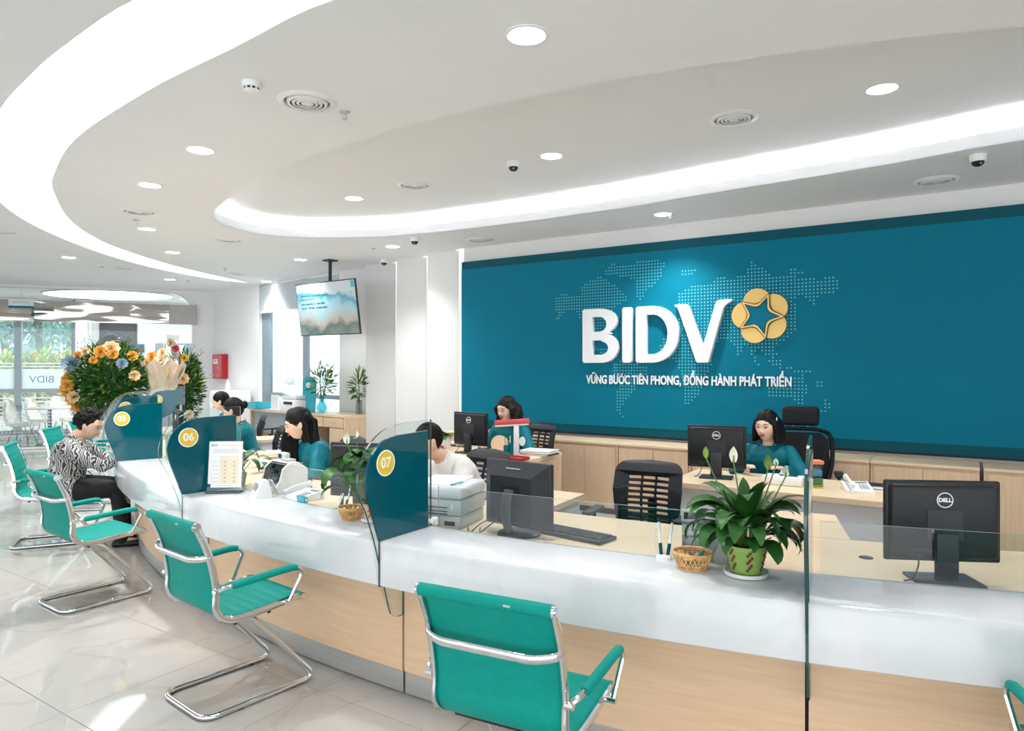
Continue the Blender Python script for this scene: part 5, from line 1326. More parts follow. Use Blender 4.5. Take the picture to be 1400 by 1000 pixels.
        if hair == 'wavy':
            rnd = random.Random(5)
            for sy in (-1, 1):
                for q in range(6):
                    x = .040-.026*q; pts = [HT(x*.7, sy*.066, .05)]
                    for j in range(1, 7): pts.append(HT(x*.95-.006+.010*sin(j*1.7+q), sy*(.083+.012*sin(j*1.3+q*1.1)+.004*j), .05-.037*j))
                    b.tube(pts, [.014*s]+[.021*s]*5+[.009*s], 8)
            for q in range(6):
                pts = [HT(-.07, -.06+.024*q, .05)]
                for j in range(1, 7): pts.append(HT(-.105+.010*sin(j*1.5+q), -.064+.026*q, .05-.042*j))
                b.tube(pts, [.02*s]+[.026*s]*5+[.01*s], 8)
        if hair == 'long':
            Hi = Matrix.Translation(hc) @ Matrix.Rotation(R(headyaw), 4, 'Z')
            def HV(x, y, z): return Hi @ (Vector((x, y, z))*hs)
            for q in range(6):       # curtain falling in front of the far shoulder
                x = .085-.020*q
                b.tube([HT(x*.75-.01, -.050-.004*q, .055), HT(x*.8, -.074, .0), HV(x+.012, -.072, -.10), HV(x+.016, -.066, -.20), HV(x*.9+.012, -.060, -.30), HV(x*.8+.010, -.056, -.36-.008*(q % 3))], [.010*s, .015*s, .017*s, .017*s, .015*s, .006*s], 8)
            b.tube(smoothpath([HT(-.045, 0, .02), HV(-.085, 0, -.08), HV(-.125, 0, -.2), HV(-.165, 0, -.31)], 3), [.072*s]*4+[.068*s]*3+[.055*s]*2+[.03*s], 16)
            for q in range(11):       # fall down the back
                y = -.066+.0132*q
                b.tube([HT(-.070, y, .06), HT(-.118, y*1.05, -.01), HV(-.120, y*1.25, -.10), HV(-.150, y*1.45, -.20), HV(-.185, y*1.5, -.31)], [.018*s, .024*s, .026*s, .026*s, .010*s], 8)
            b.tube([HT(-.02, .066, .05), HT(-.050, .078, -.02), HV(-.075, .078, -.10), HV(-.115, .080, -.22)], [.012*s, .014*s, .018*s, .010*s], 8)
    remesh(b, 'hair', [hairmat], t, .0058 if hair != 'curly' else .005, 1 if hair == 'curly' else 4, .5)
    if hair == 'bob':
        b = MB(); b.tube([HT(.045, .030, .115), HT(-.01, .028, .128)], .0012, 4); b.build('parting', skin, t)
        b = MB(); b.rbox((0, 0, 0), (.012, .006, .045), .003, 1, mtx=H @ Matrix.Translation((-.0, .087, .055))); b.build('hair_clip', 'sign_white', t)
    return t

# printed blouse: warped black and white bands
mb_ = bpy.data.materials.new('zebra_print_blouse'); mb_.use_nodes = True; nt = mb_.node_tree; bs = nt.nodes['Principled BSDF']
tc = nt.nodes.new('ShaderNodeTexCoord'); wv = nt.nodes.new('ShaderNodeTexWave'); wv.inputs['Scale'].default_value = 15; wv.inputs['Distortion'].default_value = 14; wv.inputs['Detail'].default_value = 1.2; wv.inputs['Detail Scale'].default_value = 1.1
rp = nt.nodes.new('ShaderNodeValToRGB'); rp.color_ramp.elements[0].position = .44; rp.color_ramp.elements[1].position = .56; rp.color_ramp.elements[0].color = lin('#2A2B2E'); rp.color_ramp.elements[1].color = lin('#B9B9B6')
nt.links.new(tc.outputs['Object'], wv.inputs['Vector']); nt.links.new(wv.outputs['Fac'], rp.inputs['Fac']); nt.links.new(rp.outputs[0], bs.inputs['Base Color']); bs.inputs['Roughness'].default_value = .7

person('woman in wire glasses with long straight black hair and teal silk tunic', aty(407, 580, 5.55), -143, 17, -12, 17, [(.44, .20, .80), (.47, -.16, .80)], hair='long', glasses=True, s=1.05, vox=.0055, nk=.8)
person('woman manager in teal tunic with chin-length black bob and red lipstick, right desk', aty(1048, 583, 5.60), -123.5, 9, -12, 5, [(.36, .20, .81), (.40, -.12, .81)], hair='bob', s=1.06, vox=.0055)
person('woman manager in teal tunic with wavy dark brown hair, left desk', aty(692, 560, 6.98), -123.5, 8, -8, 10, [(.34, .18, .80), (.36, -.14, .80)], hair='wavy', hairmat='hair_brown', s=1.08)
person('man in white shirt with short black hair, half hidden behind partition 07', aty(584, 604, 4.72), -140, 40, -5, 8, [(.62, .18, .80), (.64, -.12, .80)], skin='skin', top='shirt', hair='short', s=1.02, male=True, topname='shirt', lips='skin', thick=1.12)
OW = person('older woman with short curly black hair, zebra-print blouse and black trousers at the counter', aty(124, 582, 6.10), 22, 12, -22, 20, [(.52, .06, .82), (.55, -.14, .82)], skin='skin', top=mb_, hair='curly', s=1.05, topname='blouse', lips='skin', seat=.455, thick=1.28, nk=.66)
person('staff woman with pulled-back black hair, furthest left behind the counter', aty(301, 549, 9.3), -165, 10, 0, 12, [(.36, .16, .80), (.38, -.14, .80)], hair='cap', s=1.06, vox=.008)
person('staff woman in teal with black hair in a bun, beside the black chairs', aty(318, 561, 7.6), -165, 16, -8, 16, [(.38, .16, .80), (.40, -.14, .80)], hair='bun', s=1.08, vox=.008)
# ================================================================ PLANTS
def leaf_geo(b, base, az, L_, Wd, rise, droop, seg=9, twist=0, mi=0, fold=.25):
    """one blade with a midrib fold: rises then arches over"""
    d = Vector((cos(az), sin(az), 0)); sd = Vector((-sin(az), cos(az), 0)); p = Vector(base); ang = rise; vs = []; stp = L_/seg
    for i in range(seg+1):
        t = i/seg; w_ = Wd*.5*(sin(pi*min(1, (t*.93+.06)))**.8)*(1 if t < .98 else .1)
        if t < .22: w_ *= .25+.75*(t/.22)**2
        tg = d*cos(ang)+Vector((0, 0, 1))*sin(ang); nm = -d*sin(ang)+Vector((0, 0, 1))*cos(ang); s2 = (sd*cos(twist*t)+nm*sin(twist*t))
        vs += [p+s2*w_+nm*w_*fold, p, p-s2*w_+nm*w_*fold]
        p = p+tg*stp; ang -= droop/seg*(1+1.2*t)
    fs = []
    for i in range(seg):
        a = i*3; fs += [(a, a+1, a+4, a+3), (a+1, a+2, a+5, a+4)]
    b.add(vs, fs, mi); return p
def spathe(t, base, tip, w_=.045, h_=.085, az=0, mat_='spathe'):
    b = MB(); b.tube(smoothpath([base, (Vector(base)*.4+Vector(tip)*.6)+Vector((0.01*cos(az), .01*sin(az), 0)), tip], 5), .0028, 5); st = b.build('flower_stalk', 'stem', t)
    b = MB(); T_ = Vector(tip); n = 8; vs = []
    u_ = Vector((cos(az), sin(az), 0)); s_ = Vector((-sin(az), cos(az), 0))
    for i in range(n+1):
        q = i/n; hw = w_*.5*(sin(pi*min(.999, q*.86+.14))**.9 if q < 1 else 0.02); c = T_+Vector((0, 0, h_*q))+u_*(-.012*sin(pi*q))
        for k in (-1, -.5, 0, .5, 1): vs.append(c+s_*hw*k+u_*(.010*(abs(k)**2)*(1-q)))
    fs = [(i*5+k, i*5+k+1, (i+1)*5+k+1, (i+1)*5+k) for i in range(n) for k in range(4)]
    b.add(vs, fs); fl = b.build('spathe', mat_, st)
    b = MB(); b.tube([T_+u_*.004, T_+u_*.006+Vector((0, 0, h_*.42))], [.0045, .003], 6); b.build('spadix', 'leaf_light', st)
def peace_lily(lb, p, leaves, flowers, pot='green', r_pot=(.058, .082, .125), seed=1, stem=(.05, .10)):
    t = thing('peace_lily', lb, 'plant', p); rnd = random.Random(seed); r0, r1, h = r_pot
    b = MB(); b.lathe([(r0*.9, .014), (r0, .016), (r0*1.05, .03), (r1*.97, h*.85), (r1*1.03, h*.93), (r1*1.03, h), (r1*.95, h), (r1*.9, h*.88)], 28); b.lathe([(r1*.92, h*.88), (.0001, h*.9)], 20)
    po = b.build('pot', 'pot_green' if pot == 'green' else 'kraft', t)
    b = MB(); b.lathe([(r0*1.1, 0), (r1*1.02, .006), (r1*1.06, .02), (r1*1.0, .021), (r1*.92, .010), (.0001, .010)], 28); b.build('saucer', 'white', t)
    b = MB(); b.lathe([(r1*.93, h*.89), (.0001, h*.93)], 16); b.build('soil', 'soil', t)
    # printed sprigs on the pot
    b = MB(); m_ = 'brown' if pot == 'green' else 'pink'
    for k in range(7):
        a0 = R(-150+52*k)
        for q in range(9):
            z = .035+.010*q; rr = (r0*1.05+(r1*.97-r0*1.05)*((z-.03)/(h*.85-.03)))+.0012; a = a0+.10*((q % 3)-1)
            X = Matrix.Translation((rr*cos(a), rr*sin(a), z)) @ Matrix.Rotation(a, 4, 'Z')
            b.ball((0, 0, 0), .0065, 5, sc=(.22, 1, 1), mtx=X)
    tag(b.build('flower_print', m_, po), kind='stuff')
    top = Vector((0, 0, h*.9))
    for (az, L_, W_, rise, droop) in leaves:
        st = rnd.uniform(*stem); a = R(az); base = top+Vector((cos(a)*.02, sin(a)*.02, 0)); e = base+Vector((cos(a)*cos(R(rise))*st, sin(a)*cos(R(rise))*st, sin(R(rise))*st+.02))
        b = MB(); b.tube([base, e], .0028, 5, mi=1); leaf_geo(b, e, a, L_, W_, R(rise), R(droop), 9, rnd.uniform(-.5, .5), 0)
        b.build('leaf', [rnd.choice(['leaf', 'leaf_dark', 'leaf_dark']), 'stem'], t, smooth=60)
    for (x, y, z, az, w_, h_, m_) in flowers: spathe(t, tuple(top), (x, y, z), w_, h_, R(az), m_)
    return t
rnd = random.Random(11)
lv = []
for k in range(18): lv.append((k*20.7+rnd.uniform(-8, 8), rnd.uniform(.17, .215), rnd.uniform(.055, .070), rnd.uniform(30, 45), rnd.uniform(80, 110)))
for k in range(12): lv.append((k*30+13+rnd.uniform(-8, 8), rnd.uniform(.16, .21), rnd.uniform(.06, .075), rnd.uniform(52, 66), rnd.uniform(70, 95)))
for k in range(9): lv.append((k*40+rnd.uniform(-10, 10), rnd.uniform(.13, .18), rnd.uniform(.05, .065), rnd.uniform(72, 84), rnd.uniform(20, 50)))
for k in range(12): lv.append((k*31+5, rnd.uniform(.20, .26), rnd.uniform(.06, .075), rnd.uniform(60, 74), rnd.uniform(60, 110)))
for k in range(12): lv.append((k*30+20, rnd.uniform(.12, .15), rnd.uniform(.055, .065), rnd.uniform(14, 30), rnd.uniform(55, 80)))
p = at(1020, 787, .78)
def rel(u, v, Y, p_): q = aty(u, v, Y); return (q.x-p_[0], q.y-p_[1], q.z-p_[2])
P0 = (p.x, p.y+.0, .7805)
fl_ = []
for (u, v, w_, h_, dY, m_) in ((1003, 632, .032, .062, .0, 'spathe'), (1050, 642, .030, .060, .02, 'leaf_light'), (1061, 636, .02, .026, -.02, 'spathe'), (1074, 652, .026, .045, .05, 'spathe'), (965, 626, .022, .045, .02, 'leaf_light')):
    q = rel(u, v, P0[1]+dY, P0); fl_.append((q[0], q[1], q[2], -100, w_, h_, m_))
peace_lily('peace lily with white blooms in a green flowered pot on the marble at right', P0, lv, fl_, seed=4)
# drooping plant left of partition 07
lv2 = [(195, .19, .085, 50, 125), (215, .17, .08, 30, 110), (180, .20, .075, 65, 130), (240, .16, .08, 45, 130), (260, .15, .07, 30, 110), (160, .17, .06, 60, 110), (200, .15, .07, 10, 70), (225, .13, .07, 70, 120), (275, .14, .07, 60, 120), (300, .13, .06, 40, 100), (20, .15, .07, 60, 100), (60, .14, .06, 60, 90), (110, .15, .06, 70, 100), (340, .14, .06, 50, 100), (245, .12, .06, 80, 60), (190, .14, .075, 20, 100), (230, .13, .08, 55, 100), (170, .10, .05, 80, 50)]
for k in range(10): lv2.append((175+k*11, .15+.012*(k % 4), .075, 62+3*(k % 6), 120+5*(k % 3)))
p = at(507, 717, .78); P1 = (p.x+.0, p.y+.06, .7805); fl2 = []
for (u, v, w_, h_, az) in ((474, 607, .036, .062, -60), (487, 600, .045, .045, -150)):
    q = rel(u, v, P1[1], P1); fl2.append((q[0], q[1], q[2], az, w_, h_, 'spathe'))
peace_lily('drooping peace lily with two white blooms partly behind partition 07', P1, [(a, l*1.05, w_*1.1, min(80, r_+18), d_+8) for a, l, w_, r_, d_ in lv2], fl2, pot='pink', r_pot=(.045, .06, .10), seed=6, stem=(.12, .20))
# plant behind the rate sheet
q = aty(330, 600, 4.72)
lv3 = [(k*33+rnd.uniform(-9, 9), rnd.uniform(.15, .22), rnd.uniform(.03, .042), rnd.uniform(35, 75), rnd.uniform(70, 110)) for k in range(16)]
peace_lily('leafy green plant on the teller desk behind the rate sheet holder', (q.x-.04, 4.75, .7505), lv3, [], r_pot=(.045, .06, .11), seed=9)

def bushy(t, name, c, rad, n, ll, lw, mats=('leaf', 'leaf_dark', 'leaf_light'), seed=0, up=.4):
    rr = random.Random(seed); b = MB()
    for k in range(n):
        v = Vector((rr.gauss(0, 1), rr.gauss(0, 1), rr.gauss(0, 1))).normalized(); q = rr.random()**.4
        p_ = Vector(c)+Vector((v.x*rad[0], v.y*rad[1], v.z*rad[2]))*q
        d = (v+Vector((0, 0, up))+Vector((rr.uniform(-.5, .5), rr.uniform(-.5, .5), rr.uniform(-.5, .5)))).normalized(); s_ = d.cross(Vector((rr.random(), rr.random(), rr.random()))).normalized()
        L_ = ll*rr.uniform(.6, 1.3); w_ = lw*rr.uniform(.7, 1.2)
        b.add([p_, p_+d*L_*.5+s_*w_*.5, p_+d*L_, p_+d*L_*.5-s_*w_*.5], [(0, 1, 2, 3)], rr.randrange(len(mats)))
    return tag(b.build(name, list(mats), t, smooth=0), kind='stuff')
# small pot plant on the left manager desk
p = at(609, 614, .75)
t = thing('potted_plant', 'small leafy plant in a white pot on the left manager desk', 'plant', (p.x, p.y, .7505))
b = MB(); b.lathe([(.05, 0), (.065, .11), (.058, .11), (.05, .1), (.0001, .1)], 20); b.build('pot', 'white', t)
for k in range(22):
    b = MB(); leaf_geo(b, (0, 0, .10), R(k*137.5), rnd.uniform(.10, .16), .045, R(rnd.uniform(35, 80)), R(80), 6); b.build('leaf', rnd.choice(['leaf', 'leaf_light']), t, smooth=60)

# ================================================================ THINGS ON THE MANAGER DESKS
# left desk: gift ornament (red bar on a white column), pen cup, tray, files
p = at(703, 628, .75)
t = thing('gift_ornament', 'white column gift ornament with red and cream crossbar on the left desk', 'ornament', (p.x+.02, p.y+.03, .75), R(-8))
b = MB(); b.lathe([(.075, 0), (.085, .012), (.03, .018)], 20); b.build('base', 'red', t)
b = MB(); b.rbox((0, 0, .17), (.05, .035, .31), .012, 3); b.build('column', 'sign_white', t)
b = MB(); b.rbox((-.04, 0, .355), (.32, .04, .045), .006, 2, mtx=Matrix.Translation((-.04, 0, .335)) @ Matrix.Rotation(R(-4), 4, 'Y')); b.build('red_crossbar', 'pink', t)
b = MB(); b.rbox((-.04, 0, .355), (.31, .035, .018), .004, 2, mtx=Matrix.Translation((-.04, 0, .306)) @ Matrix.Rotation(R(-4), 4, 'Y')); b.build('cream_underside', 'cream', t)
b = MB(); b.lathe([(.035, -.008), (.035, .008)], 20, mtx=Matrix.Translation((.055, -.01, .16)) @ Matrix.Rotation(R(90), 4, 'X') @ Matrix.Diagonal((.8, 1.2, 1, 1))); b.build('round_plaque', 'sign_white', t)
t = thing('photo_plaque', 'oval cream plaque standing on the left manager desk', 'plaque', tuple(at(683, 621, .75)), R(-10))
b = MB(); b.lathe([(.085, -.008), (.085, .008)], 24, mtx=Matrix.Translation((0, 0, .095)) @ Matrix.Rotation(R(80), 4, 'X')); b.build('disc', mat('plaque_cream', '#F0CFA6', .5), t)
b = MB(); b.rbox((0, .02, .008), (.09, .07, .014), .004, 1); b.build('foot', 'brown', t)
t = thing('pen_cup', 'two-part teal pen cup beside the white ornament', 'pen holder', tuple(at(696, 624, .75)))
for dx, hh in ((-.025, .10), (.03, .12)):
    b = MB(); b.lathe([(.026, 0), (.028, hh), (.024, hh), (.022, .006), (.0001, .006)], 14, mtx=Matrix.Translation((dx, .02, 0))); b.build('cup', 'silk', t)
for k in range(4):
    b = MB(); b.tube([(-.03+.02*k, .02, .02), (-.04+.025*k, .02+.008*(k % 2), .17+.01*k)], .004, 6); b.build('pen', ['blue_plastic', 'leaf_light', 'white', 'teal_dark'][k], t)
t = thing('red_tray', 'dark red lacquer tray on the front of the left manager desk', 'tray', tuple(at(701, 629, .752)), RZW)
b = MB(); b.rbox((0, 0, .010), (.27, .15, .016), .006, 2); b.build('tray_base', 'brown', t)
for x, y, sx, sy in ((0, -.075, .27, .008), (0, .075, .27, .008), (-.135, 0, .008, .15), (.135, 0, .008, .15)):
    b = MB(); b.rbox((x, y, .020), (sx, sy, .022), .003, 1); b.build('rim', 'red', t)
for k in range(3):
    t = thing('file_folder', ['dark bottom folder in the stack right of the ornament', 'white middle folder in the stack right of the ornament', 'pale top folder in the stack right of the ornament'][k], 'folder', (at(738, 623, .75)+Vector((0, .06, .004+k*.016))).to_tuple(), RZW+.05*k)
    b = MB(); b.rbox((0, 0, .006), (.31, .22, .013), .003, 1); b.build('cover', ['dark_gray', 'paper', 'grey_light'][k], t)
    b = MB(); b.box((.0, 0, .006), (.306, .224, .008)); b.build('pages', 'paper', t, smooth=0)
p = at(640, 613, .75); t = thing('red_box', 'small red box on the left end of the left manager desk', 'box', tuple(at(600, 615, .75)), .3)
b = MB(); b.rbox((0, 0, .022), (.08, .05, .044), .004, 1); b.build('carton', 'red', t); b = MB(); b.box((0, 0, .045), (.075, .046, .004)); b.build('lid', 'white', t)
t = thing('desk_cables', 'tangle of dark cables under the left manager monitor', 'cable', tuple(at(668, 624, .752)))
for k in range(4):
    b = MB(); b.tube(smoothpath([(-.16+.04*k, .05, .01), (-.06, -.02+.03*k, .02), (.03, .04-.03*k, .012), (.14, -.02+.02*k, .008)], 5), .0035, 5); b.build('cable', 'black_plastic', t)
t = thing('monitor_stand_riser', 'white low riser under the left manager monitor', 'stand', tuple(at(636, 612, .75)+Vector((-.05, .10, 0))), RZW)
b = MB(); b.rbox((0, 0, .035), (.30, .18, .012), .003, 1); b.build('shelf', 'white', t)
for x in (-.14, .14):
    b = MB(); b.rbox((x, 0, .015), (.012, .17, .03), .002, 1); b.build('leg', 'white', t)
# right desk: tissue box, candy jar, papers
t = thing('tissue_box', 'white tissue and paper box on the right desk behind the peace lily', 'box', tuple(at(1076, 664, .75)+Vector((0, .05, 0))), RZW)
b = MB(); b.rbox((0, 0, .032), (.27, .15, .06), .008, 2); b.build('carton', 'white', t)
b = MB(); b.rbox((.03, 0, .065), (.12, .05, .008), .003, 1); b.build('slot_frame', 'teal_dark', t)
b = MB(); b.prism([(-.04, 0), (.04, 0), (.02, .04), (-.01, .045)], -.003, .003, 0, MF @ Matrix.Translation((.0, .065, 0))); b.build('tissue', 'paper', t)
p = at(1115, 667, .75)
t = thing('candy_jar', 'tall clear jar with orange lid and coloured fill on the right desk', 'jar', (p.x, p.y, .7505))
b = MB(); b.rbox((0, 0, .085), (.082, .082, .165), .012, 2); b.build('jar_glass', 'water', t)
b = MB(); b.rbox((0, 0, .012), (.078, .078, .024), .004, 1); b.build('yellow_fill', 'yellow', t)
b = MB(); b.rbox((0, 0, .050), (.074, .074, .045), .01, 2); b.build('green_fill', 'leaf_light', t)
b = MB(); b.rbox((0, 0, .105), (.072, .072, .055), .015, 2); b.build('grey_fill', 'blueflower', t)
b = MB(); b.rbox((0, 0, .178), (.086, .086, .026), .005, 1); b.build('lid', mat('orange_lid', '#E58A5B', .4), t)
t = thing('notebook', 'dark notebook with pages on the right manager desk beside the telephone', 'book', tuple(at(1203, 672, .75)+Vector((.06, .12, 0))), RZW)
b = MB(); b.rbox((0, 0, .012), (.22, .16, .022), .003, 1); b.build('cover', 'dark_gray', t)
b = MB(); b.box((.0, -.002, .012), (.216, .16, .014)); b.build('pages', 'paper', t, smooth=0)
t = thing('mouse', 'black computer mouse on the right manager desk', 'mouse', tuple(at(1002, 648, .75)), R(60))
b = MB(); b.ball((0, 0, .014), .03, 10, sc=(1.5, 1, .55)); b.build('shell', 'black_plastic', t); b = MB(); b.ball((.022, 0, .028), .006, 6, sc=(1.5, .5, 1)); b.build('wheel', 'dark_gray', t)

# ================================================================ WINDOW-WALL FURNITURE
def wpos(t_, off): q = wp(t_, 0, off); return q
cq = aty(472, 569, 10.27); TW = (cq-CORN).dot(WD); OW_ = (Vector((cq.x, cq.y, 0))-CORN).dot(WN)
t = thing('drawer_desk', 'pale wood desk with two drawers against the pilasters', 'desk', wpos(TW, OW_-.25)+Vector((0, 0, .05)), atan2(WD.y, WD.x))
# local x along the wall to the right, -y towards the room
LQ = 1.15; dq = OW_*1.0-.08
def lb_(name, a, c, m='wood', par=None): b_ = MB(); b_.bx(a, c); return b_.build(name, m, par or t, smooth=0)
lb_('top', (-LQ, -.25, .765), (.0, dq-.25, .80), 'wood_top'); lb_('side_panel', (-.04, -.25, 0), (0, dq-.25, .765)); lb_('side_panel', (-LQ, -.25, 0), (-LQ+.03, dq-.25, .765))
lb_('pedestal', (-.42, -.235, .03), (-.04, dq-.26, .60)); lb_('drawer_box', (-LQ+.03, -.23, .60), (-.04, dq-.26, .765)); lb_('back_panel', (-LQ+.03, dq-.30, .0), (-.42, dq-.28, .60), 'grey_mid')
for xa_, xb_ in ((-LQ+.05, -.60), (-.58, -.05)):
    dr = lb_('drawer', (xa_, -.25, .615), (xb_, -.232, .755)); b = MB(); b.tube(fillet([((xa_+xb_)/2-.07, -.25, .69), ((xa_+xb_)/2-.07, -.272, .69), ((xa_+xb_)/2+.07, -.272, .69), ((xa_+xb_)/2+.07, -.25, .69)], .008, 3), .005, 6); b.build('handle', 'steel', dr)
dr = lb_('door', (-.41, -.252, .05), (-.05, -.235, .595))
# white long counter further left along the windows
t = thing('window_counter', 'white-topped long counter under the windows behind the tellers', 'counter', wpos(TW-LQ-.02, OW_-.25)+Vector((0, 0, .05)), atan2(WD.y, WD.x))
lb_('top', (-1.75, -.25, .76), (0, dq-.25, .80), 'white'); lb_('front_panel', (-1.70, -.20, .42), (-.05, -.18, .76), 'grey_mid'); lb_('side_panel', (-1.75, -.24, 0), (-1.71, dq-.25, .76)); lb_('side_panel', (-.04, -.24, 0), (0, dq-.25, .76)); lb_('edge_strip', (-1.75, -.262, .758), (0, -.25, .802), 'wood_h')
def on_wall(u, off): return wp(wt(u, off), 0, off)
q = on_wall(406, .55); t = thing('office_printer', 'white multifunction printer on the counter under the window', 'printer', (q.x, q.y, .85), atan2(WD.y, WD.x))
b = MB(); b.rbox((0, 0, .10), (.46, .38, .20), .015, 2); b.build('body', 'white', t)
b = MB(); b.rbox((.0, .02, .235), (.44, .34, .06), .015, 2); b.build('scanner_lid', 'grey_light', t)
b = MB(); b.box((.05, -.192, .15), (.26, .006, .045)); b.build('output_slot', 'dark_gray', t); b = MB(); b.box((.1, -.20, .275), (.20, .3, .004), mtx=Matrix.Translation((-.08, .0, .285)) @ Matrix.Rotation(R(8), 4, 'Y')); b.build('input_tray', 'paper', t)
q = on_wall(424, .50); t = thing('counter_number_sign', 'turquoise rounded counter sign with pale disc in front of the window', 'sign', (q.x, q.y, .85), atan2(WD.y, WD.x)+.3)
b = MB(); b.prism([(-.10, 0), (.10, 0), (.12, .30), (.12, .48)] + arcpts(.05, .48, .07, .09, 0, 90, 5) + arcpts(-.05, .46, .10, .11, 90, 180, 6) + [(-.15, .30)], -.006, .006, 0, MF); b.build('panel', 'blue_plastic', t, smooth=0)
b = MB(); b.prism([(.045*cos(R(a))-.03, .045*sin(R(a))+.44) for a in range(0, 360, 15)], .006, .009, 0, MF); b.build('disc', 'cream', t, smooth=0)
b = MB(); b.rbox((0, 0, .01), (.25, .12, .02), .004, 1); b.build('foot', 'glass', t)
q = on_wall(440, .42); t = thing('flower_vase', 'turquoise glass vase of white lilies before the window', 'vase', (q.x, q.y, .85))
b = MB(); b.lathe([(.04, 0), (.085, .03), (.09, .09), (.045, .17), (.04, .21), (.055, .25), (.05, .25), (.035, .21), (.04, .17), (.08, .09), (.03, .01)], 20); b.build('vase_glass', glass('turquoise_glass', '#C4ECF2', 1.2), t)
bushy(t, 'foliage', (0, 0, .50), (.20, .20, .22), 190, .12, .03, seed=4)
for k in range(7):
    a = k*2.2; b = MB(); b.tube([(0, 0, .15), (.10*cos(a), .10*sin(a), .55+.03*k)], .004, 5); st = b.build('stalk', 'stem', t)
    b = MB()
    for j in range(6): leaf_geo(b, (.10*cos(a), .10*sin(a), .55+.03*k), R(60*j), .075, .025, R(55), R(70), 4)
    b.build('lily_bloom', 'spathe', st, smooth=60)
q = on_wall(489, .22); t = thing('potted_plant', 'slender leafy plant on the drawer desk beside the pilaster', 'plant', (q.x+.02, q.y, .85))
b = MB(); b.lathe([(.05, 0), (.05, .22), (.045, .22), (.045, .02), (.0001, .02)], 16); b.build('glass_pot', glass('clear_vase', '#E9EDEA', 1.5), t)
b = MB(); b.tube(smoothpath([(0, 0, .02), (.01, 0, .25), (-.01, .0, .5), (.0, 0, .6)], 4), .006, 6); b.build('trunk', 'stem', t)
bushy(t, 'foliage', (0, 0, .46), (.12, .12, .20), 150, .13, .028, seed=8)
# left end of the window wall: white cabinet, bottle, teal tray, paper rack, red fire panel
q = on_wall(315, .30); t = thing('white_cabinet', 'tall white cabinet in the far corner under the fire panel', 'cabinet', (q.x, q.y, 0), atan2(WD.y, WD.x))
b = MB(); b.rbox((0, 0, .56), (.72, .45, 1.12), .01, 2); b.build('body', 'white', t)
for x in (-.18, .18):
    b = MB(); b.rbox((x, -.232, .56), (.345, .016, 1.06), .003, 1); d = b.build('door', 'whitematte', t); b = MB(); b.tube([(x*.2, -.25, .5), (x*.2, -.25, .62)], .006, 6); b.build('handle', 'steel', d)
t = thing('white_bottle', 'white bottle standing on the tall white cabinet', 'bottle', (q.x-.05, q.y, 1.12))
b = MB(); b.lathe([(.035, 0), (.04, .01), (.04, .13), (.015, .17), (.015, .19)], 14); b.build('body', 'white', t); b = MB(); b.lathe([(.017, .19), (.017, .215)], 10); b.build('cap', 'grey_light', t)
q = wp(wt(305), 0, 0); t = thing('fire_alarm_panel', 'red fire alarm panel on the white wall in the far corner', 'panel', (q.x, q.y, 1.58), atan2(WD.y, WD.x))
b = MB(); b.rbox((0, -.06, 0), (.44, .12, .50), .008, 2); b.build('box', 'red', t)
b = MB(); b.rbox((0, -.124, 0), (.40, .012, .46), .004, 1); dd = b.build('door', 'red', t)
b = MB(); b.rbox((-.05, -.133, .10), (.19, .008, .10), .004, 1); b.build('display_frame', 'grey_light', dd); b = MB(); b.box((-.05, -.139, .115), (.09, .003, .045)); b.build('display', 'grey_mid', dd)
for x, z in ((-.17, -.18), (.0, -.19), (.05, -.03), (-.19, .1)):
    b = MB(); b.lathe([(.014, 0), (.012, .006)], 8, mtx=Matrix.Translation((x, -.130, z)) @ Matrix.Rotation(R(90), 4, 'X')); b.build('button', 'cream', dd)
q = on_wall(352, .55); t = thing('turquoise_tray', 'turquoise document tray on the white counter at left', 'tray', (q.x, q.y, .85), atan2(WD.y, WD.x))
b = MB(); b.rbox((0, 0, .012), (.42, .28, .02), .004, 1); b.build('floor', 'blue_plastic', t)
for x, y, sx, sy in ((0, -.14, .42, .01), (0, .14, .42, .01), (-.21, 0, .01, .28), (.21, 0, .01, .28)):
    b = MB(); b.rbox((x, y, .06), (sx, sy, .10), .003, 1); b.build('side', 'blue_plastic', t)
q = on_wall(376, .50); t = thing('paper_display', 'white printed board leaning by the window left of the printer', 'paper', (q.x, q.y, .85), atan2(WD.y, WD.x))
b = MB(); b.box((0, 0, .125), (.24, .01, .25)); pb_ = b.build('board', 'paper', t, smooth=0)
b = MB()
for k in range(4):
    for j in range(5): b.box((-.08+.04*j, -.0055, .05+.045*k), (.022, .001, .012), rz=0)
tag(b.build('printed_marks', 'grey_light', pb_, smooth=0), kind='stuff')

# ================================================================ HANGING TELEVISION
a_ = Vector((-3.225, 10.45, 0)); c_ = Vector((-2.145, 9.65, 0)); dv = (c_-a_).normalized(); wd_ = (c_-a_).length
t = thing('television', 'large flat television hanging from the ceiling before the windows', 'television', (a_+c_)/2 + Vector((0, 0, 2.43)), atan2(dv.y, dv.x))
TT = Matrix.Rotation(R(8), 4, 'X')
b = MB(); b.rbox((0, 0, 0), (wd_, .03, .78), .008, 2, mtx=TT); tv = b.build('housing', 'dark_gray', t)
ms = bpy.data.materials.new('tv_picture'); ms.use_nodes = True; nt = ms.node_tree; bs = nt.nodes['Principled BSDF']; tc = nt.nodes.new('ShaderNodeTexCoord'); sp_ = nt.nodes.new('ShaderNodeSeparateXYZ'); ns = nt.nodes.new('ShaderNodeTexNoise'); ns.inputs['Scale'].default_value = 2.2; ns.inputs['Detail'].default_value = 4
ma = nt.nodes.new('ShaderNodeMath'); ma.operation = 'MULTIPLY_ADD'; ma.inputs[1].default_value = .35; mr = nt.nodes.new('ShaderNodeMapRange'); mr.inputs['From Min'].default_value = -.39; mr.inputs['From Max'].default_value = .39
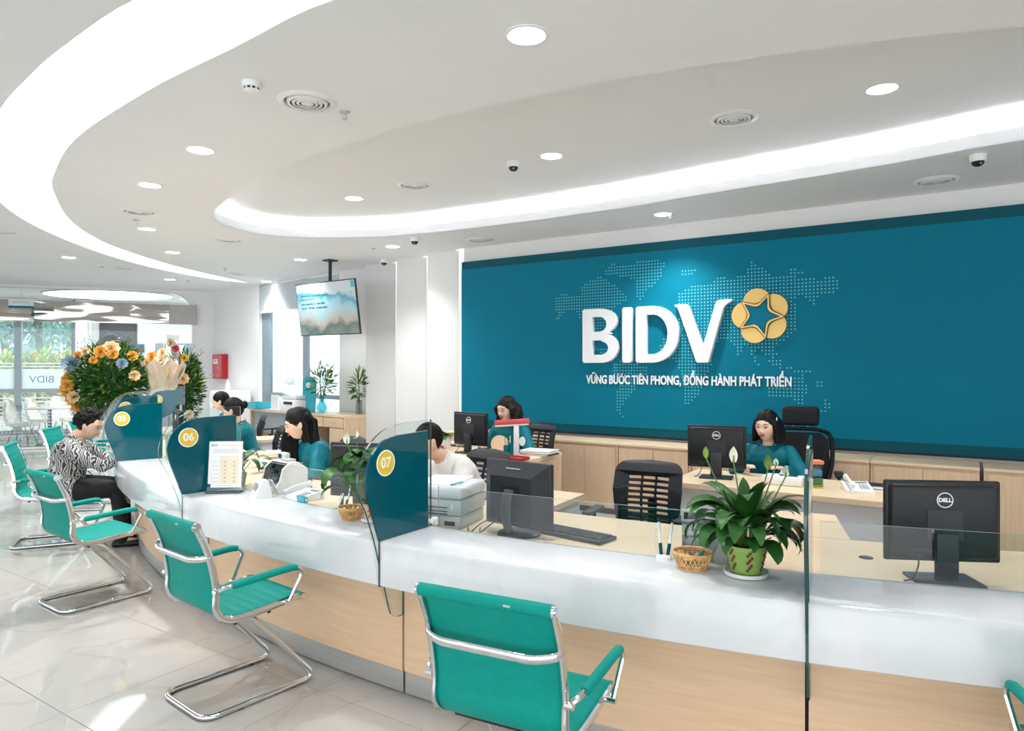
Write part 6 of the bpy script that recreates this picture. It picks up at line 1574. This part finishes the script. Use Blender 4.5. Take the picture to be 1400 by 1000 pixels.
rp = nt.nodes.new('ShaderNodeValToRGB'); e = rp.color_ramp.elements; e[0].position = .0; e[0].color = lin('#8E9A94'); e[1].position = 1.0; e[1].color = lin('#C9D0D2')
for pos, cc in ((.22, '#5F7A74'), (.34, '#B9B2A4'), (.45, '#A9C3CC'), (.60, '#8FC4D3'), (.72, '#3C97B0'), (.80, '#BFD0D4')): q_ = rp.color_ramp.elements.new(pos); q_.color = lin(cc)
nt.links.new(tc.outputs['Object'], sp_.inputs[0]); nt.links.new(tc.outputs['Object'], ns.inputs['Vector']); nt.links.new(sp_.outputs[2], mr.inputs['Value']); nt.links.new(ns.outputs['Fac'], ma.inputs[0])
ad = nt.nodes.new('ShaderNodeMath'); ad.operation = 'ADD'; ma.inputs[1].default_value = .9; ma.inputs[2].default_value = -.45; nt.links.new(mr.outputs[0], ad.inputs[0]); nt.links.new(ma.outputs[0], ad.inputs[1]); nt.links.new(ad.outputs[0], rp.inputs['Fac'])
hs_ = nt.nodes.new('ShaderNodeHueSaturation'); hs_.inputs['Value'].default_value = .72; nt.links.new(rp.outputs[0], hs_.inputs['Color']); nt.links.new(hs_.outputs[0], bs.inputs['Base Color']); nt.links.new(rp.outputs[0], bs.inputs['Emission Color']); bs.inputs['Emission Strength'].default_value = .12; bs.inputs['Roughness'].default_value = .2
b = MB(); b.box((0, 0, 0), (wd_-.03, .002, .75), mtx=TT @ Matrix.Translation((0, -.0155, 0))); sc_ = b.build('screen', ms, t, smooth=0)
for k, (tx_, z) in enumerate((('KÍNH CHÀO QUÝ KHÁCH ĐẾN GIAO DỊCH', .20), ('HÂN HẠNH PHỤC VỤ', .15), ('NGÂN HÀNG ĐẦU TƯ    PHÁT TRIỂN', .08), ('TIN CẬY    TẬN TÂM    CHUYÊN NGHIỆP', .02))):
    text_mesh('caption', tx_, .034, 'teal_dark', sc_, TT @ Matrix.Translation((-.57, -.0172, z)) @ MF, .0003, .0012, align='LEFT', sx=.95)
b = MB(); b.box((0, 0, 0), (.07, .001, .09), mtx=TT @ Matrix.Translation((wd_/2-.06, -.0172, .32))); b.build('energy_sticker', 'blue_plastic', sc_, smooth=0)
b = MB(); b.tube([(0, .05, .35), (0, .05, .71)], .025, 8); b.build('ceiling_pole', 'dark_gray', t)
b = MB(); b.rbox((0, .04, .30), (.4, .05, .2), .006, 1); b.build('mount', 'dark_gray', t); b = MB(); b.rbox((0, .05, .70), (.16, .16, .02), .004, 1); b.build('ceiling_plate', 'dark_gray', t)

# ================================================================ ENTRANCE LOBBY AND STREET (seen through the glazing)
def lp(u, off=0): return CORN + LD*lt(u, off) + LN*off
# polished steel fascia along the glass wall
xR = lt(268, .12); t = thing('steel_fascia', 'polished steel fascia band running along the glass partition', 'fascia')
fm = bpy.data.materials.new('polished_steel_wavy'); fm.use_nodes = True; nt = fm.node_tree; bs = nt.nodes['Principled BSDF']; bs.inputs['Metallic'].default_value = 1; bs.inputs['Base Color'].default_value = lin('#B9B4AE'); bs.inputs['Roughness'].default_value = .07
ns = nt.nodes.new('ShaderNodeTexNoise'); ns.inputs['Scale'].default_value = .9; bp = nt.nodes.new('ShaderNodeBump'); bp.inputs['Strength'].default_value = .5; bp.inputs['Distance'].default_value = .10; nt.links.new(ns.outputs['Fac'], bp.inputs['Height']); nt.links.new(bp.outputs[0], bs.inputs['Normal'])
xa_ = lt(231, .12)
for nm_, x0_, x1_, m_ in (('end_cover', xR, xa_, 'satin'), ('panel', xa_+.003, xa_+2.3, fm), ('panel', xa_+2.303, xa_+5.5, fm)):
    b = MB(); b.bx((x0_, 2.44, .0), (x1_, 2.84, .10)); b.T = Matrix.Identity(4); o = b.build(nm_, m_, t, smooth=0); o.data.transform(ML)
    o.data.flip_normals()
# lobby ceiling, light, back walls
b = MB(); LC = [CORN+LD*.3-LN*.02, CORN+LD*14-LN*.02, CORN+LD*14-LN*4.6, CORN+LD*.3-LN*4.6]
lobc = MB(); lobc.add([(v.x, v.y, CZ+.01) for v in LC], [(0, 1, 2, 3)]); struct(lobc.build('ceiling_lobby', 'ceiling', smooth=0))
lc = (at(12, 397, CZ)+at(190, 398, CZ))/2; rx_ = 1.28
t = thing('ceiling_light_panel', 'large round glowing ceiling light in the lobby beyond the glass', 'light', (lc.x+.2, lc.y+.9, CZ))
b = MB(); b.lathe([(1.33, 0), (1.33, -.012), (1.28, -.014), (1.28, 0)], 48, mtx=Matrix.Diagonal((1, .8, 1, 1))); b.build('rim', 'white', t)
b = MB(); b.lathe([(1.28, -.010), (.0001, -.011)], 48, mtx=Matrix.Diagonal((1, .8, 1, 1))); b.build('diffuser', 'glow_sheet', t)
FO = 3.4          # lobby facade lies this far behind the glass wall
MLF = Matrix.Translation(CORN-LN*FO) @ Matrix(((LD.x, 0, LN.x, 0), (LD.y, 0, LN.y, 0), (0, 1, 0, 0), (0, 0, 0, 1)))
fu = lambda u: lt(u, -FO)
xw = fu(105)
def slab(name, x0_, x1_, z0_, z1_, m_, th=.06, par=None, off=0):
    b = MB(); b.bx((x0_, z0_, -th/2+off), (x1_, z1_, th/2+off)); o = b.build(name, m_, par, smooth=0); o.data.transform(MLF); o.data.flip_normals(); return o
struct(slab('wall_lobby', -2.0, fu(108), 0, CZ, 'wall', .12))
W3_ = bpy.data.objects.new('window_3', None); COL.objects.link(W3_); W3_['kind'] = 'structure'
for u in (103, 25, -60):
    slab('mullion', fu(u)-.07, fu(u)+.07, 0, CZ, 'alu', .10, W3_)
slab('transom', xw, xw+6, .98, 1.06, 'alu', .08, W3_); slab('transom', xw, xw+6, 2.78, CZ, 'white', .08, W3_); slab('transom', xw, xw+6, .0, .10, 'alu', .08, W3_)
for k, (ua, ub) in enumerate(((103, 25), (25, -60))):
    x0_, x1_ = fu(ua)+.07, fu(ub)-.07
    slab('pane', x0_, x1_, .1, 2.78, 'pane', .01, W3_); slab('frosted_band', x0_, x1_, 1.06, 1.52, 'frost', .004, W3_, .012)
    for zz in (1.56, 1.63): slab('frosted_stripe', x0_, x1_, zz, zz+.03, 'frost', .004, W3_, .012)
    for j in range(9): slab('frosted_stripe', x0_, x1_, .15+.085*j, .15+.085*j+.03, 'frost', .004, W3_, .012)
    q = (x0_+x1_)/2 + (.1 if k == 0 else 0)
    # outward-facing lettering: from indoors it is read in mirror image
    text_mesh('lettering', 'BIDV', .23, 'ink_teal', W3_, MLF @ Matrix.Translation((q, 1.27, .016)), .0005)
    b = MB(); b.tube([MLF @ Vector((q+.42+.06*cos(R(a)), 1.30+.06*sin(R(a)), .018)) for a in range(0, 360, 30)], .008, 5, closed=True); b.build('emblem', 'cream', W3_)
# white column, steel tube, wall television, little wall sign
x_ = fu(118); b = MB(); b.rbox((0, 0, 0), (.32, .3, CZ), .01, 1); o = b.build('trim_column', 'wall'); c9 = MLF @ Vector((x_, CZ/2, .25)); o.location = c9; o.rotation_euler.z = atan2(LD.y, LD.x); struct(o)
t = thing('steel_post', 'round brushed steel post in the lobby behind the flowers', 'post', (MLF @ Vector((fu(131), 0, .8)))); b = MB(); b.lathe([(.05, 0), (.05, 2.9)], 14); b.build('tube', 'steel', t); b = MB(); b.lathe([(.10, 0), (.10, .02)], 16); b.build('flange', 'steel', t)
t = thing('wall_television', 'dark television on the lobby wall above the flowers', 'television'); o = slab('housing', fu(188), fu(137), 2.05, 2.62, 'black_plastic', .06, t, .1); slab('screen', fu(188)+.03, fu(137)-.03, 2.08, 2.59, 'dark_gray', .01, t, .135)
t = thing('wall_notice', 'small teal notice hanging on the lobby wall right of the television', 'sign'); slab('board', fu(198), fu(184), 1.92, 2.12, 'teal_panel', .02, t, .1); slab('picture', fu(197), fu(186), 1.96, 2.03, 'brown', .01, t, .113)
W4_ = bpy.data.objects.new('window_4', None); COL.objects.link(W4_); W4_['kind'] = 'structure'
slab('frame', fu(262), fu(226), .9, 2.15, 'alu', .05, W4_, .08); slab('pane', fu(252), fu(228), .95, 2.10, emis('street_daylight_glow', '#DDF0F6', 1.0), .02, W4_, .10); slab('frame', fu(223), fu(213), .9, 2.15, 'alu', .05, W4_, .08)  # the pane itself glows, standing in for daylight outside
# hanging sign box at the left
q = aty(29, 415, 12.4); t = thing('hanging_sign', 'small hanging sign board with teal foot at the far left ceiling', 'sign', (q.x, q.y, q.z), atan2(-LD.y, -LD.x))
b = MB(); b.rbox((0, 0, .015), (.38, .03, .13), .004, 1); b.build('board', 'grey_light', t); b = MB(); b.rbox((0, -.001, -.065), (.38, .034, .04), .003, 1); b.build('teal_foot', 'teal_panel', t)
b = MB(); b.tube([(0, 0, .07), (0, 0, CZ-q.z)], .006, 6); b.build('hanger', 'steel', t)
text_mesh('caption', 'QUẦY GIAO DỊCH', .028, 'ink', t, Matrix.Translation((0, -.017, .02)) @ MF, .0003)
# cafe table and three shell chairs
def cafe_chair(p_, rz, lb):
    t = thing('cafe_chair', lb, 'chair', p_, rz, 'cream lobby chairs')
    b = MB(); pr = [(.24, .46), (.10, .445), (-.12, .45), (-.20, .50), (-.235, .62), (-.26, .78), (-.27, .92)]; n = 11; vs = []
    for i, (x, z) in enumerate(pr):
        hw = (.19, .235, .245, .24, .235, .21, .13)[i]
        for k in range(n):
            q_ = -1+2*k/(n-1); cup = .07*abs(q_)**2.5 if i > 2 else .02*abs(q_)**3; vs.append((x+(cup if i > 2 else 0), q_*hw, z+(.03*abs(q_)**3 if i <= 3 else -.04*abs(q_)**3*(i-3)/3)))
    m_ = len(pr)*n; vs2 = [(v[0]-(.045 if i//n > 2 else 0), v[1]*1.02, v[2]-(.055 if i//n <= 3 else 0)) for i, v in enumerate(vs)]
    fs = [(i*n+k, i*n+k+1, (i+1)*n+k+1, (i+1)*n+k) for i in range(len(pr)-1) for k in range(n-1)]; f2 = [tuple(m_+q_ for q_ in reversed(f)) for f in fs]
    rim = [k for k in range(n)] + [i*n+n-1 for i in range(1, len(pr))] + [(len(pr)-1)*n+k for k in reversed(range(n-1))] + [i*n for i in reversed(range(1, len(pr)-1))]
    f3 = [(rim[j], rim[(j+1) % len(rim)], m_+rim[(j+1) % len(rim)], m_+rim[j]) for j in range(len(rim))]
    b.add(vs+vs2, fs+f2+f3); b.build('shell', 'cafe', t, smooth=70)
    for sx in (-1, 1):
        for sy in (-1, 1):
            b = MB(); b.tube([(sx*.09, sy*.09, .42), (sx*.20, sy*.20, .0)], .009, 6); b.build('leg', 'black_plastic', t)
    return t
def gp(u, Y): q_ = aty(u, 500, Y); q_.z = 0; return q_
cafe_chair(gp(30, 13.6), R(12), 'cream shell chair left of the lobby table, nearest the left edge'); cafe_chair(gp(58, 14.6), R(8), 'cream shell chair behind the lobby table, the middle of three'); cafe_chair(gp(88, 15.2), R(-25), 'cream shell chair right behind the lobby table')
q = gp(68, 13.9); t = thing('cafe_table', 'round lobby table with dark pedestal between the cream chairs', 'table', q)
b = MB(); b.lathe([(.0001, .73), (.42, .73), (.44, .745), (.42, .76), (.0001, .76)], 28); b.build('table_top', 'grey_light', t); b = MB(); b.lathe([(.25, 0), (.25, .015), (.04, .04), (.035, .73)], 18); b.build('pedestal', 'dark_gray', t)
# street: pavement, hedge, trees, pale building across the road
b = MB(); b.add([(-60, 17.6+0, -.05), (10, 26, -.05), (30, 70, -.05), (-80, 70, -.05)], [(0, 1, 2, 3)]); g_ = b.build('floor_street', mat('pavement', '#C9C8C2', .9, var=.1, scale=2), smooth=0); struct(g_)
leafs = [mat('hedge_leaf', '#B7C46A', .8, var=.2, scale=3), mat('hedge_leaf_green', '#8FB98A', .8, var=.2, scale=3), mat('hedge_bloom', '#E3CF7A', .8, var=.1, scale=3)]
for k, (u, Y, w2, h2) in enumerate(((2, 22, .8, .9), (52, 22.4, .85, 1.0), (99, 22.8, .8, .9))):
    c9 = gp(u, Y); t = thing('hedge_shrub', 'yellow-green shrub outside the lobby window, '+['left', 'middle', 'right'][k]+' one', 'shrub', c9, 0, 'street shrubs'); bushy(t, 'foliage', (0, 0, 1.2), (w2, .6, h2*.9), 1300, .22, .12, leafs, seed=20+k)
    b = MB(); b.tube([(0, 0, 0), (0, 0, 1.2)], .05, 6); b.build('trunk', 'soil', t)
tl = [mat('tree_leaf_pale', '#A8C7B8', .8, var=.2, scale=3), mat('tree_leaf_blue', '#86AFAE', .8, var=.2, scale=3)]
for k, (u, Y) in enumerate(((-45, 26), (8, 33), (55, 28), (96, 40))):
    c9 = gp(u, Y); t = thing('street_tree', 'pale street tree outside the lobby window, '+['at the left edge', 'left of the shrubs', 'behind the middle shrub', 'beside the mullion'][k], 'tree', c9, 0, 'street trees'); bushy(t, 'foliage', (0, 0, 4.2), (2.0, 1.5, 1.8), 1500, .35, .2, tl, seed=30+k)
    b = MB(); b.tube(smoothpath([(0, 0, 0), (.1, 0, 1.5), (-.1, 0, 3), (0, 0, 4.2)], 4), .16, 8); b.build('trunk', mat('bark', '#7F8C88', .9), t)
t = thing('street_building', 'pale building across the street beyond the trees', 'building', gp(40, 46), R(15))
b = MB(); b.bx((-16, 0, 0), (16, 4, 9)); b.build('facade', mat('pale_render', '#E3EAEC', .9), t, smooth=0)
for i in range(9):
    for j in range(2):
        b = MB(); b.bx((-14+3.3*i, -.06, 1.0+3.4*j), (-12.2+3.3*i, -.02, 3.0+3.4*j)); b.build('window', 'blueflower', t, smooth=0)
# ================================================================ CONGRATULATION FLOWERS
def bloom_mesh(name, m_, r=.07, layers=4, seed=1):
    rr = random.Random(seed); b = MB()
    for L_ in range(layers):
        q_ = 1-L_/(layers+.3); n = 9-L_
        for k in range(n): leaf_geo(b, (0, 0, .01*L_), 2*pi*k/n+L_*.5, r*q_*1.1, r*q_*1.25, R(12+22*L_), R(-25+L_*8), 3, 0, 0, .35)
    b.ball((0, 0, .02), r*.22, 6); return b.build(name, m_, None, smooth=60)
protos = {m_: bloom_mesh('bloom', m_, .085, 4, i) for i, m_ in enumerate(['orange', 'apricot', 'blueflower', 'yellow', 'cream', 'pink'])}
used = set()
def put_bloom(t, m_, loc, nrm, s_):
    p_ = protos[m_]
    if m_ in used: o = p_.copy(); COL.objects.link(o)
    else: o = p_; used.add(m_)
    o.parent = t; o.location = loc; o.rotation_euler = Vector(nrm).to_track_quat('Z', 'Y').to_euler(); o.scale = (s_,)*3
def arrangement(lb, base, cz, rad, n, blooms, seed, ll=.16):
    t = thing('flower_stand', lb, 'flowers', base); rr = random.Random(seed)
    b = MB()
    for k in range(3): a = R(120*k+30); b.tube([(.30*cos(a), .30*sin(a), 0), (.06*cos(a), .06*sin(a), cz-rad[2]*.4)], .015, 6)
    tag(b.build('tripod', 'steel', t), kind='stuff')
    b = MB(); b.ball((0, 0, cz), 1, 12, sc=(rad[0]*.62, rad[1]*.62, rad[2]*.66)); b.build('foliage_core', 'leaf_dark', t)
    bushy(t, 'foliage', (0, 0, cz), rad, n, ll, .034, ('leaf', 'leaf_dark', 'leaf', 'leaf_light'), seed, .15)
    b = MB()
    for k in range(26):
        a = rr.random()*6.28; e = rr.uniform(.2, 1.3); d = Vector((cos(a)*cos(e), sin(a)*cos(e), sin(e))); q_ = Vector((0, 0, cz))+Vector((d.x*rad[0], d.y*rad[1], d.z*rad[2])); 
        b.tube([q_*1.0-d*.1, q_+d*rr.uniform(.08, .24)+Vector((0, 0, -.03))], .003, 4)
        for j in range(5): leaf_geo(b, q_+d*(.04*j), a+j*2, .07, .018, R(30), R(40), 3)
    tag(b.build('twigs', 'leaf', t, smooth=0), kind='stuff')
    for (x, z, m_, s_) in blooms:           # positions on the side that faces the counter, as fractions of the radii
        y = -sqrt(max(0.02, 1-min(.98, x*x+z*z))); put_bloom(t, m_, (x*rad[0]*1.06, y*rad[1]*1.12, cz+z*rad[2]*1.06), (x*.35+.45, -1, z*.5+.15), s_*1.2)
    return t
# long axis of x for these stands is screen-right since the stands face the entrance
ar1 = [(-.95, .25, 'apricot', .9), (-.98, -.02, 'orange', 1.0), (-.9, -.25, 'orange', 1.1), (-.88, -.5, 'orange', 1.1), (-.75, -.72, 'orange', 1.0), (-.75, -.15, 'orange', .9), (-.68, .42, 'blueflower', 1.3), (-.58, .62, 'orange', .7), (-.6, -.45, 'apricot', .9), (-.45, -.85, 'orange', .9),
       (.10, .72, 'orange', 1.0), (.28, .80, 'apricot', 1.2), (.38, .66, 'orange', .8), (.72, .62, 'orange', .8), (.62, .42, 'blueflower', .8), (-.15, -.9, 'orange', .8), (.55, -.70, 'orange', .9), (-.35, .74, 'apricot', .7), (.86, .1, 'apricot', .8), (.0, .5, 'orange', .6)]
arrangement('huge green congratulation bouquet with orange and grey-blue blooms before the glass', (gp(151, 10.0)).to_tuple(), 1.40, (.52, .42, .50), 5200, ar1, 41, .11)
ar2 = [(-.6, .55, 'apricot', .8), (-.2, .35, 'apricot', .9), (.35, .25, 'apricot', 1.0), (-.55, .05, 'orange', .8), (-.25, -.2, 'apricot', .8), (.1, -.35, 'orange', .7), (-.5, -.5, 'apricot', .9), (.3, .75, 'yellow', .7), (-.15, .8, 'apricot', .7), (.55, -.6, 'cream', .8), (-.6, -.8, 'pink', .7), (-.35, .58, 'orange', .7)]
arrangement('second flower stand with apricot roses right of the wrapped bouquet', (gp(252, 11.2)).to_tuple(), 1.22, (.26, .26, .62), 2400, ar2, 43, .10)
# wrapped bouquet
q = gp(221, 10.2); t = thing('wrapped_bouquet', 'bouquet wrapped in beige kraft paper with cream roses between the stands', 'flowers', (q.x, q.y, .0))
b = MB(); b.lathe([(.12, 0), (.10, .02), (.02, .04), (.02, 1.02)], 12); b.build('pedestal', 'steel', t)
rr = random.Random(5)
for k in range(9):
    a = 2*pi*k/9; b = MB(); vs = []; n = 6
    for i in range(n+1):
        f_ = i/n; r_ = .05+.27*f_**.9
        for j in range(5):
            aa = a+(j-2)*.24*(1+.2*f_); wob = .03*sin(j*2.3+k*1.7+i)*f_; vs.append(((r_+wob)*cos(aa), (r_+wob)*sin(aa), .98+.62*f_+(.10 if j == 2 else 0)*f_+rr.uniform(-.012, .012)))
    b.add(vs, [(i*5+j, i*5+j+1, (i+1)*5+j+1, (i+1)*5+j) for i in range(n) for j in range(4)]); b.build('wrapping_sheet', 'kraft', t, smooth=25)
bushy(t, 'foliage', (0, 0, 1.50), (.2, .2, .14), 260, .10, .03, seed=3)
for (x, z, m_, s_) in ((-.05, 1.72, 'orange', 1.0), (.08, 1.66, 'cream', 1.4), (-.12, 1.60, 'apricot', 1.1), (.02, 1.55, 'cream', 1.2), (.14, 1.52, 'orange', .9), (-.02, 1.44, 'apricot', .9), (.1, 1.78, 'apricot', .9)):
    put_bloom(t, m_, (x, -.16, z), (x, -1, .5), s_)
# tall clear-wrapped flower behind
q = gp(236, 10.9); t = thing('cellophane_bouquet', 'tall narrow bouquet in clear wrap with one red-orange bloom', 'flowers', (q.x, q.y, 0))
b = MB(); b.lathe([(.12, 0), (.02, .03), (.02, 1.35)], 10); b.build('pedestal', 'steel', t)
b = MB(); b.lathe([(.03, 1.3), (.09, 1.45), (.10, 1.75), (.085, 2.0), (.10, 2.08)], 9); b.build('clear_wrap', glass('cellophane', '#EDEBE8', 4.0, .15), t, smooth=0)
put_bloom(t, 'pink', (.07, -.04, 1.86), (.3, -1, .3), .8); put_bloom(t, 'apricot', (.0, -.05, 1.95), (0, -1, .3), .8)
bushy(t, 'foliage', (0, 0, 1.6), (.07, .07, .2), 70, .10, .02, seed=12)
for m_ in protos:
    if m_ not in used: bpy.data.objects.remove(protos[m_])
# floating round balloon behind the flowers
q = aty(152, 474, 11.4); t = thing('clear_balloon', 'large clear round balloon above the big bouquet', 'balloon', q)
b = MB(); b.ball((0, 0, 0), .21, 20); b.build('skin', glass('balloon_film', '#DCE2E6', 3.0, .05), t); b = MB(); b.tube([(0, 0, -.21), (.02, 0, -.7)], .003, 5); b.build('ribbon', 'white', t)
